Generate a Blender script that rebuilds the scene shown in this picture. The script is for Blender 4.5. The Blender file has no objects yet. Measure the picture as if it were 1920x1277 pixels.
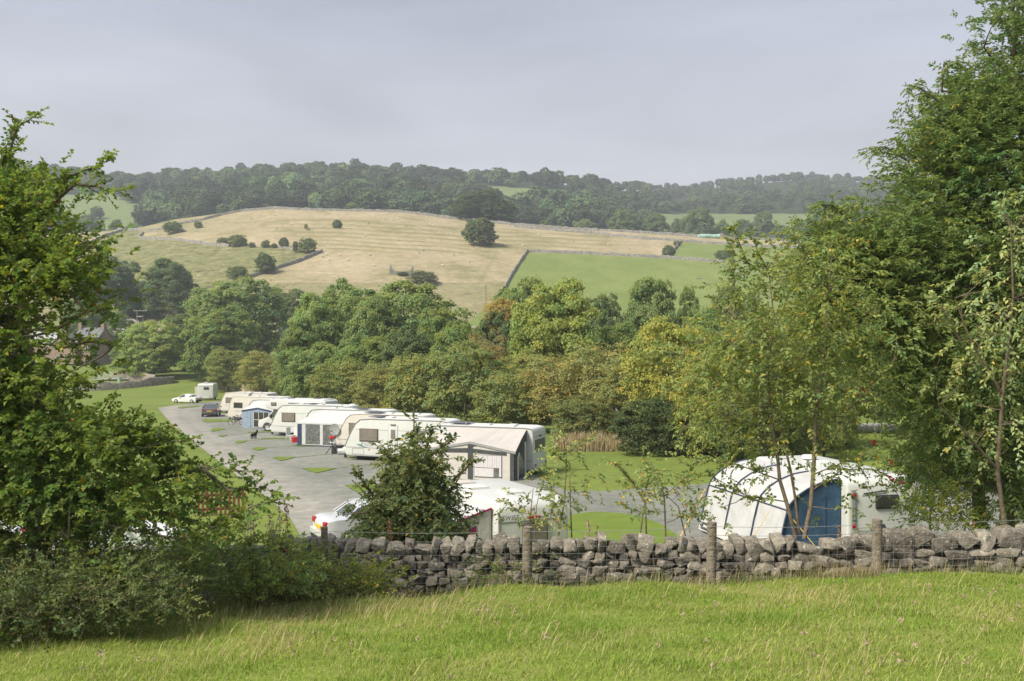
import bpy, bmesh, math, random
import numpy as np
from mathutils import Vector, Matrix, Euler

SC = bpy.context.scene
COL = SC.collection
F = 1920 * 35.0 / 36.0          # focal length in photograph pixels
R = math.radians

# ------------------------------------------------------------------ camera
cam_d = bpy.data.cameras.new("camera")
cam = bpy.data.objects.new("camera", cam_d)
COL.objects.link(cam)
cam.location = (0, 0, 0)
cam.rotation_euler = (R(90), 0, 0)
cam_d.lens = 35.0
cam_d.sensor_width = 36.0
cam_d.clip_start = 0.1
cam_d.clip_end = 9000
SC.camera = cam

# ------------------------------------------------------------------ sky, sun, exposure
SUN_DIR = Vector((-0.54, -0.42, 0.73)).normalized()      # towards the sun
world = bpy.data.worlds.new("World")
SC.world = world
world.use_nodes = True
nt = world.node_tree
nt.nodes.clear()
N = nt.nodes.new
L = nt.links.new
wo = N("ShaderNodeOutputWorld")
bg = N("ShaderNodeBackground")
sky = N("ShaderNodeTexSky")
sky.sky_type = 'NISHITA'
sky.sun_disc = False
sky.sun_elevation = math.asin(SUN_DIR.z)
sky.sun_rotation = math.atan2(SUN_DIR.x, SUN_DIR.y)
sky.air_density = 1.2
sky.dust_density = 3.0
tc = N("ShaderNodeTexCoord")
sep = N("ShaderNodeSeparateXYZ")
L(tc.outputs["Generated"], sep.inputs[0])
ramp = N("ShaderNodeValToRGB")
L(sep.outputs["Z"], ramp.inputs[0])
cr = ramp.color_ramp
cr.elements[0].position = 0.0
cr.elements[0].color = (0.625, 0.615, 0.62, 1)
cr.elements[1].position = 0.40
cr.elements[1].color = (0.445, 0.495, 0.62, 1)
e = cr.elements.new(0.16); e.color = (0.575, 0.585, 0.635, 1)
mp = N("ShaderNodeMapping")
mp.inputs["Scale"].default_value = (1.6, 1.6, 7.0)
L(tc.outputs["Generated"], mp.inputs["Vector"])
nz = N("ShaderNodeTexNoise")
nz.inputs["Scale"].default_value = 1.5
nz.inputs["Detail"].default_value = 5.0
nz.inputs["Roughness"].default_value = 0.5
nz.inputs["Distortion"].default_value = 0.4
L(mp.outputs[0], nz.inputs["Vector"])
mr = N("ShaderNodeMapRange")
mr.inputs[1].default_value = 0.32
mr.inputs[2].default_value = 0.68
mr.inputs[3].default_value = 0.77
mr.inputs[4].default_value = 1.06
L(nz.outputs[0], mr.inputs[0])
sc_ = N("ShaderNodeVectorMath"); sc_.operation = 'SCALE'
L(ramp.outputs[0], sc_.inputs[0])
L(mr.outputs[0], sc_.inputs["Scale"])
s10 = N("ShaderNodeVectorMath"); s10.operation = 'SCALE'
s10.inputs["Scale"].default_value = 10.0 * 0.655
L(sc_.outputs[0], s10.inputs[0])
mix = N("ShaderNodeMix"); mix.data_type = 'RGBA'
mix.inputs[0].default_value = 0.93          # cloud cover
L(sky.outputs[0], mix.inputs[6])
L(s10.outputs[0], mix.inputs[7])
L(mix.outputs[2], bg.inputs[0])
bg.inputs[1].default_value = 0.1
L(bg.outputs[0], wo.inputs[0])

sun_d = bpy.data.lights.new("sun", 'SUN')
sun_d.energy = 3.9
sun_d.angle = R(18)
sun_d.color = (1.0, 0.93, 0.80)
sun = bpy.data.objects.new("sun", sun_d)
COL.objects.link(sun)
sun.rotation_euler = (-SUN_DIR).to_track_quat('-Z', 'Y').to_euler()
sun.location = (-200, -100, 300)

vs = SC.view_settings
vs.view_transform = 'Standard'
vs.look = 'None'
vs.exposure = 0.80
vs.gamma = 1.0
vs.use_curve_mapping = False
SC.cycles.use_denoising = True
SC.cycles.max_bounces = 5
SC.cycles.diffuse_bounces = 3
SC.cycles.glossy_bounces = 2
SC.cycles.transmission_bounces = 3
SC.cycles.transparent_max_bounces = 4
SC.cycles.volume_bounces = 0
SC.cycles.sample_clamp_indirect = 6.0

# ------------------------------------------------------------------ helpers
def P(u, v, d):
    return Vector(((u - 960) / F * d, d, -(v - 638.5) / F * d))

def tag(o, label=None, cat=None, group=None, kind=None):
    if label: o["label"] = label
    if cat: o["category"] = cat
    if group: o["group"] = group
    if kind: o["kind"] = kind
    return o

def empty(name, loc, rz=0.0, label=None, cat=None, group=None, scale=None):
    o = bpy.data.objects.new(name, None)
    COL.objects.link(o)
    o.location = loc
    o.rotation_euler = (0, 0, rz)
    o.empty_display_size = 0.2
    if scale: o.scale = scale
    return tag(o, label, cat, group)

def link(name, me, parent=None, loc=None, rot=None, scale=None):
    o = bpy.data.objects.new(name, me)
    COL.objects.link(o)
    if parent: o.parent = parent
    if loc is not None: o.location = loc
    if rot is not None: o.rotation_euler = rot
    if scale is not None: o.scale = scale
    return o

def copy_tree(o, parent=None):
    c = o.copy()
    COL.objects.link(c)
    if parent is not None: c.parent = parent
    for ch in list(o.children):
        copy_tree(ch, c)
    return c

def np_mesh(name, V, Fc, mat=None, attrs=None, smooth=False):
    """V (n,3), Fc (m,k) uniform faces; attrs: {name: (n,) float or (n,3)}"""
    V = np.asarray(V, np.float32); Fc = np.asarray(Fc, np.int32)
    me = bpy.data.meshes.new(name)
    me.vertices.add(len(V))
    me.vertices.foreach_set("co", V.ravel())
    m, k = Fc.shape
    me.loops.add(m * k)
    me.loops.foreach_set("vertex_index", Fc.ravel())
    me.polygons.add(m)
    me.polygons.foreach_set("loop_start", np.arange(0, m * k, k, dtype=np.int32))
    me.polygons.foreach_set("loop_total", np.full(m, k, np.int32))
    if smooth:
        me.polygons.foreach_set("use_smooth", np.ones(m, bool))
    me.update(calc_edges=True)
    for an, arr in (attrs or {}).items():
        arr = np.asarray(arr, np.float32)
        if arr.ndim == 1:
            a = me.attributes.new(an, 'FLOAT', 'POINT'); a.data.foreach_set("value", arr)
        else:
            a = me.attributes.new(an, 'FLOAT_VECTOR', 'POINT'); a.data.foreach_set("vector", arr.ravel())
    if mat: me.materials.append(mat)
    return me

class MB:
    """collects boxes, bars, prisms and tubes into one mesh"""
    def __init__(s): s.v = []; s.f = []
    def add(s, V, Fc):
        o = len(s.v)
        s.v += [tuple(p) for p in V]
        s.f += [tuple(i + o for i in f) for f in Fc]
        return s
    def box(s, c, size, rz=0.0, M=None):
        hx, hy, hz = size[0] / 2, size[1] / 2, size[2] / 2
        V = [Vector((x, y, z)) for x in (-hx, hx) for y in (-hy, hy) for z in (-hz, hz)]
        if M is None: M = Matrix.Rotation(rz, 3, 'Z')
        V = [M @ p + Vector(c) for p in V]
        return s.add(V, [(0, 1, 3, 2), (4, 6, 7, 5), (0, 4, 5, 1), (2, 3, 7, 6), (0, 2, 6, 4), (1, 5, 7, 3)])
    def bx(s, x0, x1, y0, y1, z0, z1):
        return s.box(((x0 + x1) / 2, (y0 + y1) / 2, (z0 + z1) / 2), (abs(x1 - x0), abs(y1 - y0), abs(z1 - z0)))
    def prism(s, poly, y0, y1, axis='Y'):
        """poly in (a,b); extruded between y0 and y1 along axis"""
        def mk(a, b, t):
            return (a, t, b) if axis == 'Y' else ((t, a, b) if axis == 'X' else (a, b, t))
        n = len(poly)
        V = [mk(a, b, y0) for a, b in poly] + [mk(a, b, y1) for a, b in poly]
        Fc = [tuple(range(n))[::-1], tuple(range(n, 2 * n))]
        Fc += [(i, (i + 1) % n, (i + 1) % n + n, i + n) for i in range(n)]
        return s.add(V, Fc)
    def tube(s, pts, r, n=6, cap=True):
        pts = [Vector(p) for p in pts]
        m = len(pts)
        rs = r if hasattr(r, '__len__') else [r] * m
        V = []
        up = Vector((0.13, 0.21, 0.97))
        for i, p in enumerate(pts):
            t = (pts[min(i + 1, m - 1)] - pts[max(i - 1, 0)])
            if t.length < 1e-9: t = Vector((0, 0, 1))
            t.normalize()
            ref = up if abs(t.dot(up)) < 0.93 else Vector((1, 0, 0))
            a = t.cross(ref).normalized(); b = t.cross(a)
            for k in range(n):
                an = 2 * math.pi * k / n
                V.append(p + (a * math.cos(an) + b * math.sin(an)) * rs[i])
        Fc = []
        for i in range(m - 1):
            for k in range(n):
                k2 = (k + 1) % n
                Fc.append((i * n + k, i * n + k2, (i + 1) * n + k2, (i + 1) * n + k))
        if cap:
            Fc.append(tuple(range(n))[::-1]); Fc.append(tuple(range((m - 1) * n, m * n)))
        return s.add(V, Fc)
    def disc(s, c, r, t, axis='Y', n=20, r2=None):
        c = Vector(c)
        d = {'X': Vector((1, 0, 0)), 'Y': Vector((0, 1, 0)), 'Z': Vector((0, 0, 1))}[axis]
        return s.tube([c - d * t / 2, c + d * t / 2], [r, r2 if r2 is not None else r], n)
    def quad(s, a, b, c, d, t=0.012):
        """a thin panel with thickness t"""
        a, b, c, d = map(Vector, (a, b, c, d))
        nrm = (c - a).cross(d - b).normalized() * (t / 2)
        V = [p + nrm for p in (a, b, c, d)] + [p - nrm for p in (a, b, c, d)]
        return s.add(V, [(0, 1, 2, 3), (7, 6, 5, 4), (0, 4, 5, 1), (1, 5, 6, 2), (2, 6, 7, 3), (3, 7, 4, 0)])
    def poly(s, pts, t=0.012):
        pts = [Vector(p) for p in pts]
        n = len(pts)
        nrm = Vector((0, 0, 0))
        for i in range(n):
            nrm += (pts[i] - pts[0]).cross(pts[(i + 1) % n] - pts[0])
        nrm = nrm.normalized() * (t / 2)
        V = [p + nrm for p in pts] + [p - nrm for p in pts]
        Fc = [tuple(range(n)), tuple(range(n, 2 * n))[::-1]]
        Fc += [(i, i + n, (i + 1) % n + n, (i + 1) % n) for i in range(n)]
        return s.add(V, Fc)
    def mesh(s, name, mat, bevel=0.0, segs=2, smooth=False, angle=35):
        me = bpy.data.meshes.new(name)
        bm = bmesh.new()
        vs_ = [bm.verts.new(p) for p in s.v]
        for f in s.f:
            try: bm.faces.new([vs_[i] for i in f])
            except ValueError: pass
        bmesh.ops.recalc_face_normals(bm, faces=bm.faces)
        if bevel > 0:
            bmesh.ops.bevel(bm, geom=[e_ for e_ in bm.edges], offset=bevel, segments=segs, affect='EDGES', profile=0.6, clamp_overlap=True)
        bm.to_mesh(me); bm.free()
        if smooth:
            me.polygons.foreach_set("use_smooth", np.ones(len(me.polygons), bool))
            me.set_sharp_from_angle(angle=R(angle))
        if mat: me.materials.append(mat)
        return me
    def build(s, name, mat, parent=None, bevel=0.0, segs=2, smooth=False, angle=35, loc=None, rot=None):
        return link(name, s.mesh(name, mat, bevel, segs, smooth, angle), parent, loc, rot)

# ------------------------------------------------------------------ materials
def mat(name, col, rough=0.6, spec=0.3, metal=0.0, var=0.0, vscale=4.0, bump=0.0, bscale=20.0, col2=None, coords="Object", coat=0.0):
    m = bpy.data.materials.new(name)
    m.use_nodes = True
    t = m.node_tree
    b = t.nodes["Principled BSDF"]
    b.inputs["Roughness"].default_value = rough
    b.inputs["Specular IOR Level"].default_value = spec
    b.inputs["Metallic"].default_value = metal
    b.inputs["Coat Weight"].default_value = coat
    b.inputs["Base Color"].default_value = (*col, 1)
    if var or col2 or bump:
        tcn = t.nodes.new("ShaderNodeTexCoord")
    if var or col2:
        n = t.nodes.new("ShaderNodeTexNoise")
        n.inputs["Scale"].default_value = vscale
        n.inputs["Detail"].default_value = 6
        n.inputs["Roughness"].default_value = 0.62
        t.links.new(tcn.outputs[coords], n.inputs["Vector"])
        rp = t.nodes.new("ShaderNodeValToRGB")
        rp.color_ramp.elements[0].position = 0.34
        rp.color_ramp.elements[1].position = 0.68
        c2 = col2 if col2 else tuple(c * (1 - var) for c in col)
        rp.color_ramp.elements[0].color = (*c2, 1)
        rp.color_ramp.elements[1].color = (*(col if col2 else tuple(c * (1 + var * .6) for c in col)), 1)
        t.links.new(n.outputs[0], rp.inputs[0])
        t.links.new(rp.outputs[0], b.inputs["Base Color"])
    if bump:
        n2 = t.nodes.new("ShaderNodeTexNoise")
        n2.inputs["Scale"].default_value = bscale
        n2.inputs["Detail"].default_value = 5
        t.links.new(tcn.outputs[coords], n2.inputs["Vector"])
        bp = t.nodes.new("ShaderNodeBump")
        bp.inputs["Strength"].default_value = bump
        bp.inputs["Distance"].default_value = 0.05
        t.links.new(n2.outputs[0], bp.inputs["Height"])
        t.links.new(bp.outputs[0], b.inputs["Normal"])
    return m

def leaf_mat(name, transl=0.3, spec=0.25, rough=0.55, use_color=True):
    """colour = object colour x per-leaf tint attribute (r,g,b multipliers)"""
    m = bpy.data.materials.new(name)
    m.use_nodes = True
    t = m.node_tree
    b = t.nodes["Principled BSDF"]
    out = t.nodes["Material Output"]
    b.inputs["Roughness"].default_value = rough
    b.inputs["Specular IOR Level"].default_value = spec
    oi = t.nodes.new("ShaderNodeObjectInfo")
    at = t.nodes.new("ShaderNodeAttribute"); at.attribute_name = "tint"
    mu = t.nodes.new("ShaderNodeVectorMath"); mu.operation = 'MULTIPLY'
    t.links.new(oi.outputs["Color"], mu.inputs[0])
    t.links.new(at.outputs["Vector"], mu.inputs[1])
    t.links.new(mu.outputs[0], b.inputs["Base Color"])
    if transl > 0:
        tr = t.nodes.new("ShaderNodeBsdfTranslucent")
        m2 = t.nodes.new("ShaderNodeVectorMath"); m2.operation = 'MULTIPLY'
        m2.inputs[1].default_value = (1.15, 1.15, 0.75)
        t.links.new(mu.outputs[0], m2.inputs[0])
        t.links.new(m2.outputs[0], tr.inputs["Color"])
        mx = t.nodes.new("ShaderNodeMixShader"); mx.inputs[0].default_value = transl
        t.links.new(b.outputs[0], mx.inputs[1]); t.links.new(tr.outputs[0], mx.inputs[2])
        t.links.new(mx.outputs[0], out.inputs["Surface"])
    return m

M = {}
def grade(c, k, desat, warm=1.0):
    c = (c[0] * k * 1.03 * warm, c[1] * k * 1.0, c[2] * k * 0.90 / warm)
    l = 0.3 * c[0] + 0.6 * c[1] + 0.1 * c[2]
    return tuple(a + (l - a) * desat for a in c) + (1,)
M['leaf'] = leaf_mat("leaf", 0.5)
M['leaf_far'] = leaf_mat("leaf_far", 0.25, spec=0.1, rough=0.8)
M['grass'] = leaf_mat("grass_blade", 0.35, spec=0.2, rough=0.6)
M['bark'] = mat("bark", (0.17, 0.14, 0.105), 0.9, 0.1, var=0.4, vscale=6, bump=0.6, bscale=14, coords="Generated")
M['bark_young'] = mat("bark_young", (0.20, 0.155, 0.11), 0.85, 0.15, var=0.35, vscale=9, bump=0.4, bscale=30)
M['white'] = mat("caravan_white", (0.55, 0.555, 0.535), 0.32, 0.4, var=0.05, vscale=1.4)
M['cream'] = mat("caravan_cream", (0.55, 0.515, 0.455), 0.36, 0.4, var=0.05, vscale=1.4)
M['ivory'] = mat("caravan_ivory", (0.545, 0.555, 0.52), 0.34, 0.4, var=0.06, vscale=1.2)
M['roofwhite'] = mat("caravan_roof_white", (0.61, 0.61, 0.59), 0.45, 0.35, var=0.05, vscale=1.0)
M['trim'] = mat("grey_trim", (0.28, 0.29, 0.28), 0.5, 0.3)
M['ltrim'] = mat("pale_trim", (0.27, 0.28, 0.27), 0.45, 0.3)
M['dark'] = mat("black_plastic", (0.025, 0.025, 0.028), 0.55, 0.3)
M['rubber'] = mat("rubber", (0.03, 0.03, 0.032), 0.8, 0.2)
M['pane'] = mat("acrylic_window", (0.20, 0.175, 0.15), 0.14, 0.6, var=0.18, vscale=3.0)
M['pane_dark'] = mat("acrylic_window_dark", (0.05, 0.05, 0.048), 0.12, 0.6, var=0.5, vscale=3)
M['carglass'] = mat("car_glass", (0.07, 0.085, 0.085), 0.06, 0.9)
M['frame'] = mat("window_frame", (0.085, 0.075, 0.068), 0.5, 0.3)
M['wheelrim'] = mat("wheel_rim", (0.55, 0.56, 0.57), 0.35, 0.5, metal=0.6)
M['steel'] = mat("galvanised_steel", (0.42, 0.43, 0.44), 0.5, 0.4, metal=0.7)
M['red'] = mat("red_lens", (0.36, 0.006, 0.015), 0.2, 0.5)
M['redplastic'] = mat("red_plastic", (0.55, 0.03, 0.035), 0.45, 0.3)
M['amber'] = mat("amber_lens", (0.55, 0.19, 0.03), 0.3, 0.5)
M['yplate'] = mat("yellow_plate", (0.72, 0.42, 0.03), 0.4, 0.3)
M['solar'] = mat("solar_panel", (0.10, 0.10, 0.135), 0.3, 0.5)
M['teal'] = mat("teal_print", (0.10, 0.25, 0.24), 0.5, 0.3)
M['greyprint'] = mat("grey_print", (0.30, 0.34, 0.33), 0.5, 0.3)
M['blackprint'] = mat("black_print", (0.03, 0.03, 0.03), 0.5, 0.3)
M['navy'] = mat("navy_canvas", (0.05, 0.066, 0.115), 0.85, 0.1, var=0.25, vscale=2.5, bump=0.3, bscale=5)
M['blue'] = mat("blue_canvas", (0.05, 0.10, 0.17), 0.85, 0.1, var=0.3, vscale=2.0, bump=0.5, bscale=4)
M['paleblue'] = mat("pale_blue_canvas", (0.25, 0.31, 0.385), 0.85, 0.1, var=0.12, vscale=3, bump=0.3, bscale=5)
M['canvas'] = mat("pale_grey_canvas", (0.50, 0.50, 0.485), 0.8, 0.12, var=0.06, vscale=1.5, bump=0.3, bscale=3)
M['canvaswhite'] = mat("white_canvas", (0.46, 0.46, 0.455), 0.75, 0.15, var=0.12, vscale=1.5, bump=0.8, bscale=3)
M['stonecanvas'] = mat("stone_grey_canvas", (0.46, 0.43, 0.40), 0.85, 0.1, var=0.07, vscale=2, bump=0.5, bscale=3)
M['creamcanvas'] = mat("cream_canvas", (0.52, 0.50, 0.45), 0.85, 0.1, var=0.07, vscale=2, bump=0.4, bscale=3)
M['charcoal'] = mat("charcoal_canvas", (0.075, 0.078, 0.08), 0.85, 0.1, var=0.2, vscale=3)
M['foilwin'] = mat("clear_foil_window", (0.14, 0.15, 0.14), 0.15, 0.6, var=0.5, vscale=4.0, bump=0.4, bscale=6)
M['curtain'] = mat("net_curtain", (0.58, 0.56, 0.56), 0.8, 0.1, var=0.1, vscale=8)
M['magenta'] = mat("magenta_canvas", (0.26, 0.02, 0.10), 0.8, 0.1, var=0.35, vscale=5, bump=0.5, bscale=8)
M['silver'] = mat("silver_paint", (0.60, 0.61, 0.62), 0.25, 0.5, metal=0.25, coat=0.4)
M['grey_car'] = mat("grey_paint", (0.12, 0.125, 0.12), 0.25, 0.5, metal=0.4, coat=0.4)
M['white_car'] = mat("white_paint", (0.75, 0.76, 0.75), 0.28, 0.5, coat=0.3)
M['post'] = mat("weathered_post", (0.235, 0.20, 0.15), 0.9, 0.1, var=0.4, vscale=7, bump=0.6, bscale=22)
M['wire'] = mat("fence_wire", (0.36, 0.37, 0.37), 0.5, 0.4, metal=0.5)
M['redwood'] = mat("red_brown_timber", (0.21, 0.075, 0.05), 0.8, 0.2, var=0.3, vscale=6)
M['farstone'] = mat("field_wall_stone", (0.24, 0.23, 0.20), 0.95, 0.05, var=0.45, vscale=0.9, bump=0.8, bscale=1.2)
M['wallstone2'] = mat("site_wall_stone", (0.27, 0.24, 0.20), 0.95, 0.05, var=0.5, vscale=1.6, bump=0.8, bscale=3)
M['housewall'] = mat("house_stone", (0.27, 0.205, 0.15), 0.95, 0.05, var=0.3, vscale=0.8, bump=0.5, bscale=2)
M['slate'] = mat("slate_roof", (0.15, 0.155, 0.16), 0.75, 0.2, var=0.25, vscale=0.8)
M['glassdark'] = mat("house_glass", (0.04, 0.045, 0.05), 0.1, 0.7)
M['stonetrim'] = mat("sandstone_trim", (0.38, 0.32, 0.25), 0.9, 0.1)
M['mint'] = mat("mint_sheet", (0.33, 0.50, 0.42), 0.6, 0.2, var=0.4, vscale=0.5)
M['wool'] = mat("wool", (0.54, 0.52, 0.45), 0.95, 0.05)
M['dogfur'] = mat("black_fur", (0.02, 0.02, 0.022), 0.85, 0.15)
M['pink'] = mat("pink_petal", (0.50, 0.17, 0.36), 0.7, 0.1)
M['berry'] = mat("red_berry", (0.45, 0.03, 0.02), 0.35, 0.4)
M['dryseed'] = mat("dry_seed_head", (0.30, 0.16, 0.09), 0.9, 0.1)
M['skin'] = mat("skin", (0.55, 0.33, 0.24), 0.55, 0.3)
M['shirt'] = mat("pale_shirt", (0.62, 0.60, 0.58), 0.85, 0.1)
M['hair'] = mat("brown_hair", (0.06, 0.04, 0.03), 0.7, 0.2)

def stone_mat():
    m = bpy.data.materials.new("drystone")
    m.use_nodes = True
    t = m.node_tree; b = t.nodes["Principled BSDF"]
    b.inputs["Roughness"].default_value = 0.92; b.inputs["Specular IOR Level"].default_value = 0.12
    n_ = t.nodes.new; l = t.links.new
    geo = n_("ShaderNodeNewGeometry"); oi = n_("ShaderNodeObjectInfo")
    n1 = n_("ShaderNodeTexNoise"); n1.inputs["Scale"].default_value = 9; n1.inputs["Detail"].default_value = 7; n1.inputs["Roughness"].default_value = 0.65
    l(geo.outputs["Position"], n1.inputs["Vector"])
    r1 = n_("ShaderNodeValToRGB")
    r1.color_ramp.elements[0].position = 0.3; r1.color_ramp.elements[0].color = (0.108, 0.094, 0.075, 1)
    r1.color_ramp.elements[1].position = 0.72; r1.color_ramp.elements[1].color = (0.37, 0.33, 0.27, 1)
    l(n1.outputs[0], r1.inputs[0])
    # per-stone tone
    mrg = n_("ShaderNodeMapRange"); mrg.inputs[3].default_value = 0.55; mrg.inputs[4].default_value = 1.2
    l(oi.outputs["Random"], mrg.inputs[0])
    sv = n_("ShaderNodeVectorMath"); sv.operation = 'SCALE'
    l(r1.outputs[0], sv.inputs[0]); l(mrg.outputs[0], sv.inputs["Scale"])
    # lichen
    n2 = n_("ShaderNodeTexNoise"); n2.inputs["Scale"].default_value = 16; n2.inputs["Detail"].default_value = 4
    l(geo.outputs["Position"], n2.inputs["Vector"])
    r2 = n_("ShaderNodeValToRGB"); r2.color_ramp.elements[0].position = 0.60; r2.color_ramp.elements[1].position = 0.68
    l(n2.outputs[0], r2.inputs[0])
    mx = n_("ShaderNodeMix"); mx.data_type = 'RGBA'
    l(r2.outputs[0], mx.inputs[0]); l(sv.outputs[0], mx.inputs[6]); mx.inputs[7].default_value = (0.42, 0.41, 0.36, 1)
    # moss
    n3 = n_("ShaderNodeTexNoise"); n3.inputs["Scale"].default_value = 2.3; n3.inputs["Detail"].default_value = 5
    l(geo.outputs["Position"], n3.inputs["Vector"])
    r3 = n_("ShaderNodeValToRGB"); r3.color_ramp.elements[0].position = 0.58; r3.color_ramp.elements[1].position = 0.72
    r3.color_ramp.elements[1].color = (0.6, 0.6, 0.6, 1)
    l(n3.outputs[0], r3.inputs[0])
    mx2 = n_("ShaderNodeMix"); mx2.data_type = 'RGBA'
    l(r3.outputs[0], mx2.inputs[0]); l(mx.outputs[2], mx2.inputs[6]); mx2.inputs[7].default_value = (0.13, 0.125, 0.06, 1)
    l(mx2.outputs[2], b.inputs["Base Color"])
    bp = n_("ShaderNodeBump"); bp.inputs["Strength"].default_value = 0.7; bp.inputs["Distance"].default_value = 0.03
    n4 = n_("ShaderNodeTexNoise"); n4.inputs["Scale"].default_value = 26; n4.inputs["Detail"].default_value = 6
    l(geo.outputs["Position"], n4.inputs["Vector"]); l(n4.outputs[0], bp.inputs["Height"]); l(bp.outputs[0], b.inputs["Normal"])
    return m
M['stone'] = stone_mat()

def ramp3(t, src, stops):
    r = t.nodes.new("ShaderNodeValToRGB")
    while len(r.color_ramp.elements) < len(stops): r.color_ramp.elements.new(0.5)
    for el, (p, c) in zip(r.color_ramp.elements, stops):
        el.position = p; el.color = (*c, 1)
    t.links.new(src, r.inputs[0])
    return r.outputs[0]

def noise(t, scale, detail=6, rough=0.6, stretch=None):
    g = t.nodes.new("ShaderNodeNewGeometry")
    n = t.nodes.new("ShaderNodeTexNoise")
    n.inputs["Scale"].default_value = scale; n.inputs["Detail"].default_value = detail; n.inputs["Roughness"].default_value = rough
    src = g.outputs["Position"]
    if stretch:
        mp_ = t.nodes.new("ShaderNodeMapping"); mp_.inputs["Scale"].default_value = stretch
        t.links.new(src, mp_.inputs["Vector"]); src = mp_.outputs[0]
    t.links.new(src, n.inputs["Vector"])
    return n.outputs[0]

def mixc(t, fac, a, b):
    m_ = t.nodes.new("ShaderNodeMix"); m_.data_type = 'RGBA'
    if isinstance(fac, float): m_.inputs[0].default_value = fac
    else: t.links.new(fac, m_.inputs[0])
    for s_, i in ((a, 6), (b, 7)):
        if isinstance(s_, tuple): m_.inputs[i].default_value = (*s_, 1)
        else: t.links.new(s_, m_.inputs[i])
    return m_.outputs[2]

def ground_mat(name, build, rough=0.95, bump=None):
    m = bpy.data.materials.new(name); m.use_nodes = True
    t = m.node_tree; b = t.nodes["Principled BSDF"]
    b.inputs["Roughness"].default_value = rough; b.inputs["Specular IOR Level"].default_value = 0.08
    t.links.new(build(t), b.inputs["Base Color"])
    if bump:
        bp = t.nodes.new("ShaderNodeBump"); bp.inputs["Strength"].default_value = bump[1]; bp.inputs["Distance"].default_value = bump[2]
        t.links.new(noise(t, bump[0], 6), bp.inputs["Height"]); t.links.new(bp.outputs[0], b.inputs["Normal"])
    return m

def field_col(t):
    a = ramp3(t, noise(t, 0.9, 8, 0.7), [(0.25, (0.10, 0.155, 0.022)), (0.5, (0.155, 0.215, 0.035)), (0.75, (0.25, 0.235, 0.085))])
    return a
M['field'] = ground_mat("field_turf", field_col, bump=(12, 0.6, 0.05))

def lawn_col(t):
    a = ramp3(t, noise(t, 0.07, 6, 0.65), [(0.3, (0.125, 0.172, 0.038)), (0.55, (0.165, 0.21, 0.05)), (0.75, (0.215, 0.235, 0.075))])
    f = ramp3(t, noise(t, 1.5, 6, 0.7), [(0.3, (0.78, 0.78, 0.78)), (0.7, (1.12, 1.12, 1.05))])
    mu = t.nodes.new("ShaderNodeVectorMath"); mu.operation = 'MULTIPLY'
    t.links.new(a, mu.inputs[0]); t.links.new(f, mu.inputs[1])
    return mu.outputs[0]
M['lawn'] = ground_mat("mown_lawn", lawn_col, bump=(6, 0.4, 0.05))
def lush_col(t):
    return ramp3(t, noise(t, 1.2, 6, 0.7), [(0.3, (0.11, 0.165, 0.03)), (0.7, (0.165, 0.215, 0.045))])
M['wedge'] = ground_mat("wedge_turf", lush_col, bump=(6, 0.4, 0.05))

LANE1 = (6.14657e-06, -0.000824248, -0.41076, 9.26082)
LANE2 = (-4.24175e-06, 0.00173056, -0.596984, 14.87)
def gravel_col(t):
    a = ramp3(t, noise(t, 0.16, 7, 0.66, (1.0, 0.45, 1.0)), [(0.28, (0.165, 0.172, 0.15)), (0.5, (0.215, 0.22, 0.197)), (0.64, (0.24, 0.24, 0.215)), (0.80, (0.315, 0.30, 0.265))])
    # pale worn wheel lanes following the road
    g = t.nodes.new("ShaderNodeNewGeometry"); sp = t.nodes.new("ShaderNodeSeparateXYZ"); t.links.new(g.outputs["Position"], sp.inputs[0])
    def mth(op, a_, b_=None, c_=None):
        m_ = t.nodes.new("ShaderNodeMath"); m_.operation = op
        for i_, s_ in enumerate((a_, b_, c_)):
            if s_ is None: continue
            if isinstance(s_, (int, float)): m_.inputs[i_].default_value = s_
            else: t.links.new(s_, m_.inputs[i_])
        return m_.outputs[0]
    Y_ = sp.outputs["Y"]
    worn = None
    for cf, wd, am in ((LANE1, 1.5, 0.9), (LANE2, 1.1, 0.55)):
        cx = mth('MULTIPLY_ADD', mth('MULTIPLY_ADD', mth('MULTIPLY_ADD', Y_, cf[0], cf[1]), Y_, cf[2]), Y_, cf[3])
        dx = mth('DIVIDE', mth('ABSOLUTE', mth('SUBTRACT', sp.outputs["X"], cx)), wd)
        e_ = mth('MULTIPLY', mth('POWER', 2.718, mth('MULTIPLY', mth('POWER', dx, 2.0), -1.0)), am)
        worn = e_ if worn is None else mth('MAXIMUM', worn, e_)
    wn = t.nodes.new("ShaderNodeMapRange"); wn.inputs[1].default_value = .35; wn.inputs[2].default_value = .6; wn.inputs[3].default_value = .35; wn.inputs[4].default_value = 1.0
    t.links.new(noise(t, 0.5, 7, 0.75), wn.inputs[0])
    a = mixc(t, mth('MULTIPLY', worn, wn.outputs[0]), a, (0.36, 0.335, 0.295))
    f = ramp3(t, noise(t, 1.6, 9, 0.82), [(0.36, (0.74, 0.74, 0.73)), (0.64, (1.2, 1.19, 1.17))])
    mu = t.nodes.new("ShaderNodeVectorMath"); mu.operation = 'MULTIPLY'
    t.links.new(a, mu.inputs[0]); t.links.new(f, mu.inputs[1])
    return mu.outputs[0]
M['gravel'] = ground_mat("pitch_gravel", gravel_col, bump=(30, 0.5, 0.03))
def track_col(t):
    a = ramp3(t, noise(t, 0.25, 7, 0.66), [(0.3, (0.225, 0.225, 0.20)), (0.55, (0.28, 0.272, 0.243)), (0.75, (0.35, 0.325, 0.29))])
    return a
M['track'] = ground_mat("worn_track", track_col, bump=(20, 0.5, 0.03))

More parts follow.
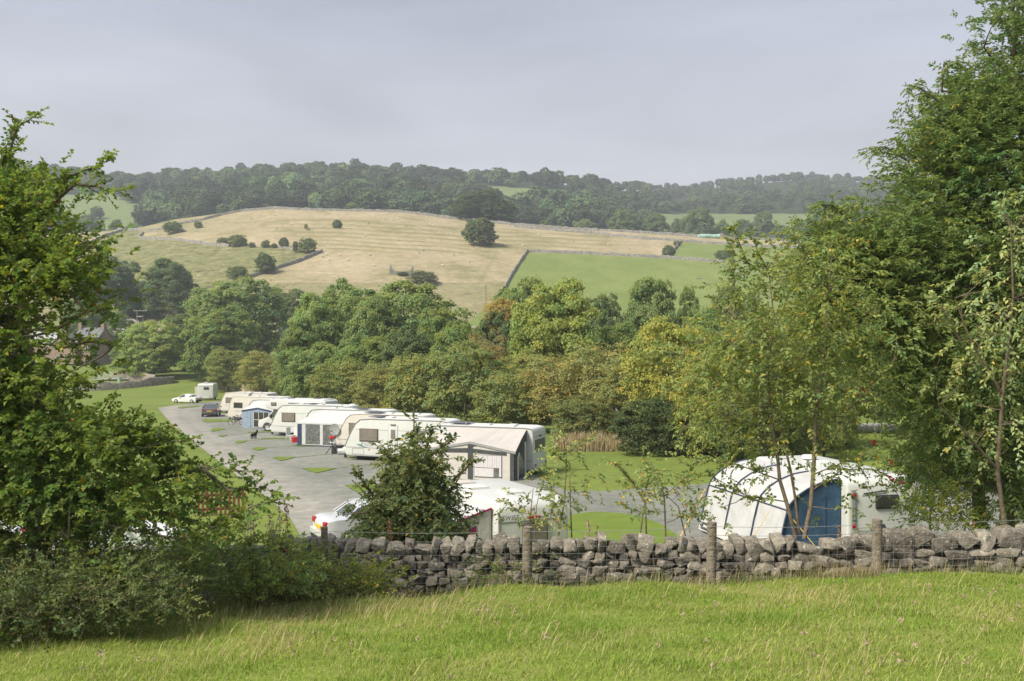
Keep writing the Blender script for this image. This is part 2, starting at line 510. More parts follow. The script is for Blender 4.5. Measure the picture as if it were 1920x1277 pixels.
def hill_col(t):
    at = t.nodes.new("ShaderNodeAttribute"); at.attribute_name = "zone"
    sp = t.nodes.new("ShaderNodeSeparateXYZ"); t.links.new(at.outputs["Vector"], sp.inputs[0])
    straw = ramp3(t, noise(t, 0.035, 9, 0.68), [(0.36, (0.22, 0.20, 0.10)), (0.46, (0.315, 0.262, 0.158)), (0.62, (0.38, 0.312, 0.205))])
    fine = ramp3(t, noise(t, 0.30, 8, 0.8), [(0.38, (0.74, 0.78, 0.74)), (0.62, (1.15, 1.13, 1.13))])
    mu = t.nodes.new("ShaderNodeVectorMath"); mu.operation = 'MULTIPLY'
    t.links.new(straw, mu.inputs[0]); t.links.new(fine, mu.inputs[1])
    bm1 = t.nodes.new('ShaderNodeMath'); bm1.operation = 'MULTIPLY'; t.links.new(sp.outputs['Z'], bm1.inputs[0]); t.links.new(ramp3(t, noise(t, 0.09, 7, 0.75, (0.5, 1, 1)), [(0.36, (0.3, 0.3, 0.3)), (0.55, (1, 1, 1))]), bm1.inputs[1])
    banded = mixc(t, bm1.outputs[0], mu.outputs[0], (0.185, 0.175, 0.075))
    scr = ramp3(t, noise(t, 0.22, 9, 0.8), [(0.39, (0.085, 0.07, 0.04)), (0.455, (0.155, 0.16, 0.068)), (0.55, (0.195, 0.195, 0.082)), (0.63, (0.33, 0.275, 0.17))])
    c = mixc(t, sp.outputs["X"], banded, scr)
    mead = ramp3(t, noise(t, 0.10, 7, 0.7, (1, 0.5, 0.5)), [(0.36, (0.14, 0.182, 0.05)), (0.64, (0.185, 0.225, 0.068))])
    return mixc(t, sp.outputs["Y"], c, mead)
M['hill'] = ground_mat("hill_pasture", hill_col, bump=(0.35, 0.5, 0.6))

def far_col(t):
    at = t.nodes.new("ShaderNodeAttribute"); at.attribute_name = "zone"
    sp = t.nodes.new("ShaderNodeSeparateXYZ"); t.links.new(at.outputs["Vector"], sp.inputs[0])
    fl = ramp3(t, noise(t, 0.02, 6, 0.6), [(0.3, (0.12, 0.165, 0.065)), (0.7, (0.17, 0.205, 0.085))])
    return mixc(t, sp.outputs["X"], (0.028, 0.045, 0.018), fl)
M['farland'] = ground_mat("far_land", far_col)

# ------------------------------------------------------------------ terrain
D1 = 560.0
CREST = [(-900, 452), (0, 444), (140, 437), (200, 433), (265, 426), (330, 411), (400, 402), (450, 396), (520, 391), (600, 393.5), (700, 396), (760, 398), (850, 410), (960, 421), (1053, 428), (1200, 436), (1310, 443), (1374, 447), (1511, 453), (1700, 458), (2900, 470)]
RIDGE = [(-900, 336), (100, 335), (200, 344), (290, 346), (400, 338), (480, 334), (560, 332), (620, 328), (700, 330), (800, 336), (900, 338), (1000, 341), (1050, 346), (1100, 352), (1140, 358), (1200, 357), (1290, 361), (1330, 353), (1380, 347), (1450, 342), (1500, 337), (1560, 339), (1620, 342), (2900, 350)]
CX, CY = np.array(CREST).T
RX, RY = np.array(RIDGE).T

def sstep(a, b, t):
    t = np.clip((t - a) / (b - a), 0, 1)
    return t * t * (3 - 2 * t)

def zfield(x, y):
    lat = 0.03 * x + 0.015 * (x - np.abs(x))
    und = 0.035 * np.sin(x * 1.1 + 0.6) * np.sin(y * 0.9) + 0.03 * np.sin(x * 2.7 + y * 1.3)
    return -1.62 - 0.150 * y + lat + und - 0.36 * np.maximum(np.minimum(y, 18.3) - 16.3, 0)

def zg(x, y):
    x = np.asarray(x, float); y = np.asarray(y, float)
    yy = np.maximum(y, 0.5)
    u = np.clip(960 + F * x / yy, -900, 2900)
    site = -6.0 - 0.0235 * y
    zf = zfield(np.clip(x, -16, 16), np.minimum(y, 18.6))
    z = zf + (site - zf) * sstep(18.6, 29.0, y)
    vc = np.interp(u, CX, CY); vr = np.interp(u, RX, RY)
    D3 = 1100 + 400 * sstep(1080, 1300, u)
    far = y > 200
    inv = 1 / np.maximum(y, 150)
    def seg(d0, v0, d1, v1):
        return v0 + (v1 - v0) * np.clip((inv - 1 / d0) / (1 / d1 - 1 / d0), 0, 1)
    v200 = 638.5 + 10.7 / 200 * F
    v = np.where(y < 260, seg(200, v200, 260, 690), np.where(y < 320, seg(260, 690, 320, 612), seg(320, 612, D1, vc)))
    zh = -(v - 638.5) / F * yy
    zc = -(vc - 638.5) / F * D1
    vf0 = vc + 5
    z720 = -(vf0 - 638.5) / F * 720
    vf = vf0 + (vr - vf0) * np.clip((inv - 1 / 720) / (1 / D3 - 1 / 720), 0, 1)
    zfar = -(vf - 638.5) / F * np.minimum(yy, D3)
    zfar = zfar - np.maximum(yy - D3 - 120, 0) * 0.12
    zb = np.where(y < 590, zc, np.where(y < 650, zc - 9 * sstep(590, 650, y), (zc - 9) + (z720 - zc + 9) * sstep(650, 720, y)))
    zz = np.where(y <= D1, zh, np.where(y < 720, zb, zfar))
    return np.where(far, zz, z)

def g1(x, y):
    return float(zg(np.array([x]), np.array([y]))[0])

_ds = np.concatenate([np.linspace(200, 700, 2600), np.linspace(700.3, 1700, 2600)])
def hit(u, v, d0=200, d1=1700):
    ds = _ds[(_ds >= d0) & (_ds <= d1)]
    z = zg((u - 960) / F * ds, ds)
    ray = -(v - 638.5) / F * ds
    k = np.nonzero(z >= ray)[0]
    d = ds[k[0]] if len(k) else ds[-1]
    x = (u - 960) / F * d
    return Vector((x, d, g1(x, d)))

def S(u, v, lift=0.0):
    d = 6.0 / ((v - 638.5) / F - 0.0235)
    return Vector(((u - 960) / F * d, d, -6.0 - 0.0235 * d + lift))

def zsite(y): return -6.0 - 0.0235 * y

def in_poly(u, v, poly):
    u = np.asarray(u); v = np.asarray(v)
    c = np.zeros(u.shape, bool)
    n = len(poly)
    for i in range(n):
        x0, y0 = poly[i]; x1, y1 = poly[(i + 1) % n]
        if y0 == y1: continue
        cond = ((y0 > v) != (y1 > v)) & (u < (x1 - x0) * (v - y0) / (y1 - y0) + x0)
        c ^= cond
    return c

def grid_faces(nr, nc):
    i = np.arange(nr - 1)[:, None]; j = np.arange(nc - 1)[None, :]
    a = i * nc + j
    return np.stack([a, a + 1, a + nc + 1, a + nc], -1).reshape(-1, 4)

def structure(name, me):
    o = link(name, me); o["kind"] = "structure"; return o

# field in front
xs = np.linspace(-16, 16, 161); ys = np.linspace(-8, 18.6, 134)
X, Y = np.meshgrid(xs, ys)
Z = zg(X, Y)
structure("field", np_mesh("field", np.stack([X, Y, Z], -1).reshape(-1, 3), grid_faces(*X.shape), M['field'], smooth=True))
# lawn / valley floor
us = np.linspace(-1300, 3220, 200)
ds = np.concatenate([np.linspace(18.6, 29.5, 14), [30.0, 60, 100, 150, 198, 200], np.linspace(205, 262, 20)])
U, D = np.meshgrid(us, ds)
X = (U - 960) / F * D
X = np.where(D < 40, np.sign(X) * np.maximum(np.abs(X), np.abs((U - 960)) / F * 28), X)
Z = zg(X, D)
structure("lawn", np_mesh("lawn", np.stack([X, D, Z], -1).reshape(-1, 3), grid_faces(*X.shape), M['lawn'], smooth=True))
# near hill
MD1 = [(989, 473), (1081, 476.5), (1250, 485), (1365, 493.5), (1395, 524), (1420, 612), (870, 612), (930, 560), (955, 524)]
MD2 = [(1278, 454), (1374, 460), (1511, 467), (1700, 471), (1700, 630), (1420, 630), (1395, 524), (1365, 493), (1257, 482)]
MD3 = [(60, 604), (262, 604), (300, 700), (60, 700)]
SCRUB = [(90, 452), (174, 453.5), (197, 443), (229, 433), (261, 432), (268, 437.6), (261, 448), (342, 452), (392, 459), (487, 462.5), (551, 468), (604, 473), (558, 492.5), (519, 505), (470, 521), (420, 606), (60, 606), (60, 470)]
BAND = [(470, 418), (560, 408), (860, 424), (1000, 433), (1240, 450), (1240, 466), (1000, 470), (860, 476), (640, 474), (560, 452)]
us = np.arange(-300, 2221, 5.0)
inv = np.concatenate([np.linspace(1 / 262, 1 / 320, 24), np.linspace(1 / 320, 1 / D1, 170)[1:], [1 / 575, 1 / 590, 1 / 620, 1 / 650]])
U, D = np.meshgrid(us, 1 / inv)
X = (U - 960) / F * D
Z = zg(X, D)
V = 638.5 - Z / D * F
rng = np.random.default_rng(4)
band = in_poly(U, V, BAND) & (D < D1)
wob = 6 * np.sin(U / 90.0) + 2.5 * np.sin(U / 31.0)
ph = (V - 0.055 * (U - 700) + wob * 0.35) / 7.6
tri = 0.5 + 0.5 * np.sin(2 * np.pi * ph)
fade = np.clip((U - 470) / 120, 0, 1) * np.clip((1250 - U) / 200, 0, 1)
Z = Z + np.where(band, (tri - 0.5) * 0.8 * fade, 0)
zone = np.zeros(U.shape + (3,))
zone[..., 0] = in_poly(U, V, SCRUB)
zone[..., 1] = (in_poly(U, V, MD1) | in_poly(U, V, MD2) | in_poly(U, V, MD3) | (D < 300)) & (D <= D1)
zone[..., 2] = np.where(band, tri ** 2 * fade * 0.95, 0)
# greener grass near the summit left, a worn green line up the slope
zone[..., 0] = np.maximum(zone[..., 0], 0.55 * np.exp(-((U - 300) / 120) ** 2) * (V > 400) * (V < 436))
zone[..., 0] = np.maximum(zone[..., 0], 0.5 * np.exp(-((U - (905 + (520 - V) * 0.55)) / 5) ** 2) * (V > 470))
zone[..., 0] = np.maximum(zone[..., 0], 0.75 * np.exp(-((V - 461 - 0.02 * (U - 925)) / 2.2) ** 2) * np.exp(-((U - 925) / 45) ** 2))  # lone tree's cast shadow, put into the ground colour as a darker streak
zone[..., 0] = np.maximum(zone[..., 0], 0.8 * np.exp(-((V - 514) / 6) ** 2) * np.exp(-((U - 755) / 42) ** 2))
zone[..., 0] = np.maximum(zone[..., 0], 0.6 * (V > 530) * (U < 960))
structure("hillside", np_mesh("hillside", np.stack([X, D, Z], -1).reshape(-1, 3), grid_faces(*X.shape), M['hill'], {"zone": zone.reshape(-1, 3)}, smooth=True))
# far land
us = np.arange(-700, 2700, 10.0)
ds = np.concatenate([np.linspace(650, 720, 8), 1 / np.linspace(1 / 722, 1 / 1500, 90), [1560, 1640, 1800, 2100]])
U, D = np.meshgrid(us, ds)
X = (U - 960) / F * D
Z = zg(X, D)
V = 638.5 - Z / D * F
FA = [(60, 368), (215, 362), (240, 378), (270, 384), (215, 415), (60, 415)]
FB = [(100, 400), (270, 390), (275, 404), (262, 440), (100, 440)]
FC = [(870, 348), (940, 350), (1010, 355), (1090, 362), (1075, 378), (1010, 384), (965, 396), (930, 378), (885, 367)]
FD = [(1235, 401), (1525, 401), (1530, 445), (1240, 440)]
FE = [(728, 345), (792, 343), (798, 356), (735, 357)]
FIELDS = (FA, FB, FC, FD, FE)
isf = np.zeros(U.shape, bool)
for p_ in FIELDS: isf |= in_poly(U, V, p_)
zone = np.zeros(U.shape + (3,)); zone[..., 0] = isf
structure("far_hills", np_mesh("far_hills", np.stack([X, D, Z], -1).reshape(-1, 3), grid_faces(*X.shape), M['farland'], {"zone": zone.reshape(-1, 3)}, smooth=True))

# haze: one closed box of air round everything
hz = MB().bx(-2400, 2400, -60, 2150, -60, 260)
hm = bpy.data.materials.new("haze_air"); hm.use_nodes = True
t = hm.node_tree
t.nodes.remove(t.nodes["Principled BSDF"])
pv = t.nodes.new("ShaderNodeVolumePrincipled")
pv.inputs["Color"].default_value = (0.86, 0.92, 1.0, 1)
pv.inputs["Density"].default_value = 0.00030
pv.inputs["Anisotropy"].default_value = 0.1
t.links.new(pv.outputs[0], t.nodes["Material Output"].inputs["Volume"])
ho = hz.build("haze", hm); ho["kind"] = "stuff"

# ------------------------------------------------------------------ site surfaces (sheets on the planar pitch field)
def sheet(name, px, material, lift, sub=1):
    pts = [S(u, v, lift) for u, v in px]
    me = bpy.data.meshes.new(name)
    bm = bmesh.new()
    bm.faces.new([bm.verts.new(p) for p in pts])
    bmesh.ops.recalc_face_normals(bm, faces=bm.faces)
    for f in bm.faces:
        if f.normal.z < 0: f.normal_flip()
    bmesh.ops.triangulate(bm, faces=bm.faces)
    bm.to_mesh(me); bm.free()
    me.materials.append(material)
    return structure(name, me)

def jag(px, amp, step, seed=1):
    """adds small irregularities along an outline"""
    r = random.Random(seed); out = []
    n = len(px)
    for i in range(n):
        (x0, y0), (x1, y1) = px[i], px[(i + 1) % n]
        k = max(1, int(math.hypot(x1 - x0, y1 - y0) / step))
        for j in range(k):
            t_ = j / k
            q = amp if j else amp * 0.4
            out.append((x0 + (x1 - x0) * t_ + r.uniform(-q, q), y0 + (y1 - y0) * t_ + r.uniform(-q, q) * 0.35))
    return out

GRAVEL = [(296, 764.5), (340, 759), (380, 755.5), (412, 752.5), (560, 752), (640, 768), (720, 790), (800, 808), (900, 838), (980, 872), (1004, 893), (1060, 921), (1140, 921.5), (1230, 915), (1310, 909), (1420, 900), (1560, 890),
          (1700, 884), (1900, 880), (1990, 1060), (1500, 1100), (900, 1110), (560, 1080), (565, 1010), (546, 975), (505, 938), (462, 906), (428, 880), (390, 851), (350, 820), (322, 795)]
sheet("gravel_road", jag(GRAVEL, 1.6, 14, 3), M['gravel'], 0.03)
WEDGES = [
    [(333, 764), (372, 761), (374, 763), (337, 766.5)],
    [(395, 760), (411, 759), (420, 762), (400, 763)],
    [(405, 772), (426, 771), (432, 775), (404, 775.5)],
    [(378, 789), (384, 787), (434, 787), (436, 790.5), (386, 793)],
    [(394, 808), (402, 803.5), (421, 804), (424, 805.5), (398, 810.5)],
    [(408, 818), (414, 816.6), (428, 816.3), (416, 820)],
    [(440, 830), (446, 827.6), (463, 827), (461, 829.5), (447, 832.5)],
    [(472, 842), (480, 840), (500, 840.4), (497, 843), (483, 846.5)],
    [(510, 859), (520, 858), (555, 858), (548, 860.5), (526, 865.5)],
    [(566, 880), (578, 879), (632, 879), (622, 882), (592, 889)],
    [(646, 912), (660, 910.5), (705, 910), (712, 915), (675, 926), (664, 922)],
    [(1050, 1020), (1056, 985), (1075, 966), (1110, 962), (1160, 964), (1205, 972), (1240, 985), (1275, 1010), (1290, 1030)],
    [(462, 811), (510, 809.5), (520, 811), (470, 812.6)],
    [(490, 822.5), (545, 822), (545, 824), (492, 824.2)],
    [(545, 836), (635, 835.5), (632, 838), (560, 838.2)],
    [(690, 862), (655, 858), (645, 853), (700, 850)],
]
for i, w in enumerate(WEDGES):
    sheet("grass_wedge", jag(w, 0.8, 5, i), M['wedge'], 0.06)
# thin strips of grass and board between the pitches
M['edging'] = ground_mat("pitch_edge", lambda t: ramp3(t, noise(t, 0.6, 6, 0.7), [(0.42, (0.13, 0.16, 0.045)), (0.58, (0.30, 0.27, 0.18))]))
for i, (a, b) in enumerate([((628, 879.5), (735, 867.5)), ((552, 858.8), (645, 849.5)), ((498, 840.9), (560, 836.5)), ((426, 816.8), (480, 811.5)), ((424, 804.8), (470, 801)), ((463, 827.8), (505, 823.5)), ((700, 911), (760, 905))]):
    pa, pb = S(*a), S(*b)
    r_ = random.Random(i); n_ = 14; L_, R_ = [], []
    for k in range(n_ + 1):
        q = pa.lerp(pb, k / n_); w_ = 0.10 + r_.random() * 0.12
        L_.append((q.x, q.y + w_)); R_.append((q.x, q.y - w_))
    pts = L_ + R_[::-1]
    me = bpy.data.meshes.new("pitch_edging"); bm = bmesh.new()
    bm.faces.new([bm.verts.new((x_, y_, zsite(y_) + 0.045)) for x_, y_ in pts]); bmesh.ops.triangulate(bm, faces=bm.faces)
    for f_ in bm.faces:
        f_.normal_update()
        if f_.normal.z < 0: f_.normal_flip()
    bm.to_mesh(me); bm.free(); me.materials.append(M['edging']); structure("pitch_edging", me)
sheet("far_lane", [(1540, 803), (1600, 794), (1668, 794), (1700, 803), (1660, 811), (1570, 812)], M['track'], 0.03)

# ------------------------------------------------------------------ leaves
def unit(a):
    return a / np.maximum(np.linalg.norm(a, axis=-1, keepdims=True), 1e-9)

def leaves(C, D, Nn, ln, wd, fold=0.25):
    """diamond leaves: base at C, pointing along D, facing Nn. returns V, F(tri)"""
    n = len(C)
    D = unit(D); S_ = unit(np.cross(D, Nn)); Nn = np.cross(S_, D)
    ln = np.broadcast_to(ln, (n,))[:, None]; wd = np.broadcast_to(wd, (n,))[:, None]
    b = C; tip = C + D * ln - Nn * ln * 0.12
    mid = C + D * ln * 0.45
    l = mid + S_ * wd * 0.5 + Nn * wd * fold
    r = mid - S_ * wd * 0.5 + Nn * wd * fold
    V = np.stack([b, l, tip, r], 1).reshape(-1, 3)
    k = np.arange(n)[:, None] * 4
    Fc = np.concatenate([k + np.array([[0, 2, 1]]), k + np.array([[0, 3, 2]])], 1).reshape(-1, 3)
    return V, Fc

def tint_of(rng, n, clump=None, hue=0.12, val=0.25, yellow=0.0, red=0.0):
    v = 1 + (rng.random(n) - 0.5) * 2 * val
    h = (rng.random(n) - 0.5) * 2 * hue
    if clump is not None: h = h + clump
    t_ = np.stack([v * (1 + h * 1.6), v * (1 + h * 0.35), v * (1 - h)], 1)
    if yellow > 0:
        k = rng.random(n) < yellow
        t_[k] *= np.array([2.3, 1.45, 0.9])
    if red > 0:
        k = rng.random(n) < red
        t_[k] *= np.array([2.2, 0.75, 0.7])
    return np.clip(t_, 0.15, 3.5)

def crown_mesh(name, blobs, n_clump, per, clump_r, leaf, seed, flat=0.95, inner=0.25, yellow=0.006, wisp=0.12, material=None, up=0.5):
    """blobs: (cx,cy,cz, rx,ry,rz). clumps sit on the outside of the union, each a dome of leaves"""
    rng = np.random.default_rng(seed)
    B = np.array(blobs, float)
    vol = (B[:, 3] * B[:, 4] + B[:, 4] * B[:, 5]); pk = vol / vol.sum()
    C = []; O = []
    while len(C) < n_clump:
        i = rng.choice(len(B), p=pk)
        d = unit(rng.normal(size=3)); 
        if d[2] < -0.75: continue
        rr = 1.0 if rng.random() > inner else rng.uniform(0.45, 0.95)
        p = B[i, :3] + d * B[i, 3:] * rr
        q = (p - B[:, :3]) / B[:, 3:]
        if rr == 1.0 and np.any((q ** 2).sum(1)[np.arange(len(B)) != i] < 0.72): continue
        C.append(p); O.append(unit(d / B[i, 3:] * B[i, 3:].mean()))
    C = np.array(C); O = np.array(O)
    cr_ = clump_r * (0.6 + 0.8 * rng.random(n_clump))
    idx = np.repeat(np.arange(n_clump), per)
    n = len(idx)
    d = unit(rng.normal(size=(n, 3)))
    d[:, 2] = np.where(d[:, 2] < -0.2, -d[:, 2] * 0.6, d[:, 2])
    d = unit(d + O[idx] * 0.55)
    rad = cr_[idx] * (0.55 + 0.45 * rng.random(n) ** 0.5)
    rad = np.where(rng.random(n) < wisp, rad * (1.1 + 0.5 * rng.random(n)), rad)
    off = d * rad[:, None]; off[:, 2] *= flat
    p = C[idx] + off
    nn = unit(d * 0.8 + O[idx] * 0.3 + np.array([0, 0, up]) + rng.normal(size=(n, 3)) * 0.45)
    dd = unit(np.cross(nn, rng.normal(size=(n, 3))) + np.array([0, 0, -0.25]))
    s = leaf * (0.7 + 0.6 * rng.random(n))
    V, Fc = leaves(p, dd, nn, s, s * 0.72)
    ch = rng.normal(size=n_clump) * 0.06
    T = tint_of(rng, n, ch[idx], 0.08, 0.18, yellow)
    return np_mesh(name, V, Fc, material or M['leaf'], {"tint": np.repeat(T, 4, 0)})

def limb_mesh(name, H, W, seed, material, trunk_r=0.28, forks=6, fork_z=0.28, lean=0.03):
    r = random.Random(seed)
    m_ = MB()
    tp = [(0, 0, -0.4)]
    for k in range(1, 6):
        tp.append((r.uniform(-1, 1) * lean * H * k / 5, r.uniform(-1, 1) * lean * H * k / 5, H * 0.75 * k / 5))
    m_.tube(tp, [trunk_r * (1.35 if i == 0 else (1 - i / 6.5)) for i in range(6)], 8)
    for k in range(forks):
        a = 2 * math.pi * (k + r.random() * .7) / forks
        z0 = H * (fork_z + 0.35 * k / forks)
        f = z0 / (H * 0.75); i = min(4, int(f * 5)); q = f * 5 - i
        b = Vector(tp[i]).lerp(Vector(tp[i + 1]), q)
        ln = W * r.uniform(0.28, 0.44)
        e = b + Vector((math.cos(a) * ln, math.sin(a) * ln, ln * r.uniform(0.5, 1.1)))
        mdl = b.lerp(e, 0.5) + Vector((0, 0, -ln * 0.12))
        m_.tube([b, mdl, e], [trunk_r * 0.5, trunk_r * 0.33, trunk_r * 0.1], 6)
    return m_.mesh(name, material, smooth=True, angle=60)

# templates: native height 10, width about 9
def dome(n, R_, z0, z1, r0, seed, squash=1.0):
    r = random.Random(seed); out = []
    for k in range(n):
        a = 2.399963 * k + r.uniform(-.3, .3)
        t_ = (k + 0.5) / n
        z = z0 + (z1 - z0) * t_
        rad = R_ * math.sqrt(max(0.05, 1 - (max(0, (z - (z0 + z1) * .45)) / (z1 - z0) * 1.5) ** 2)) * r.uniform(.72, 1.05)
        q = r0 * r.uniform(0.75, 1.25)
        out.append((math.cos(a) * rad, math.sin(a) * rad, z, q, q, q * squash))
    return out
TPL = {}
def template(key, blobs, n_clump, per, cr__, leaf, seed, trunk=(0.28, 6, 0.28), mats=('leaf', 'bark'), **kw):
    TPL[key] = (crown_mesh("crown_" + key, blobs, n_clump, per, cr__, leaf, seed, material=M[mats[0]], **kw),
                limb_mesh("trunk_" + key, 10, 9, seed, M[mats[1]], *trunk))
template('broad', [(0, 0, 5.6, 3.0, 3.0, 3.6)] + dome(20, 3.0, 1.6, 8.2, 1.45, 1), 380, 95, 0.62, 0.245, 11)
template('broad2', [(0.3, 0, 5.4, 3.0, 2.8, 3.5)] + dome(22, 2.9, 1.5, 8.4, 1.3, 5), 380, 95, 0.60, 0.245, 12)
template('round', [(0, 0, 5.3, 3.3, 3.3, 3.8)] + dome(26, 3.2, 1.1, 8.0, 1.25, 8), 420, 90, 0.55, 0.235, 13, flat=0.85)
template('oval', [(0, 0, 5.6, 2.6, 2.6, 4.0)] + dome(22, 2.4, 1.1, 8.9, 1.2, 3), 360, 95, 0.58, 0.245, 14)
template('ash', [(0, 0, 6.0, 2.2, 2.2, 3.3)] + dome(26, 2.9, 1.6, 8.8, 1.05, 21), 400, 88, 0.62, 0.245, 15, wisp=0.3, up=0.3, flat=0.9)
template('thorn', [(0, 0, 5.0, 3.4, 3.4, 3.6)] + dome(26, 3.5, 1.4, 8.4, 1.0, 31), 400, 66, 0.60, 0.21, 16, trunk=(0.22, 8, 0.18), flat=0.8, wisp=0.3, yellow=0.008)
template('thorn2', [(0.4, 0, 4.8, 3.2, 3.2, 3.4)] + dome(24, 3.6, 1.2, 8.6, 1.05, 37), 400, 66, 0.62, 0.21, 17, trunk=(0.22, 8, 0.18), flat=0.8, wisp=0.35, yellow=0.01)
template('bush', [(0, 0, 4.0, 3.8, 3.8, 4.4)] + dome(20, 3.4, 1.0, 7.8, 1.5, 41), 320, 48, 0.7, 0.30, 18, trunk=(0.2, 8, 0.08), wisp=0.25)
template('bush2', [(0, 0, 4.2, 3.6, 3.6, 4.2)] + dome(22, 3.5, 0.9, 8.2, 1.4, 47), 320, 48, 0.7, 0.30, 19, trunk=(0.2, 8, 0.08), wisp=0.25)
template('airy', [(0, 0, 5.2, 2.6, 2.6, 3.2)] + dome(24, 3.3, 1.6, 8.8, 0.9, 51), 300, 34, 0.75, 0.26, 20, trunk=(0.2, 12, 0.14), wisp=0.5, yellow=0.015, inner=0.4)
template('far', [(0, 0, 5.6, 3.4, 3.4, 3.4)] + dome(11, 3.0, 2.6, 8.0, 1.5, 61), 110, 16, 0.85, 0.95, 22, mats=('leaf_far', 'bark'), inner=0.05, wisp=0.03)
template('far2', [(0, 0, 5.4, 3.5, 3.5, 3.5)] + dome(10, 3.1, 2.2, 7.8, 1.6, 66), 110, 16, 0.85, 0.95, 23, mats=('leaf_far', 'bark'), inner=0.05, wisp=0.03)

def put_tree(name, key, u, v_top, w_px, d, col, label, cat="tree", group=None, base=None, rot=None, hmul=1.0):
    x = (u - 960) / F * d
    zb = g1(x, d) if base is None else base
    zt = -(v_top - 638.5) / F * d
    H = max(zt - zb, 0.5) * hmul
    W = w_px / F * d * 1.14
    cme, tme = TPL[key]
    rz = rot if rot is not None else (u * 1.7 + v_top * 0.9) % 6.283
    root = empty(name, (x, d, zb), rz, label, cat, group, scale=(W / 9.0, W / 9.0, H / 10.0))
    tr = link("trunk", tme, root)
    c = link("crown", cme, root)
    c.color = grade(col, 2.8, 0.13, 1.06)
    return root

G_MID = (0.075, 0.115, 0.030); G_LIGHT = (0.105, 0.150, 0.038); G_DARK = (0.056, 0.085, 0.030); G_YEL = (0.155, 0.165, 0.032)
G_OLIVE = (0.088, 0.112, 0.034); G_BLUE = (0.056, 0.088, 0.038); G_BROWN = (0.150, 0.112, 0.045); G_ASH = (0.080, 0.120, 0.038)

# ---- valley trees -------------------------------------------------
T = put_tree
T("dark_tree", 'broad', 200, 478, 108, 330, G_BLUE, "tall dark round tree rising behind the stone house roof")
T("dark_tree", 'oval', 262, 527, 78, 335, G_DARK, "low dark tree squeezed between two taller dark field trees")
T("dark_tree", 'ash', 318, 489, 98, 328, G_BLUE, "spreading dark tree with trunk showing, behind the power pole")
T("dark_tree", 'bush', 160, 560, 70, 300, G_DARK, "dark bush by the gable end of the stone house", cat="bush")
T("dark_tree", 'bush2', 225, 585, 44, 285, G_DARK, "small dark tree beside the slate roof of the house")
T("rounded_tree", 'round', 287, 598, 118, 232, G_LIGHT, "rounded light green tree at the end of the curved stone wall")
T("broad_tree", 'broad2', 415, 571, 130, 225, G_MID, "broad mid green tree next to the rounded light green one")
T("tall_tree", 'broad', 452, 519, 158, 250, G_ASH, "tall wide tree crowning the clump behind the white saloon car")
T("tall_tree", 'ash', 395, 545, 110, 262, G_MID, "ash tree at the back of the clump near the power pole")
T("shade_tree", 'oval', 345, 590, 90, 250, G_DARK, "shaded tree filling the gap in the clump above the small caravan")
T("low_tree", 'broad', 250, 640, 80, 246, G_MID, "low tree at the edge of the clump by the farm track")
T("olive_bush", 'thorn', 428, 650, 74, 205, G_OLIVE, "olive bush at the foot of the clump, above the far cream caravan", cat="bush")
T("yellow_bush", 'thorn2', 492, 655, 92, 196, (0.112, 0.124, 0.036), "yellowish bush beyond the two cream caravans", cat="bush")
T("low_bush", 'thorn', 545, 668, 70, 185, G_OLIVE, "low olive bush under the tall pale ash", cat="bush")
T("field_tree", 'round', 553, 538, 66, 300, G_DARK, "dark tree standing alone at the bottom of the straw hill")
T("pale_ash", 'ash', 600, 556, 118, 150, (0.098, 0.145, 0.046), "tall pale ash whose foliage falls to the caravan roofs")
T("pale_ash", 'broad2', 650, 520, 130, 160, G_ASH, "high domed ash just below the ruined barn")
T("pale_ash", 'ash', 570, 600, 90, 145, G_ASH, "smaller pale ash at the open end of the tree belt")
T("great_tree", 'broad', 755, 522, 205, 148, G_ASH, "widest tree of the belt, crown below the dark hillside bush")
T("round_green", 'round', 832, 571, 118, 128, G_MID, "dense dark green tree in the dip of the belt")
T("round_green", 'broad2', 770, 610, 120, 120, G_DARK, "dark green tree low in the middle of the belt")
T("chestnut_tree", 'round', 932, 568, 100, 124, G_DARK, "dark chestnut tree with an orange top")
T("chestnut_top", 'bush', 940, 553, 58, 124.5, (0.165, 0.135, 0.034), "orange top of the dark chestnut tree", base=-0.2)  # raised crown that stands for the chestnut's orange top
T("back_tree", 'broad', 982, 518, 118, 165, G_MID, "green tree behind the chestnut, at the meadow wall end")
T("yellow_green_tree", 'ash', 1040, 531, 170, 105, (0.112, 0.148, 0.032), "tall yellow-green tree in the middle of the belt")
T("dark_tree", 'round', 1125, 545, 104, 150, G_DARK, "dark rounded tree against the bright green meadow")
T("twin_top_tree", 'oval', 1222, 524, 112, 148, G_ASH, "tall two-humped green tree in front of the meadow")
T("twin_top_tree", 'oval', 1290, 541, 50, 152, G_MID, "narrow green tree beside the tall two-humped one")
T("dark_tree", 'round', 1380, 528, 120, 150, G_DARK, "dark tree below the leaning meadow wall")
T("dark_tree", 'bush', 1325, 560, 90, 135, G_MID, "green bushy tree under the dark tree near the meadow", cat="tree")
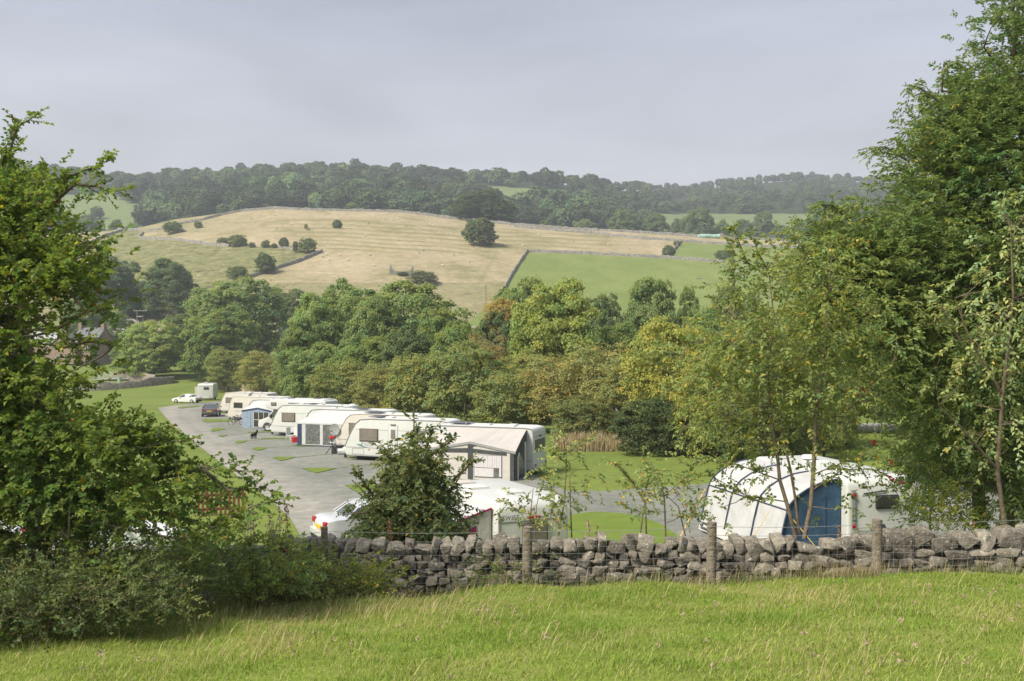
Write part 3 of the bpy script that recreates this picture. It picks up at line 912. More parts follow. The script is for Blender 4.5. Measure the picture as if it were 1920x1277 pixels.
# hedge band behind the caravans
T("hawthorn", 'thorn', 640, 672, 112, 112, (0.092, 0.115, 0.034), "olive hawthorn directly behind the motorhome roof")
T("hawthorn", 'thorn2', 715, 676, 112, 104, (0.100, 0.114, 0.036), "brownish hawthorn behind the blue-walled awning caravan")
T("hawthorn", 'bush', 792, 655, 118, 100, (0.095, 0.118, 0.034), "green hawthorn behind the caravan with solar panels")
T("hawthorn", 'bush2', 872, 640, 132, 96, (0.085, 0.112, 0.034), "full green hawthorn below the chestnut tree")
T("rusty_hawthorn", 'thorn2', 915, 622, 96, 104, (0.118, 0.108, 0.042), "hawthorn with a rusty red-brown top")
T("hawthorn", 'bush', 955, 690, 122, 88, (0.085, 0.108, 0.032), "deep green hawthorn behind the flat caravan roof with vents")
T("hawthorn", 'thorn', 990, 655, 110, 98, (0.105, 0.125, 0.034), "leafy hawthorn under the tall yellow-green tree")
T("orange_thorn", 'airy', 1046, 662, 132, 86, (0.118, 0.120, 0.040), "orange-brown thorn with an open trunk behind the tall seed grasses")
T("olive_thorn", 'airy', 1128, 640, 150, 84, (0.108, 0.120, 0.042), "airy olive-brown thorn over the glimpse of a white van")
T("olive_thorn", 'thorn2', 1175, 660, 110, 80, (0.105, 0.122, 0.038), "olive thorn joining the yellow one and the dark evergreen")
T("low_shrub", 'bush2', 1090, 745, 100, 78, (0.075, 0.092, 0.03), "dark shrub low beside the tall seed grasses", cat="bush")
T("evergreen_bush", 'bush', 1220, 738, 118, 66, (0.036, 0.055, 0.020), "dense dark evergreen bush at the edge of the lawn", cat="bush")
T("evergreen_bush", 'bush2', 1300, 778, 90, 65, (0.045, 0.065, 0.022), "lower dark bush next to the evergreen by the lawn", cat="bush")
T("yellow_thorn", 'thorn', 1272, 592, 176, 70, (0.128, 0.148, 0.030), "bright yellow-green thorn tree above the dark evergreen")
T("yellow_thorn", 'thorn2', 1345, 640, 130, 64, (0.115, 0.138, 0.032), "yellow-green thorn behind the slender young trees")
T("green_thorn", 'thorn', 1420, 575, 170, 66, (0.100, 0.130, 0.032), "green thorn behind the forked young tree trunks")
T("green_thorn", 'bush', 1500, 560, 170, 72, (0.095, 0.130, 0.034), "tall green thorn between young trees and ash")
T("green_thorn", 'bush2', 1430, 720, 140, 60, (0.058, 0.078, 0.024), "dark thorn directly behind the white air awning", cat="tree")
T("green_thorn", 'thorn2', 1545, 690, 100, 62, (0.070, 0.092, 0.028), "dark green thorn next to the lane gap")
T("lane_tree", 'broad', 1600, 560, 190, 88, (0.078, 0.105, 0.03), "tree with a dark bare trunk beside the pale lane", hmul=1.0)
T("lane_tree", 'broad2', 1760, 520, 220, 80, (0.05, 0.07, 0.024), "dark tree behind the great ash trunk")
T("lane_tree", 'bush', 1790, 760, 170, 50, (0.045, 0.062, 0.022), "dark undergrowth bush below the great ash", cat="bush")
T("lane_tree", 'bush2', 1900, 700, 170, 46, (0.04, 0.056, 0.02), "dark bush at the far end of the stone wall", cat="bush")

for u, vt, w, d, key, c, lab in [(552, 640, 60, 175, 'broad2', G_MID, "leafy tree low at the open end of the belt"),
        (700, 560, 120, 140, 'ash', G_ASH, "ash crown between the domed ash and the great tree"), (690, 630, 130, 124, 'broad', G_MID, "broad tree above the brownish hawthorn"),
        (860, 610, 110, 112, 'oval', G_MID, "upright green tree at the foot of the dark chestnut"), (1000, 600, 110, 112, 'round', G_MID, "rounded tree at the shoulder of the yellow-green one"),
        (1090, 600, 110, 118, 'broad2', G_ASH, "green tree filling the belt under the dark rounded tree"), (1160, 610, 110, 108, 'ash', G_MID, "green ash behind the airy olive thorn"),
        (1240, 600, 120, 105, 'broad', G_ASH, "green crown under the two-humped tree"), (1330, 590, 110, 100, 'broad2', G_MID, "green crown behind the yellow-green thorns"), (600, 640, 110, 132, 'broad', G_ASH, "pale leafy tree standing over the motorhome")]:
    T("belt_tree", key, u, vt, w, d, c, lab)
# ---- trees and bushes on the hill ---------------------------------
HB = [("bush", 324, 437.6, 36, 20, "round thorn bush below the crest wall bend"), ("bush2", 372, 427.5, 15, 11, "small thorn bush near the crest wall on the straw hill"),
      ("airy", 574, 431, 8, 10, "tiny bare thorn alone on the straw hill"), ("round", 632.5, 429, 19, 15, "small round tree high on the straw hill"),
      ("thorn", 418, 459, 26, 12, "flat bush at the start of the mid-hill bush row"), ("bush", 446, 461.5, 34, 19, "widest bush of the mid-hill row"),
      ("bush2", 498, 464.5, 15, 12, "neat small bush halfway along the mid-hill row"), ("round", 532, 464.5, 20, 17, "round little tree near the end of the mid-hill row"),
      ("oval", 554, 473, 14, 17, "narrow bush touching the stone wall corner on the hill"), ("bush", 577, 474, 33, 25, "dense bush at the stone wall corner on the hill"),
      ("bush2", 473, 464, 12, 8, "low tuft of bush between two bigger hill bushes"), ("bush", 514, 465, 11, 8, "lowest bush of the mid-hill row"),
      ("broad2", 498, 513, 42, 33, "leaning dark tree below the rough ground on the hill"), ("thorn", 445, 522, 46, 20, "wide low thorn just above the tall tree clump"),
      ("round", 1254, 482.5, 26, 20, "round thorn on the meadow wall junction"), ("bush", 1269, 461, 13, 9, "little thorn at the field gateway wall"),
      ("thorn", 1358, 490, 38, 19, "wide dark thorn where the meadow walls meet"), ("thorn2", 792, 531, 58, 20, "dark wide bush beside the ruined barn"),
      ("thorn", 755, 517, 24, 6, "scrubby weeds at the foot of the ruined barn")]
for key, u, vb, w, h, lab in HB:
    p = hit(u, vb)
    put_tree("hill_bush", key, u, vb - h * 1.2, w * 0.86, p.y, G_DARK if key != 'thorn2' else (0.05, 0.07, 0.03), lab, cat="bush" if h < 18 else "tree")
p = hit(900, 461)
put_tree("lone_tree", 'round', 900, 406, 58, p.y, (0.050, 0.078, 0.026), "single rounded tree standing on the ridged straw hill")
for k, (u, vt, w, d) in enumerate([(880, 362, 52, 566), (908, 356, 62, 572), (938, 368, 48, 570), (868, 378, 34, 562)]):
    put_tree("crest_tree", ('round', 'broad', 'broad2', 'bush')[k], u, vt, w * 1.1, d, (0.034, 0.055, 0.022),
             ("dark tree forming the tapering side of the crest clump", "tallest dome of the dark tree clump on the crest", "dark tree at the steep side of the crest clump", "lowest dark tree of the crest clump by the wall")[k])
FT = [(1168, 392, 62, 665, 'round', "round tree beyond the upper field wall", G_BLUE), (1232, 402, 54, 670, 'oval', "pale tree beyond the straw strip", G_BLUE),
      (1308, 389, 60, 660, 'broad', "tallest tree behind the mint green sheeted heap", G_BLUE), (1353, 408, 32, 668, 'round', "small tree over the ruin by the mint heap", G_ASH),
      (1431, 398, 44, 672, 'oval', "dark tree between young tree tops on the far strip", G_BLUE), (1475, 422, 70, 660, 'broad2', "low spreading tree behind the straw strip", G_BLUE),
      (1023, 411, 22, 620, 'bush', "small dark bush beyond the crest wall", G_DARK), (1095, 410, 40, 690, 'broad', "pale green tree below the far wood", G_ASH),
      (1270, 410, 30, 690, 'oval', "slim tree among those beyond the straw strip", G_BLUE), (1395, 410, 36, 690, 'broad', "hazy tree beyond the far meadow edge", G_BLUE),
      (110, 404, 44, 700, 'broad2', "hazy tree over the low straw crest", G_BLUE), (169, 402, 46, 640, 'broad', "wide dark tree just behind the low crest", G_DARK),
      (218, 409, 28, 620, 'round', "compact dark tree on the low crest", G_DARK), (248, 413, 24, 625, 'bush', "bushy tree beside the compact dark one on the crest", G_MID),
      (181, 386, 24, 800, 'round', "isolated hazy tree in the far pale fields", G_BLUE), (248, 343, 36, 905, 'oval', "conical dark tree at the edge of the far wood", G_BLUE),
      (593, 361, 32, 760, 'round', "pale round tree standing out from the far wood", (0.10, 0.14, 0.06)), (690, 374, 26, 745, 'bush', "pale bush over the crest wall", (0.10, 0.13, 0.055)),
      (643, 372, 6, 735, 'oval', "slim yellow tree over the crest wall", (0.20, 0.21, 0.07)), (660, 381, 30, 730, 'bush2', "low pale shrub behind the crest wall", (0.10, 0.13, 0.05))]
for u, vt, w, d, key, lab, c in FT:
    put_tree("distant_tree", key, u, vt, w, d, c, lab)

# ---- far woods: one mass of crowns --------------------------------
def woodland(name, label_poly_fn, n, seed, keep):
    rng = np.random.default_rng(seed)
    Vs, Fs, Ts = [], [], []
    off = 0
    src = []
    for key in ('far', 'far2'):
        me = TPL[key][0]
        v = np.empty(len(me.vertices) * 3, np.float32); me.vertices.foreach_get("co", v)
        f = np.empty(len(me.loops), np.int32); me.loops.foreach_get("vertex_index", f)
        tt = np.empty(len(me.vertices) * 3, np.float32); me.attributes["tint"].data.foreach_get("vector", tt)
        src.append((v.reshape(-1, 3), f.reshape(-1, 3), tt.reshape(-1, 3)))
    placed = 0
    for u, d, sc, tone in keep(rng, n):
        v, f, tt = src[placed % 2]
        a = rng.random() * 6.283
        ca, sa = math.cos(a), math.sin(a)
        w = sc * rng.uniform(0.65, 1.45); h = sc * rng.uniform(0.7, 1.3)
        x = (u - 960) / F * d; z = g1(x, d)
        q = np.stack([(v[:, 0] * ca - v[:, 1] * sa) * w / 9 + x, (v[:, 0] * sa + v[:, 1] * ca) * w / 9 + d, v[:, 2] * h / 10 + z], 1)
        Vs.append(q); Fs.append(f + off); off += len(q)
        Ts.append(tt * tone)
        placed += 1
    me = np_mesh(name, np.concatenate(Vs), np.concatenate(Fs), M['leaf_far'], {"tint": np.concatenate(Ts)})
    o = link(name, me); o["kind"] = "stuff"; o.color = (0.12, 0.18, 0.085, 1)
    return o

def far_positions(rng, n):
    out = []
    tries = 0
    while len(out) < n and tries < n * 40:
        tries += 1
        u = rng.uniform(-60, 1720)
        vc = float(np.interp(u, CX, CY)); vr = float(np.interp(u, RX, RY))
        v = rng.uniform(vr - 1, vc + 4)
        bad = False
        for p_ in FIELDS:
            if in_poly(np.array([u]), np.array([v]), p_)[0]: bad = True
        if bad: continue
        D3 = 1100 + 400 * float(sstep(1080, 1300, np.array([u]))[0])
        vf0 = vc + 5
        s = np.clip((v - vf0) / (vr - vf0), 0, 1)
        d = 1 / (1 / 720 + (1 / D3 - 1 / 720) * s)
        ok = True
        for (u2, v2) in out[-400:]:
            if abs(u2 - u) < (9 if u < 1150 else 7) and abs(v2 - v) < 3.0: ok = False; break
        if not ok: continue
        out.append((u, v))
        tone = rng.choice([0.55, 0.8, 1.0, 1.3, 1.8], p=[.22, .3, .25, .15, .08]) * (1 + .25 * math.sin(u / 37.0) * math.sin(v / 11.0 + u / 90.0))
        tone = tone if u < 1150 else 0.55 * tone + 0.45
        yield u, d, (12.5 if u < 1150 else 9.5) * rng.uniform(0.8, 1.25), np.array([tone * rng.uniform(.9, 1.15), tone, tone * rng.uniform(.85, 1.05)])
    # ridge line
    for u in np.arange(-40, 1720, 11.0):
        D3 = 1100 + 400 * float(sstep(1080, 1300, np.array([u]))[0])
        if in_poly(np.array([u]), np.array([352.0]), FC)[0] and False: continue
        tone = rng.uniform(0.6, 0.9)
        big = 14.5 if rng.random() < 0.18 else 11.5
        if 1120 < u < 1150: big = 8
        yield u + rng.uniform(-4, 4), D3 + rng.uniform(-10, 15), (big if u < 1150 else 11.0), np.array([tone, tone, tone])
woodland("woodland", None, 1000, 7, far_positions)

# ---- field walls on the hill --------------------------------------
def field_wall(px, label, h=1.35, w=0.8, seed=0, group="drystone field walls on the hill", material=None, pts=None, step=2.2, hv=0.22):
    r = random.Random(seed)
    if pts is None: pts = [hit(u, v) for u, v in px]
    dense = []
    for a, b in zip(pts[:-1], pts[1:]):
        k = max(1, int((b - a).length / step))
        for j in range(k): dense.append(a.lerp(b, j / k))
    dense.append(pts[-1])
    V, Fc = [], []
    for i, p in enumerate(dense):
        q = dense[min(i + 1, len(dense) - 1)] - dense[max(i - 1, 0)]
        nrm = Vector((-q.y, q.x, 0)).normalized()
        z = g1(p.x, p.y)
        hh = h * (1 + r.uniform(-hv, hv)); c = p + nrm * r.uniform(-.08, .08)
        for s_, zz, ww in ((-1, -0.5, w), (-1, hh * 0.9, w * .62), (-1, hh, w * .3), (1, hh * r.uniform(.94, 1.03), w * .3), (1, hh * 0.88, w * .62), (1, -0.5, w)):
            V.append((c.x + nrm.x * s_ * ww / 2, c.y + nrm.y * s_ * ww / 2, z + zz))
    n = len(dense)
    for i in range(n - 1):
        for k in range(5):
            Fc.append((i * 6 + k, i * 6 + k + 1, (i + 1) * 6 + k + 1, (i + 1) * 6 + k))
    o = link("stone_wall", np_mesh("stone_wall", V, Fc, material or M['farstone']))
    return tag(o, label, "stone wall", group)
field_wall([(275, 435), (307, 430), (342, 420), (381, 413), (416, 404), (455, 396.5), (519, 391.5), (551, 393.5), (611, 395), (760, 399), (800, 404), (852, 411)], "long stone wall along the top of the straw hill", seed=1)
field_wall([(852, 411), (957, 421.5), (1053, 429), (1200, 437), (1310, 444), (1374, 447.5), (1511, 454), (1640, 458)], "upper stone wall bounding the narrow straw strip", seed=2)
field_wall([(962, 426), (1108, 438), (1200, 448), (1278, 453), (1374, 460), (1511, 467), (1640, 471)], "lower stone wall bounding the narrow straw strip", seed=3)
field_wall([(989, 472.5), (1081, 476), (1250, 484.5), (1365, 493)], "stone wall along the top of the bright meadow", seed=4)
field_wall([(989, 472.5), (972, 497), (955, 525), (945, 545)], "stone wall running downhill beside the bright meadow", seed=5)
field_wall([(1365, 494), (1378, 508), (1396, 524)], "short pale stone wall leaning off the meadow corner", seed=6)
field_wall([(1278, 453.5), (1266, 468), (1256, 482)], "short stone wall linking gateway and meadow", seed=7)
field_wall([(150, 462), (174, 453.5), (197, 443.5), (229, 433.5), (261, 432.5), (268, 438), (261, 447), (292, 449.5), (342, 452.5), (392, 459.5), (430, 463)], "winding stone wall round the rough green pasture", seed=8)
field_wall([(487, 463), (551, 468)], "broken stone wall behind the mid-hill bushes", seed=9, h=0.9)
field_wall([(604, 473), (558, 492.5), (519, 505), (470, 521)], "stone wall dropping from bush corner to tall trees", seed=10)
field_wall([(90, 440), (126, 437), (229, 433)], "stone wall on the low straw crest", seed=11)

# sheep
def sheep_mesh():
    bm = bmesh.new()
    def ell(c, s, seg=8):
        r_ = bmesh.ops.create_uvsphere(bm, u_segments=seg, v_segments=6, radius=1.0)
        bmesh.ops.scale(bm, vec=s, verts=r_['verts']); bmesh.ops.translate(bm, vec=c, verts=r_['verts'])
    ell((0, 0, 0.62), (0.58, 0.28, 0.30)); ell((0.60, 0, 0.62), (0.22, 0.13, 0.15)); ell((0.42, 0, 0.70), (0.22, 0.17, 0.2))
    for x in (-0.36, 0.34):
        for y in (-0.14, 0.14):
            r_ = bmesh.ops.create_cone(bm, segments=6, radius1=0.05, radius2=0.07, depth=0.46, cap_ends=True)
            bmesh.ops.translate(bm, vec=(x, y, 0.23), verts=r_['verts'])
    me = bpy.data.meshes.new("sheep"); bm.to_mesh(me); bm.free(); me.materials.append(M['wool']); return me
SH = sheep_mesh()
rs = random.Random(3)
SHP = [(534, 417), (538, 421), (547, 422), (518, 429), (578, 429.5), (657, 430), (684, 443), (611, 456.5), (623, 457), (746, 452), (612, 479), (617, 489), (652, 489), (637, 480), (694, 480), (793, 471), (786, 475), (811, 425), (800, 410), (760, 424), (690, 420), (604, 483),
       (922, 459), (956, 425), (961, 426), (840, 440), (875, 448), (1010, 442), (1075, 452), (1140, 460), (1180, 467), (980, 462), (735, 414), (720, 411), (745, 412), (505, 411), (515, 404), (470, 412), (850, 480), (880, 492), (700, 500), (830, 500)]
for u, v in SHP:
    p = hit(u, v)
    o = link("sheep", SH, None, p, (0, 0, rs.uniform(0, 6.28)), (1.05, 1.05, 1.05))
    tag(o, "white sheep grazing on the straw-coloured hill pasture", "sheep", "sheep on the hill")

# ------------------------------------------------------------------ caravans and vehicles (local frame: x along the length from nose, y from near side to far side, z up)
def rot_local(o, x, d, yaw, z=None):
    o.location = (x, d, zsite(d) if z is None else z)
    o.rotation_euler = (0, 0, yaw)

def wheel(parent, x, y, r=0.30, w=0.18, rim=None):
    t_ = MB().disc((0, 0, 0), r, w, 'Y', 24).build("wheel", M['rubber'], parent, bevel=0.025, segs=2, smooth=True)
    t_.location = (x, y, r)
    rm = MB().disc((0, 0, 0), r * 0.62, w + 0.03, 'Y', 20)
    link("rim", rm.mesh("rim", rim or M['wheelrim'], 0.012, 1), t_)
    return t_

def win_side(parent, x0, x1, z0, z1, y=-0.012, name="window", pane=None, r=0.07):
    """framed window on the near side (plane y=0)"""
    f = MB().bx(x0, x1, y - 0.02, y + 0.03, z0, z1)
    fo = f.build(name, M['frame'], parent, bevel=r * 0.25, segs=2)
    b = 0.055
    p_ = MB().bx(x0 + b, x1 - b, y - 0.045, y - 0.01, z0 + b, z1 - b * 0.8)
    link("pane", p_.mesh("pane", pane or M['pane'], 0.02, 2), fo)
    return fo

def win_end(parent, X_, y0, y1, z0, z1, pane=None, name="window"):
    f = MB().bx(X_ - 0.03, X_ + 0.02, y0, y1, z0, z1)
    fo = f.build(name, M['frame'], parent, bevel=0.03, segs=2)
    b = 0.06
    p_ = MB().bx(X_ + 0.005, X_ + 0.045, y0 + b, y1 - b, z0 + b, z1 - b)
    link("pane", p_.mesh("pane", pane or M['pane'], 0.02, 2), fo)
    return fo

def caravan(name, label, x, d, yaw, Lg=6.4, W=2.2, H=2.55, body='white', nose=0.75, door=None, windows=(), end_win=True, vents=(), solar=(), group="caravans pitched along the gravel",
            stripes=True, hitch=True, locker=None, dish=None, tailtop=0.06, z=None, cat="caravan", zb=0.33, style=0, endrail=True):
    root = empty(name, (x, d, zsite(d) if z is None else z), yaw, label, cat, group)
    bm_ = M[body]
    hn = H - zb
    prof = [(0.10, zb), (-0.02, zb + 0.25), (0.0, zb + 0.55), (nose * 0.38, zb + hn * 0.58), (nose * 0.78, zb + hn * 0.86), (nose * 1.15, H - 0.06), (nose * 1.9, H),
            (Lg - 0.5, H), (Lg - 0.12, H - 0.05), (Lg - tailtop * .5, H - 0.22), (Lg, H - 0.6), (Lg, zb + 0.3), (Lg - 0.06, zb)]
    MB().prism(prof, 0, W).build("body", bm_, root, bevel=0.075, segs=3, smooth=True, angle=50)
    # roof skin, edge trim along the near side following the profile
    e_ = MB()
    tp = [(a, -0.004, b) for a, b in prof[2:11]]
    e_.tube([(a + (0.02 if i < 3 else 0), y_, b + 0.0) for i, (a, y_, b) in enumerate(tp)], 0.028, 5)
    e_.build("edge_trim", M['ltrim' if body != 'cream' else 'cream'], root)
    rf = [(nose * 1.25, H - 0.035), (nose * 1.9, H + 0.012), (Lg - 0.5, H + 0.012), (Lg - 0.2, H - 0.03), (Lg - 0.2, H - 0.06), (nose * 1.25, H - 0.07)]
    MB().prism(rf, 0.12, W - 0.12).build("roof", M['roofwhite'], root, bevel=0.01, segs=1)
    if stripes:
        MB().bx(0.12, Lg - 0.1, -0.012, 0.01, zb + 0.50, zb + 0.53).build("waist_trim", M['ltrim'], root)
        MB().bx(nose * 0.8, Lg - 0.25, -0.010, 0.01, zb + 1.62, zb + 1.635).build("upper_seam", M['ltrim'], root)
    MB().bx(0.15, Lg - 0.12, -0.014, 0.02, zb - 0.02, zb + 0.06).build("skirt", M['ltrim'], root, bevel=0.01, segs=1)
    for w in windows:
        win_side(root, *w[:4], pane=M[w[4]] if len(w) > 4 else None)
    if door is not None:
        dr = MB().bx(door, door + 0.62, -0.022, 0.02, zb + 0.12, zb + 1.92).build("door", bm_, root, bevel=0.03, segs=2, smooth=True)
        link("door_seal", MB().bx(door - 0.02, door + 0.64, -0.012, 0.015, zb + 0.10, zb + 1.94).mesh("door_seal", M['ltrim'], 0.03, 2), dr)
        wn = MB().bx(door + 0.17, door + 0.47, -0.045, 0, zb + 1.12, zb + 1.68).mesh("window", M['pane'], 0.03, 2)
        link("window", wn, dr)
        link("handle", MB().disc((door + 0.09, -0.04, zb + 0.92), 0.05, 0.05, 'Y', 12).mesh("handle", M['dark']), dr)
        MB().box((door + 0.31, -0.05, zb + 2.0), (0.34, 0.1, 0.05)).build("awning_light", M['ltrim'], root, bevel=0.01, segs=1)
    if locker:
        f = MB()
        x0, x1, z0, z1 = locker
        for a in ((x0, x1, z0, z0 + .02), (x0, x1, z1 - .02, z1)): f.bx(a[0], a[1], -0.012, 0.01, a[2], a[3])
        for a in (x0, x1): f.bx(a - .01, a + .01, -0.012, 0.01, z0, z1)
        f.build("locker_hatch", M['ltrim'], root)
        MB().box((x1 + 0.35, -0.02, zb + 0.42), (0.09, 0.04, 0.05)).build("side_marker_lamp", M['amber'], root)
    if end_win:
        win_end(root, Lg, 0.30, W - 0.30, zb + 0.98, zb + 1.62)
        if endrail:
            MB().bx(Lg - 0.01, Lg + 0.012, 0.16, W - 0.16, zb + 1.78, zb + 1.80).build("panel_seam", M['ltrim'], root)
            MB().bx(Lg - 0.03, Lg + 0.05, 0.12, W - 0.12, zb + 0.02, zb + 0.42).build("bumper", bm_, root, bevel=0.05, segs=2, smooth=True)
            for y_ in (0.25, W - 0.25):
                MB().disc((Lg + 0.05, y_, zb + 0.28), 0.085, 0.05, 'X', 14).build("tail_lamp", M['red'], root)
            MB().bx(Lg - 0.01, Lg + 0.03, W / 2 - 0.16, W / 2 + 0.16, H - 0.50, H - 0.44).build("high_lamp", M['dark'], root)
    for (vx, vy, s_) in vents:
        v_ = MB().bx(vx - s_ / 2, vx + s_ / 2, vy - s_ / 2, vy + s_ / 2, H + 0.005, H + 0.075).build("roof_vent", M['roofwhite'], root, bevel=0.02, segs=2)
        link("vent_base", MB().bx(vx - s_ * .55, vx + s_ * .55, vy - s_ * .55, vy + s_ * .55, H, H + 0.03).mesh("vent_base", M['ltrim'], 0.008, 1), v_)
    for (vx, vy, sx, sy) in solar:
        MB().box((vx, vy, H + 0.09), (sx, sy, 0.03)).build("solar_panel", M['solar'], root, bevel=0.006, segs=1)
    if dish:
        dx, dy = dish
        m_ = MB().tube([(dx, dy, H), (dx, dy, H + 0.28)], 0.025, 6)
        ao = m_.build("aerial", M['roofwhite'], root)
        link("aerial_head", MB().disc((dx, dy, H + 0.30), 0.28, 0.09, 'Z', 18, 0.2).mesh("aerial_head", M['roofwhite'], 0.01, 1), ao)
    for y_ in (0.06, W - 0.06):
        wheel(root, Lg * 0.56, y_ + (0.05 if y_ < 1 else -0.05))
    MB().bx(0.6, Lg - 0.4, 0.3, W - 0.3, 0.18, zb + 0.02).build("chassis", M['dark'], root)
    for sx in (0.75, Lg - 0.6):
        for y_ in (0.22, W - 0.22):
            MB().tube([(sx, y_, 0.28), (sx - 0.12, y_, 0.02)], 0.03, 6).box((sx - 0.12, y_, 0.015), (0.2, 0.16, 0.03)).build("steady_leg", M['steel'], root)
    if hitch:
        h_ = MB()
        h_.tube([(0.4, W / 2 - 0.55, 0.42), (-0.85, W / 2, 0.42)], 0.035, 6).tube([(0.4, W / 2 + 0.55, 0.42), (-0.85, W / 2, 0.42)], 0.035, 6)
        h_.tube([(-0.85, W / 2, 0.42), (-1.12, W / 2, 0.44)], 0.045, 6)
        ho_ = h_.build("hitch", M['steel'], root)
        link("jockey_wheel", MB().tube([(-0.62, W / 2 + .1, 0.75), (-0.62, W / 2 + .1, 0.2)], 0.03, 6).disc((-0.62, W / 2 + .1, 0.11), 0.11, 0.06, 'Y', 12).mesh("jockey_wheel", M['dark']), ho_)
        MB().prism([(-0.62, 0.42), (-0.55, 0.72), (-0.2, 0.86), (0.1, 0.88), (0.1, 0.42)], W / 2 - 0.42, W / 2 + 0.42).build("hitch_cover", M['white'], root, bevel=0.06, segs=2, smooth=True)
    return root

YAW = R(-20)
def nose_at(u, d): return ((u - 960) / F * d, d)

# caravan with printed flank and half-hidden door (closest whole one)
x, d = nose_at(646, 62.0)
c2 = caravan("caravan", "white caravan with teal flourish under its window and a narrow door", x, d, YAW, 7.0, 2.25, 2.62, 'ivory', 0.95, door=3.05,
             windows=[(1.05, 2.35, 1.22, 2.02), (4.6, 5.7, 1.30, 2.0)], vents=[(2.6, 1.2, 0.5), (4.4, 0.8, 0.42), (5.9, 1.1, 0.42)], solar=[(1.75, 1.25, 0.9, 1.1)], locker=(0.55, 1.35, 0.42, 0.78))
pr = MB()
pr.poly([(0.82, -0.014, 1.06), (1.16, -0.014, 1.04), (1.34, -0.014, 0.88), (1.02, -0.014, 0.95)], 0.004)
pr.poly([(1.12, -0.014, 1.0), (1.3, -0.014, 0.93), (1.75, -0.014, 0.84), (1.25, -0.014, 0.88)], 0.004)
pr.build("teal_flourish", M['teal'], c2)
MB().poly([(1.18, -0.014, 1.02), (1.24, -0.014, 1.17), (1.27, -0.014, 1.17), (1.21, -0.014, 1.02)], 0.004).build("initial_letter", M['blackprint'], c2)
def text(name, s, size, parent, loc, rot, material, shear=0.0, ext=0.003, sp=1.0):
    cu = bpy.data.curves.new(name, 'FONT')
    cu.body = s; cu.size = size; cu.extrude = ext; cu.shear = shear; cu.space_character = sp
    cu.materials.append(material)
    tmp = bpy.data.objects.new(name, cu); COL.objects.link(tmp)
    me_ = bpy.data.meshes.new_from_object(tmp); bpy.data.objects.remove(tmp); bpy.data.curves.remove(cu)
    if not me_.materials: me_.materials.append(material)
    o = bpy.data.objects.new(name, me_); COL.objects.link(o)
    o.parent = parent; o.location = loc; o.rotation_euler = rot
    return o
mk = MB(); rk = random.Random(2)      # worn, unreadable row of letter strokes
for k in range(7):
    xk = 1.34 + k * 0.10
    mk.bx(xk, xk + 0.02, -0.016, -0.008, 1.05, 1.05 + rk.choice((0.10, 0.13, 0.15)))
    if k % 2 == 0: mk.bx(xk, xk + 0.07, -0.0165, -0.009, 1.05, 1.07)
mko = mk.build("lettering", M['greyprint'], c2); mko["kind"] = "stuff"
MB().bx(1.36, 2.0, -0.013, 0.0, 0.955, 0.985).build("underline", M['greyprint'], c2)

# tan caravan partly behind it
x, d = nose_at(630, 68.5)
c3 = caravan("caravan", "pale tan caravan wedged behind the teal-printed one, with roof solar panel", x, d, YAW, 6.6, 2.25, 2.60, 'cream', 1.0, windows=[(1.0, 2.3, 1.18, 1.98)],
             vents=[(3.6, 1.1, 0.45), (4.6, 0.9, 0.4), (5.6, 1.2, 0.4)], solar=[(2.6, 0.95, 1.2, 1.2)])
# caravan with navy awning
x, d = nose_at(563, 75.5)
c4 = caravan("caravan", "white caravan carrying the navy and grey awning with clear windows", x, d, YAW, 7.2, 2.25, 2.60, 'ivory', 0.9, windows=[(0.78, 1.6, 1.25, 1.95), (5.9, 6.6, 1.3, 1.95)],
             vents=[(2.2, 1.3, 0.4), (4.6, 1.4, 0.45)], solar=[(4.9, 0.9, 1.0, 0.9)], dish=(3.6, 1.6))
x, d = nose_at(507, 83)
c5 = caravan("caravan", "white caravan between motorhome and navy awning, dish leaning on its flank", x, d, YAW, 7.2, 2.25, 2.62, 'ivory', 1.0, windows=[(1.1, 2.4, 1.22, 1.98), (4.0, 5.0, 1.3, 1.95)],
             vents=[(2.4, 1.1, 0.45), (4.3, 1.0, 0.42), (5.9, 1.2, 0.4)], solar=[(3.3, 1.3, 0.7, 1.0)])
x, d = nose_at(457, 96)
c7 = caravan("caravan", "white caravan with pale blue porch awning, mostly hidden behind the motorhome", x, d, YAW, 6.2, 2.25, 2.58, 'white', 0.95, windows=[(1.0, 1.9, 1.3, 1.95)], vents=[(2.4, 1.1, 0.4), (4.2, 1.1, 0.4)])
x, d = nose_at(427, 106)
c8 = caravan("caravan", "cream caravan with a dark strip flash, in front of its cream twin", x, d, YAW, 6.6, 2.25, 2.55, 'cream', 0.55, windows=[(0.75, 1.85, 1.35, 1.92, 'pane_dark'), (4.1, 4.75, 1.4, 1.95, 'pane_dark')], vents=[(3.0, 1.1, 0.5), (2.4, 1.2, 0.4)], stripes=False)
MB().poly([(0.7, -0.014, 0.98), (1.2, -0.014, 1.05), (1.75, -0.014, 1.0), (1.2, -0.014, 0.99)], 0.004).build("flash", M['greyprint'], c8)
MB().poly([(1.9, 0.8, 2.6), (1.9, 1.5, 2.6), (2.25, 1.5, 2.95), (2.25, 0.8, 2.95)], 0.03).build("open_skylight", M['white'], c8)
x, d = nose_at(412, 121)
c9 = caravan("caravan", "cream caravan furthest along the row, white hitch at the grass edge", x, d, YAW, 6.8, 2.25, 2.55, 'cream', 0.75, windows=[(0.85, 1.75, 1.30, 1.95), (4.0, 4.5, 1.7, 1.95, 'pane_dark')], vents=[(2.6, 1.1, 0.5), (5.0, 1.2, 0.4)], stripes=False)
MB().poly([(0.75, -0.014, 0.95), (1.0, -0.014, 1.08), (1.3, -0.014, 1.08), (1.0, -0.014, 1.0)], 0.004).build("flash", M['greyprint'], c9)
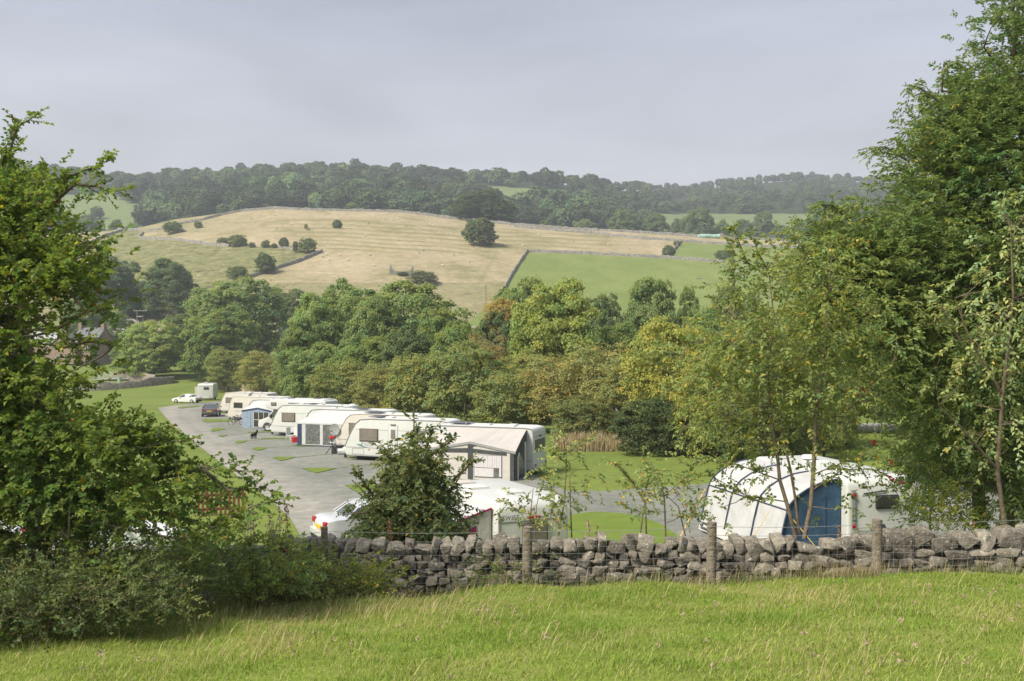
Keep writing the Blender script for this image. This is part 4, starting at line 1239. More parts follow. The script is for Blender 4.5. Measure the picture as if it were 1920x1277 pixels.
# caravan with grey awning
AX, AD = nose_at(1000, 53.3)
ca, sa = math.cos(YAW), math.sin(YAW)
LA = 7.0
c1 = caravan("caravan", "white caravan with stone-grey pitched awning, nearest of the row", AX - LA * ca, AD - LA * sa, YAW, LA, 2.25, 2.60, 'white', 0.9, windows=[(1.0, 2.2, 1.3, 1.95)],
             vents=[(3.9, 1.2, 0.45), (5.3, 1.5, 0.5), (5.5, 0.75, 0.45)], solar=[(2.3, 1.3, 1.1, 1.0)], hitch=False)
MB().tube([(2.9, 0.5, 2.6), (2.9, 0.5, 2.85)], 0.03, 8).build("flue", M['ltrim'], c1)

def awning_root(car, label, x0, name="awning", cat="awning", group=None):
    """an awning stands against the near side of a caravan, its origin on the ground there"""
    p = car.location; yaw = car.rotation_euler.z
    X_ = p.x + x0 * math.cos(yaw); Y_ = p.y + x0 * math.sin(yaw)
    return empty(name, (X_, Y_, zsite(Y_)), yaw, label, cat, group)

# grey pitched awning on c1: width along x, depth to -y
a1 = awning_root(c1, "stone-grey awning with charcoal trim and a low central gable", 1.98)
Wd, Dp, Hb, Hf, Hg = 5.0, 2.75, 2.52, 1.62, 2.06
gx = 2.5
rfm = MB()
nst = 14
for i in range(nst):
    t0, t1 = i / nst, (i + 1) / nst
    def frontz(x_): return Hf + (Hg - Hf) * (1 - abs(x_ - gx) / (gx if x_ < gx else Wd - gx))
    xa, xb = Wd * t0, Wd * t1
    ia, ib = 0.35 + (Wd - 0.7) * t0, 0.35 + (Wd - 0.7) * t1
    za, zb_ = frontz(xa), frontz(xb)
    sag = 0.05 * math.sin(math.pi * t0) + (0.03 if i % 2 else 0)
    sag2 = 0.05 * math.sin(math.pi * t1) + (0.03 if (i + 1) % 2 else 0)
    m0 = ((xa + ia) / 2, -Dp / 2, (za + Hb) / 2 - sag + .06); m1 = ((xb + ib) / 2, -Dp / 2, (zb_ + Hb) / 2 - sag2 + .06)
    rfm.quad((ia, -0.03, Hb), (ib, -0.03, Hb), m1, m0, 0.01)
    rfm.quad(m0, m1, (xb, -Dp, zb_), (xa, -Dp, za), 0.01)
rfm.build("roof", M['stonecanvas'], a1, smooth=True, angle=50)
ev = MB()
ev.quad((0, -Dp - 0.01, Hf), (gx, -Dp - 0.01, Hg), (gx, -Dp - 0.01, Hg - 0.12), (0, -Dp - 0.01, Hf - 0.12), 0.03)
ev.quad((gx, -Dp - 0.01, Hg), (Wd, -Dp - 0.01, Hf), (Wd, -Dp - 0.01, Hf - 0.12), (gx, -Dp - 0.01, Hg - 0.12), 0.03)
ev.build("eave_trim", M['trim'], a1)
fr = MB()
fr.poly([(0.1, -Dp + 0.03, 0.02), (Wd - 0.1, -Dp + 0.03, 0.02), (Wd - 0.1, -Dp + 0.03, Hf - 0.05), (gx, -Dp + 0.03, Hg - 0.08), (0.1, -Dp + 0.03, Hf - 0.05)], 0.012)
fr.build("front_wall", M['creamcanvas'], a1)
def trm(fn):
    m_ = MB(); fn(m_); m_.build("charcoal_trim", M['charcoal'], a1)
class _T:
    def bx(s, *a): trm(lambda m_: m_.bx(*a))
    def quad(s, *a): trm(lambda m_: m_.quad(*a))
tr = _T()
tr.bx(gx - 0.13, gx + 0.13, -Dp - 0.015, -Dp + 0.02, 0.02, Hg - 0.14)
tr.bx(Wd - 0.30, Wd - 0.08, -Dp - 0.015, -Dp + 0.02, 0.02, Hf - 0.1)
tr.quad((gx - 1.9, -Dp, Hf + 0.0), (gx - .13, -Dp, Hf + .1), (gx - .13, -Dp, Hf - 0.12), (gx - 1.9, -Dp, Hf - 0.16), 0.02)
tr.quad((gx + 0.13, -Dp, Hf + 0.08), (gx + 2.0, -Dp, Hf - 0.06), (gx + 2.0, -Dp, Hf - 0.2), (gx + .13, -Dp, Hf - 0.12), 0.02)
tr.quad((gx + 0.13, -Dp, Hg - 0.13), (gx + 1.5, -Dp, Hf + 0.18), (gx + 0.5, -Dp, Hf + 0.26), (gx + .13, -Dp, Hf + 0.2), 0.02)
wn = MB().bx(gx + 0.2, gx + 1.75, -Dp - 0.006, -Dp + 0.02, 0.25, Hf - 0.22).build("front_window", M['foilwin'], a1)
cu_ = MB()
for k in range(12):
    xx = gx + 0.24 + k * 0.125
    cu_.bx(xx, xx + 0.115, -Dp - 0.022 - 0.008 * (k % 2), -Dp - 0.01, 0.75 if k < 11 else 0.3, Hf - 0.24)
link("curtain", cu_.mesh("curtain", M['curtain']), wn)
link("curtain", MB().bx(gx + 0.24, gx + 1.3, -Dp - 0.02, -Dp - 0.008, 0.28, 0.72).mesh("curtain", M['curtain']), wn)
sd = MB()
sd.poly([(Wd - 0.02, -Dp + 0.03, 0.02), (Wd - 0.35, -0.04, 0.02), (Wd - 0.35, -0.04, Hb - 0.06), (Wd - 0.12, -Dp * .6, Hf + .42), (Wd - 0.02, -Dp + 0.03, Hf - 0.04)], 0.012)
sd.build("side_wall", M['charcoal'], a1)
def side_pt(t_, z_): return (Wd - 0.02 - 0.33 * t_ + 0.012, -Dp + 0.03 + (Dp - 0.07) * t_, z_)
sp_ = MB()
sp_.poly([side_pt(.16, .05), side_pt(.26, .05), side_pt(.26, 1.15), side_pt(.42, 1.5), side_pt(.8, 1.78), side_pt(.8, 1.9), side_pt(.36, 1.66), side_pt(.16, 1.3)], 0.012)
sp_.poly([side_pt(.80, .05), side_pt(.97, .05), side_pt(.95, 1.9), side_pt(.8, 1.9)], 0.012)
sp_.build("side_panel", M['creamcanvas'], a1)
MB().poly([side_pt(.27, .3), side_pt(.79, .3), side_pt(.79, 1.7), side_pt(.45, 1.48), side_pt(.27, 1.1)], 0.016).build("side_window", M['foilwin'], a1)

# navy and pale grey lean-to awning on c4
a4 = awning_root(c4, "navy awning with flat pale roof and two crumpled clear windows", 1.35)
Wd, Dp, Hb, Hf = 4.3, 2.6, 2.52, 1.78
MB().quad((0.55, -0.03, Hb), (Wd - 0.05, -0.03, Hb), (Wd, -Dp, Hf), (-0.1, -Dp, Hf), 0.015).build("roof", M['canvas'], a4)
MB().quad((-0.1, -Dp - .01, Hf), (Wd, -Dp - .01, Hf), (Wd, -Dp - .01, Hf - .09), (-0.1, -Dp - .01, Hf - .09), 0.02).build("eave_trim", M['canvas'], a4)
MB().bx(0.02, Wd - 0.05, -Dp + 0.02, -Dp + 0.035, 0.02, Hf - 0.03).build("front_wall", M['navy'], a4)
MB().bx(-0.05, Wd - 0.02, -Dp - 0.03, -Dp + 0.01, 0.0, 0.18).build("mud_skirt", M['navy'], a4)
pn = MB()
for a, b in ((0.42, 0.72), (1.92, 2.16), (3.35, 3.66)): pn.bx(a, b, -Dp - 0.012, -Dp + 0.015, 0.19, Hf - 0.1)
pn.bx(0.42, 3.66, -Dp - 0.010, -Dp + 0.01, 0.19, 0.24)
pn.build("white_panel", M['canvas'], a4)
def crumple(bx_):
    me_ = MB(); r_ = random.Random(int(bx_[0] * 100)); nx, nz = 10, 10
    x0, x1, z0, z1 = bx_
    V = [(x0 + (x1 - x0) * i / nx, -Dp - 0.004 + r_.uniform(-.014, .014), z0 + (z1 - z0) * j / nz) for j in range(nz + 1) for i in range(nx + 1)]
    me_.add(V, [(j * (nx + 1) + i, j * (nx + 1) + i + 1, (j + 1) * (nx + 1) + i + 1, (j + 1) * (nx + 1) + i) for j in range(nz) for i in range(nx)])
    return me_
for a, b in ((0.73, 1.91), (2.17, 3.34)):
    w_ = crumple((a, b, 0.25, Hf - 0.12)).build("clear_window", M['foilwin'], a4)
    fo_ = MB()
    rr = random.Random(int(a * 10))
    for k in range(5):
        z0 = 1.45 - k * 0.14
        if a < 1: fo_.tube([(a + 0.05 + k * .05, -Dp - 0.02, z0), (b - 0.08, -Dp - 0.02, z0 - 0.35 - rr.uniform(0, .12))], 0.008, 4)
        else: fo_.tube([(a + 0.08, -Dp - 0.02, z0 - 0.38), (b - 0.05, -Dp - 0.02, z0 - rr.uniform(0, .1))], 0.008, 4)
    fo_.bx(a, b, -Dp - 0.02, -Dp - 0.008, 0.44, 0.46)
    link("fold", fo_.mesh("fold", M['ltrim']), w_)
MB().poly([(Wd - 0.03, -Dp + 0.03, 0.02), (Wd - 0.08, -0.04, 0.02), (Wd - 0.08, -0.04, Hb - 0.04), (Wd - 0.03, -Dp + 0.03, Hf - 0.03)], 0.012).build("side_wall", M['navy'], a4)
MB().poly([(Wd - 0.01, -Dp + 0.5, 0.7), (Wd - 0.04, -0.6, 0.7), (Wd - 0.04, -0.6, 1.9), (Wd - 0.01, -Dp + 0.5, 1.5)], 0.016).build("side_window", M['foilwin'], a4)
MB().poly([(Wd + 0.0, -Dp + 0.1, 1.42), (Wd + .0, -Dp + 0.1, 1.5), (Wd - 0.02, -0.8, 1.72), (Wd - 0.02, -0.8, 1.62)], 0.016).build("white_tie", M['canvas'], a4)

# pale blue porch awning on c7
a7 = awning_root(c7, "small pale blue porch awning squeezed beside the motorhome cab", 1.5)
Wd, Dp, Hb, Hf, Hg = 3.4, 2.4, 2.5, 1.72, 2.0
MB().quad((0.2, -0.03, Hb), (Wd / 2, -0.03, Hb), (Wd / 2, -Dp, Hg), (-0.05, -Dp, Hf), 0.015).quad((Wd / 2, -0.03, Hb), (Wd - .2, -0.03, Hb), (Wd, -Dp, Hf), (Wd / 2, -Dp, Hg), 0.015).build("roof", M['canvas'], a7)
MB().quad((-.05, -Dp - .01, Hf), (Wd / 2, -Dp - .01, Hg), (Wd / 2, -Dp - .01, Hg - .14), (-.05, -Dp - .01, Hf - .14), 0.02).quad((Wd / 2, -Dp - .01, Hg), (Wd, -Dp - .01, Hf), (Wd, -Dp - .01, Hf - .14), (Wd / 2, -Dp - .01, Hg - .14), 0.02).build("eave_trim", M['navy'], a7)
MB().poly([(0, -Dp + .02, 0.02), (Wd - .05, -Dp + .02, 0.02), (Wd - .05, -Dp + .02, Hf - .03), (Wd / 2, -Dp + .02, Hg - .04), (0, -Dp + .02, Hf - .03)], 0.012).build("front_wall", M['paleblue'], a7)
w7 = MB().bx(1.25, 2.9, -Dp - 0.008, -Dp + .015, 0.15, Hf - 0.16).build("front_window", M['pane_dark'], a7)
g_ = MB()
for xx in (1.25, 1.8, 2.35, 2.88): g_.bx(xx, xx + .05, -Dp - .02, -Dp - .005, 0.15, Hf - 0.16)
for zz in (0.15, 0.85): g_.bx(1.25, 2.93, -Dp - .021, -Dp - .004, zz, zz + .05)
link("glazing_bar", g_.mesh("glazing_bar", M['canvas']), w7)
MB().bx(0, 0.95, -Dp - .014, -Dp + 0.0, 0.02, Hf - 0.2).build("blue_panel", M['paleblue'], a7)
MB().poly([(0.02, -Dp + .02, 0.02), (0.2, -0.04, 0.02), (0.2, -0.04, Hb - .04), (0.02, -Dp + .02, Hf - .03)], 0.012).build("side_wall", M['navy'], a7)

# motorhome
x, d = nose_at(482, 88.5)
mh = empty("motorhome", (x, d, zsite(d)), YAW, "white motorhome with rounded over-cab bulge and dark front wheel", "motorhome")
cab = [(0.02, 0.32), (-0.02, 0.62), (0.10, 0.98), (0.95, 1.28), (1.62, 2.02), (1.95, 2.10), (2.3, 2.10), (2.3, 0.32)]
MB().prism(cab, 0.14, 2.06).build("cab", M['white'], mh, bevel=0.09, segs=3, smooth=True, angle=50)
hb = [(1.55, 1.98), (0.95, 2.10), (0.80, 2.35), (1.0, 2.66), (1.5, 2.86), (2.2, 2.92), (6.7, 2.90), (6.95, 2.78), (7.0, 2.4), (7.0, 0.5), (6.9, 0.36), (2.28, 0.36), (2.28, 1.98)]
MB().prism(hb, 0, 2.2).build("body", M['white'], mh, bevel=0.09, segs=3, smooth=True, angle=50)
MB().bx(2.2, 6.7, 0.15, 2.05, 2.9, 2.93).build("roof", M['roofwhite'], mh)
win_side(mh, 1.45, 2.0, 2.32, 2.62)
MB().prism([(1.08, 1.34), (1.72, 1.95), (2.05, 1.95), (2.05, 1.34)], 0.10, 0.16).build("cab_window", M['carglass'], mh, bevel=0.02, segs=1)
MB().poly([(0.98, 0.28, 1.33), (0.98, 1.92, 1.33), (1.58, 1.84, 1.98), (1.58, 0.36, 1.98)], 0.03).build("windscreen", M['carglass'], mh)
win_side(mh, 2.55, 3.15, 1.42, 1.95)
win_side(mh, 4.6, 5.6, 1.40, 1.95)
for k in ((2.9, 1.0, .5), (5.3, 1.4, .45)):
    MB().bx(k[0] - .25, k[0] + .25, k[1] - .25, k[1] + .25, 2.92, 3.0).build("roof_vent", M['solar'], mh, bevel=0.02)
MB().tube([(3.2, -0.03, 2.66), (6.6, -0.03, 2.66)], 0.06, 8).build("awning_case", M['white'], mh)
for xx in (0.98, 5.2):
    for y_ in (0.22, 1.98):
        w_ = wheel(mh, xx, y_, 0.34, 0.22)
MB().tube([(0.98 + 0.44 * math.cos(a), 0.125, 0.34 + 0.44 * math.sin(a)) for a in np.linspace(0.0, math.pi, 9)], 0.05, 6).build("wheel_arch", M['dark'], mh)
MB().tube([(1.65, 0.10, 0.98), (2.1, 0.09, 1.18), (2.9, -0.02, 1.20), (3.3, -0.02, 1.12)], 0.035, 5).build("graphic_stripe", M['blackprint'], mh)
MB().tube([(1.55, 0.0, 1.02), (1.5, 0.0, 1.45)], 0.02, 5).box((1.48, -0.06, 1.35), (0.12, 0.16, 0.30)).build("door_mirror", M['dark'], mh, bevel=0.02)
MB().box((0.02, 0.42, 0.86), (0.14, 0.34, 0.2)).build("headlight", M['wheelrim'], mh, bevel=0.04)
MB().box((0.02, 1.78, 0.86), (0.14, 0.34, 0.2)).build("headlight", M['wheelrim'], mh, bevel=0.04)
MB().bx(-0.05, 0.1, 0.2, 2.0, 0.32, 0.5).build("bumper", M['dark'], mh, bevel=0.04)
MB().bx(2.4, 6.8, -0.012, 0.01, 0.62, 0.65).build("waist_trim", M['ltrim'], mh)

# little old caravan on the grass, seen from behind
def rear_caravan(name, label, x, d, yaw, W, Lg, H, body, z=None, group="caravans pitched along the gravel", cat="caravan", bev=0.09):
    """local frame: rear face at y=0 looking to -y, length to +y, width along x (0..W)"""
    root = empty(name, (x, d, zsite(d) if z is None else z), yaw, label, cat, group)
    zb = 0.32
    prof = [(0.03, zb), (0, zb + .3), (0.0, H - 0.62), (0.06, H - 0.22), (0.22, H - 0.06), (0.6, H), (Lg - 0.7, H), (Lg - 0.25, H - 0.16), (Lg - 0.05, H - 0.7), (Lg, zb + 0.5), (Lg - 0.1, zb)]
    m_ = MB(); m_.prism(prof, 0, W, 'X')
    m_.build("body", M[body], root, bevel=bev, segs=3, smooth=True, angle=50)
    for xx in (0.05, W - 0.05):
        w_ = MB().disc((0, 0, 0), 0.30, 0.18, 'X', 20).build("wheel", M['rubber'], root, bevel=0.02)
        w_.location = (xx, Lg * 0.45, 0.30)
    MB().bx(0.25, W - 0.25, 0.3, Lg - 0.4, 0.18, zb + 0.02).build("chassis", M['dark'], root)
    for xx in (0.2, W - 0.2):
        MB().tube([(xx, 0.5, 0.3), (xx, 0.4, 0.0)], 0.03, 6).build("steady_leg", M['steel'], root)
    return root
x = (370.5 - 960) / F * 163
sm = rear_caravan("small_caravan", "small old white caravan on the grass with its side door open", x, 163, R(6), 2.5, 4.2, 2.75, 'white', bev=0.24)
f_ = MB().bx(0.95, 1.8, -0.04, 0.02, 1.78, 2.2).build("window", M['frame'], sm, bevel=0.02)
link("pane", MB().bx(1.0, 1.75, -0.055, -0.02, 1.83, 2.15).mesh("pane", M['pane_dark'], 0.015, 1), f_)
MB().bx(0.15, 2.35, -0.02, 0.02, 2.38, 2.41).build("seam", M['ltrim'], sm)
MB().bx(0.1, 2.25, -0.06, 0.02, 0.34, 0.55).build("bumper", M['white'], sm, bevel=0.03)
for xx in (0.45, 1.95): MB().box((xx, -0.06, 0.56), (0.22, 0.05, 0.10)).build("tail_lamp", M['red'], sm)
MB().bx(0.85, 1.4, 0.6, 1.2, 2.84, 2.93).build("roof_vent", M['roofwhite'], sm)
op = MB().bx(-0.02, 0.02, 0.85, 1.5, 0.5, 2.2).build("door_opening", M['dark'], sm)
dr = MB().bx(-0.62, -0.02, 0.80, 0.84, 0.5, 2.2).build("door", M['creamcanvas'], sm, bevel=0.01)

# near caravan seen from behind (lettered), with magenta awning
RX0, RD0 = (935 - 960) / F * 27.0, 27.0
yawS = math.atan2(1.05, 2.0)
zsw = -6.66
sw = rear_caravan("caravan", "white caravan lettered SWIFT, its tail just over the drystone wall", RX0, RD0, yawS, 2.22, 4.9, 2.28, 'white', z=zsw)
sd_ = MB().bx(0.06, 2.16, -0.012, 0.02, 1.70, 1.715).build("panel_seam", M['trim'], sw)
MB().bx(0.0, 0.03, -0.02, 0.04, 0.4, 1.95).build("corner_trim", M['ltrim'], sw)
text("lettering", "SWIFT", 0.17, sw, (0.10, -0.018, 1.765), (R(90), 0, 0), M['blackprint'], 0.12, sp=1.12)
hl = MB().box((1.07, -0.05, 1.79), (0.40, 0.08, 0.07)).build("brake_light", M['red'], sw, bevel=0.012)
f_ = MB().bx(0.72, 1.52, -0.05, 0.02, 0.85, 1.64).build("window", M['frame'], sw, bevel=0.04)
link("pane", MB().bx(0.77, 1.47, -0.08, -0.03, 0.90, 1.60).mesh("pane", M['pane'], 0.03, 2), f_)
for (vx, vy) in ((0.55, 2.6), (1.05, 1.3)):
    v_ = MB().bx(vx - .3, vx + .3, vy - .3, vy + .3, 2.275, 2.35).build("roof_vent", M['roofwhite'], sw, bevel=0.025)
    link("vent_base", MB().bx(vx - .33, vx + .33, vy - .33, vy + .33, 2.27, 2.30).mesh("vent_base", M['creamcanvas'], 0.01, 1), v_)
MB().bx(0.15, 1.0, 3.5, 4.1, 2.275, 2.33).build("roof_box", M['cream'], sw, bevel=0.02)
for xx in (0.2, 2.0): MB().box((xx, -0.05, 0.6), (0.16, 0.06, 0.3)).build("tail_lamp", M['red'], sw)
am = empty("awning", sw.location, yawS, "white awning with magenta side panel attached to the lettered caravan", "awning")
MB().quad((-0.03, 0.35, 2.06), (-0.03, 3.9, 2.06), (-1.9, 3.9, 1.55), (-1.9, 0.35, 1.55), 0.015).build("roof", M['canvaswhite'], am)
MB().tube([(-0.05, 0.33, 2.06), (-1.9, 0.33, 1.56)], 0.03, 6).build("magenta_piping", M['magenta'], am)
MB().poly([(-0.04, 0.38, 0.02), (-0.04, 0.38, 2.04), (-1.9, 0.38, 1.54), (-2.05, 0.38, 0.02)], 0.012).build("end_wall", M['canvas'], am)
MB().poly([(-0.5, 0.36, 0.5), (-0.5, 0.36, 1.62), (-0.9, 0.36, 1.45), (-1.45, 0.36, 1.0), (-1.6, 0.36, 0.5)], 0.014).build("magenta_panel", M['magenta'], am)
MB().bx(-0.42, -0.12, 0.345, 0.375, 0.1, 1.85).build("grey_panel", M['stonecanvas'], am)
MB().poly([(-2.05, 0.38, 0.02), (-1.9, 0.38, 1.54), (-1.9, 3.9, 1.54), (-2.05, 3.9, 0.02)], 0.012).build("front_wall", M['canvas'], am)

# caravan and air awning beyond the wall, far side of the frame
RX1, RD1 = 10.22, 30.3
yawR = math.atan2(0.24, 0.97)
rc = rear_caravan("caravan", "white caravan beside the white and blue air awning, tail to the drystone wall", RX1, RD1, yawR, 2.3, 6.4, 2.52, 'ivory', z=zsite(30.3) + .02)
MB().bx(0.10, 0.24, -0.06, 0.03, 0.4, 2.15).build("corner_trim", M['ltrim'], rc, bevel=0.02)
for zz in (1.98, 1.05): MB().disc((0.17, -0.07, zz), 0.065, 0.05, 'Y', 16).build("tail_lamp", M['red'], rc)
for zz in (0.85, 0.6): MB().disc((0.17, -0.07, zz), 0.06, 0.05, 'Y', 16).build("fog_lamp", M['trim'], rc)
f_ = MB().bx(0.95, 1.75, -0.05, 0.02, 1.52, 1.95).build("window", M['dark'], rc, bevel=0.04)
link("pane", MB().bx(0.99, 1.71, -0.07, -0.03, 1.56, 1.91).mesh("pane", M['pane_dark'], 0.03, 2), f_)
MB().poly([(0.5, -0.008, 1.98), (1.35, -0.008, 2.06), (1.35, -0.008, 2.10), (0.58, -0.008, 2.03)], 0.006).build("black_flash", M['blackprint'], rc)
MB().poly([(0.46, -0.008, 1.95), (1.3, -0.008, 2.02), (1.3, -0.008, 2.045), (0.5, -0.008, 1.97)], 0.006).build("grey_flash", M['greyprint'], rc)
MB().tube([(0.3, -0.06, 0.98), (0.72, -0.06, 0.98)], 0.018, 6).build("grab_handle", M['steel'], rc)
MB().disc((1.22, -0.012, 0.98), 0.075, 0.02, 'Y', 18).build("blue_badge", M['navy'], rc)
for (vx, vy) in ((1.0, 1.6), (1.2, 3.4)):
    MB().bx(vx - .3, vx + .3, vy - .3, vy + .3, 2.51, 2.59).build("roof_vent", M['roofwhite'], rc, bevel=0.025)
MB().disc((1.3, 4.4, 2.62), 0.25, 0.12, 'Z', 16).build("aerial", M['roofwhite'], rc)
aa = empty("air_awning", rc.location, yawR, "white air awning with navy poles and a blue end panel", "awning")
Ln, Dp = 5.5, 2.35
def arc(t_):   # cross-section from caravan rail (t=0) to eave (t=.62) to ground (t=1)
    pts = [(-0.03, 2.44), (-0.62, 2.36), (-1.12, 2.18), (-1.5, 1.96), (-1.80, 1.66), (-1.96, 1.1), (-2.2, 0.0)]
    k = t_ * (len(pts) - 1); i = min(int(k), len(pts) - 2); q = k - i
    return (pts[i][0] * (1 - q) + pts[i + 1][0] * q, pts[i][1] * (1 - q) + pts[i + 1][1] * q)
bays = 3
ns = 12
for b in range(bays):
    m_ = MB(); V = []; ny = 5
    y0, y1 = 0.3 + Ln / bays * b, 0.3 + Ln / bays * (b + 1)
    for j in range(ny + 1):
        for i in range(ns + 1):
            ax_, az_ = arc(i / ns * 0.70)
            sg = math.sin(math.pi * j / ny) * 0.05
            V.append((ax_ * (1 - sg * .3), y0 + (y1 - y0) * j / ny, az_ - sg))
    m_.add(V, [(j * (ns + 1) + i, j * (ns + 1) + i + 1, (j + 1) * (ns + 1) + i + 1, (j + 1) * (ns + 1) + i) for j in range(ny) for i in range(ns)])
    m_.build("roof_panel", M['canvaswhite'], aa, smooth=True, angle=80)
    x4, z4 = arc(0.70)
    MB().quad((x4 - .01, y0 + .06, z4), (x4 - .01, y1 - .06, z4), (-2.16, y1 - .06, 0.32), (-2.16, y0 + .06, 0.32), 0.012).build("front_panel", M['canvaswhite'], aa)
for k in range(bays + 1):
    yy = 0.3 + Ln / bays * k
    MB().tube([(arc(i / 14)[0] - 0.03, yy, arc(i / 14)[1] + 0.012) for i in range(15)], 0.026, 7).build("air_pole", M['navy'], aa, smooth=True)
MB().quad((-2.18, 0.3, 0.32), (-2.18, 0.3 + Ln, 0.32), (-2.26, 0.3 + Ln, 0.0), (-2.26, 0.3, 0.0), 0.014).build("mud_skirt", M['canvas'], aa)
MB().tube([(arc(.70)[0] - .03, 0.3, arc(.7)[1]), (arc(.70)[0] - .03, 0.3 + Ln, arc(.7)[1])], 0.022, 6).build("eave_piping", M['navy'], aa)
end = [(-0.05, 0.02)] + [(arc(i / 12)[0], arc(i / 12)[1] - 0.02) for i in range(13)]
MB().poly([(a, 0.34, b) for a, b in end], 0.012).build("end_wall", M['blue'], aa)
zp = MB()
for xx in (-0.55, -1.5): zp.bx(xx - .012, xx + .012, 0.322, 0.335, 0.05, 1.9)
zp.build("zip_line", M['navy'], aa)
gy = MB()
gy.tube([(-1.9, 0.25, 1.5), (-1.0, -0.8, 0.0)], 0.012, 4)
gy.tube([(-2.3, 5.2, 1.5), (-3.6, 4.4, 0.0)], 0.02, 4).tube([(-2.3, 0.6, 1.5), (-3.5, 0.4, 0)], 0.012, 4)
gy.build("guy_rope", mat("yellow_rope", (0.62, 0.42, 0.08), 0.7, 0.2), aa)
lp_ = MB().quad((-2.22, 4.9, 0.30), (-2.22, 5.6, 0.30), (-2.275, 5.6, 0.06), (-2.275, 4.9, 0.06), 0.012).build("logo_patch", M['charcoal'], aa)
link("logo_mark", MB().quad((-2.245, 5.05, 0.22), (-2.245, 5.4, 0.22), (-2.27, 5.4, 0.14), (-2.27, 5.05, 0.14), 0.014).mesh("logo_mark", M['canvas']), lp_)

# ------------------------------------------------------------------ cars: body lofted from stations
def car(name, label, x, d, yaw, paint, Lg=4.5, W=1.74, Hh=1.42, group="parked cars", hatch=False, plate=True, low=None):
    """local: x from rear bumper (0) to nose (L), y across, z up"""
    root = empty(name, (x, d, zsite(d)), yaw, label, "car", group)
    k = Lg / 4.5
    # x, z_low, z_belt, belt half width, z_top, top half width
    st = [(0.0, .42, .78, .74, .80, .70), (0.10, .24, .90, .83, .93, .78), (0.35, .22, .95, .86, .98, .80), (0.72, .22, .96, .87, 1.00, .79),
          (1.12, .22, .96, .87, 1.30, .64), (1.45, .22, .95, .87, 1.41, .60), (2.0, .22, .94, .87, 1.43, .60), (2.45, .22, .92, .87, 1.40, .60),
          (3.15, .22, .90, .87, .97, .72), (3.5, .22, .86, .86, .91, .74), (4.1, .24, .74, .83, .78, .70), (4.42, .30, .62, .74, .64, .62), (4.5, .38, .52, .66, .54, .58)]
    if hatch:
        st[2] = (0.3, .22, .98, .86, 1.02, .78); st[3] = (0.42, .22, .97, .87, 1.05, .77)
        st[4] = (0.85, .22, .96, .87, 1.36, .64)
    hs = Hh / 1.43; ws = W / 1.74
    ring = []
    for (sx, zl, zb, wb, zt, wt) in st:
        mid = (zl + zb) / 2
        half = [(0.0, zl), (wb * .92, zl), (wb * 1.0, mid), (wb * .985, zb), (wt, zt - 0.03), (wt * .55, zt), (0.0, zt + .005)]
        pts = [(sx * k, y_ * ws, z_ * hs) for y_, z_ in half] + [(sx * k, -y_ * ws, z_ * hs) for y_, z_ in half[-2:0:-1]]
        ring.append(pts)
    n = len(ring[0])
    body, glass = MB(), MB()
    V = [p for r_ in ring for p in r_]
    bf, gf = [], []
    for i in range(len(st) - 1):
        cabin = 4 <= i <= 6
        for j in range(n):
            j2 = (j + 1) % n
            f = (i * n + j, i * n + j2, (i + 1) * n + j2, (i + 1) * n + j)
            side = j in (3, n - 4)
            top = j in (4, 5, n - 6, n - 5)
            g = False
            if side and i in (3, 4, 5, 6, 7): g = True
            if top and i in (3, 7): g = True
            (gf if g else bf).append(f)
    bf.append(tuple(range(n))); bf.append(tuple(range((len(st) - 1) * n, len(st) * n)))
    body.add(V, bf); glass.add(V, gf)
    bo = body.build("body", paint, root, smooth=True, angle=42)
    glass.build("windows", M['carglass'], root, smooth=True, angle=30)
    for sy in (1, -1):
        for (a, b) in (((1.12, .64, 1.30), (0.72, .80, 1.0)), ((1.95, .605, 1.425), (1.95, .86, .95)), ((2.45, .605, 1.40), (3.15, .73, .97)), ((2.45, .605, 1.40), (1.2, .62, 1.34))):
            pil = MB(); pil.tube([(a[0] * k, sy * a[1] * ws, a[2] * hs), (b[0] * k, sy * b[1] * ws, b[2] * hs)], 0.035, 5); pil.build("pillar", paint, root)
    for wx in (0.78, 3.62):
        for sy in (1, -1):
            w_ = wheel(root, wx * k, sy * (W / 2 - 0.09), 0.31, 0.2)
    for sy in (1, -1):
        MB().box((0.06 * k, sy * 0.62 * ws, 0.80 * hs), (0.18, 0.30, 0.17)).build("tail_light", M['red'], root, bevel=0.03)
        MB().box((4.36 * k, sy * 0.55 * ws, 0.60 * hs), (0.2, 0.28, 0.12)).build("headlight", M['wheelrim'], root, bevel=0.03)
        MB().box((2.95 * k, sy * 0.98 * ws, 0.98 * hs), (0.12, 0.2, 0.12)).build("door_mirror", paint, root, bevel=0.03)
    MB().box((-0.02, 0, 0.45 * hs), (0.14, W * 0.92, 0.2)).build("bumper", low or paint, root, bevel=0.04)
    if plate: MB().box((-0.03, 0, 0.66 * hs), (0.03, 0.52, 0.12)).build("number_plate", M['yplate'], root)
    MB().box((0.02, 0, 0.3 * hs), (0.2, W * 0.8, 0.12)).build("rear_valance", M['dark'], root)
    return root
x = 960; d = 34.2
sil = car("silver_car", "silver saloon parked below the leafy bush, red tail light showing", -6.36, 32.8, R(27), M['silver'], 4.6, 1.76, 1.42)
gc = car("grey_car", "dark grey saloon parked tail-on across the gravel pitch", (392 - 960) / F * 112, 112, R(100), M['grey_car'], 4.3, 1.74, 1.46)
wc = car("white_car", "white saloon parked on the lawn beside the small old caravan", (371 - 960) / F * 152, 152.5, R(165), M['white_car'], 4.3, 1.68, 1.38, low=M['dark'])
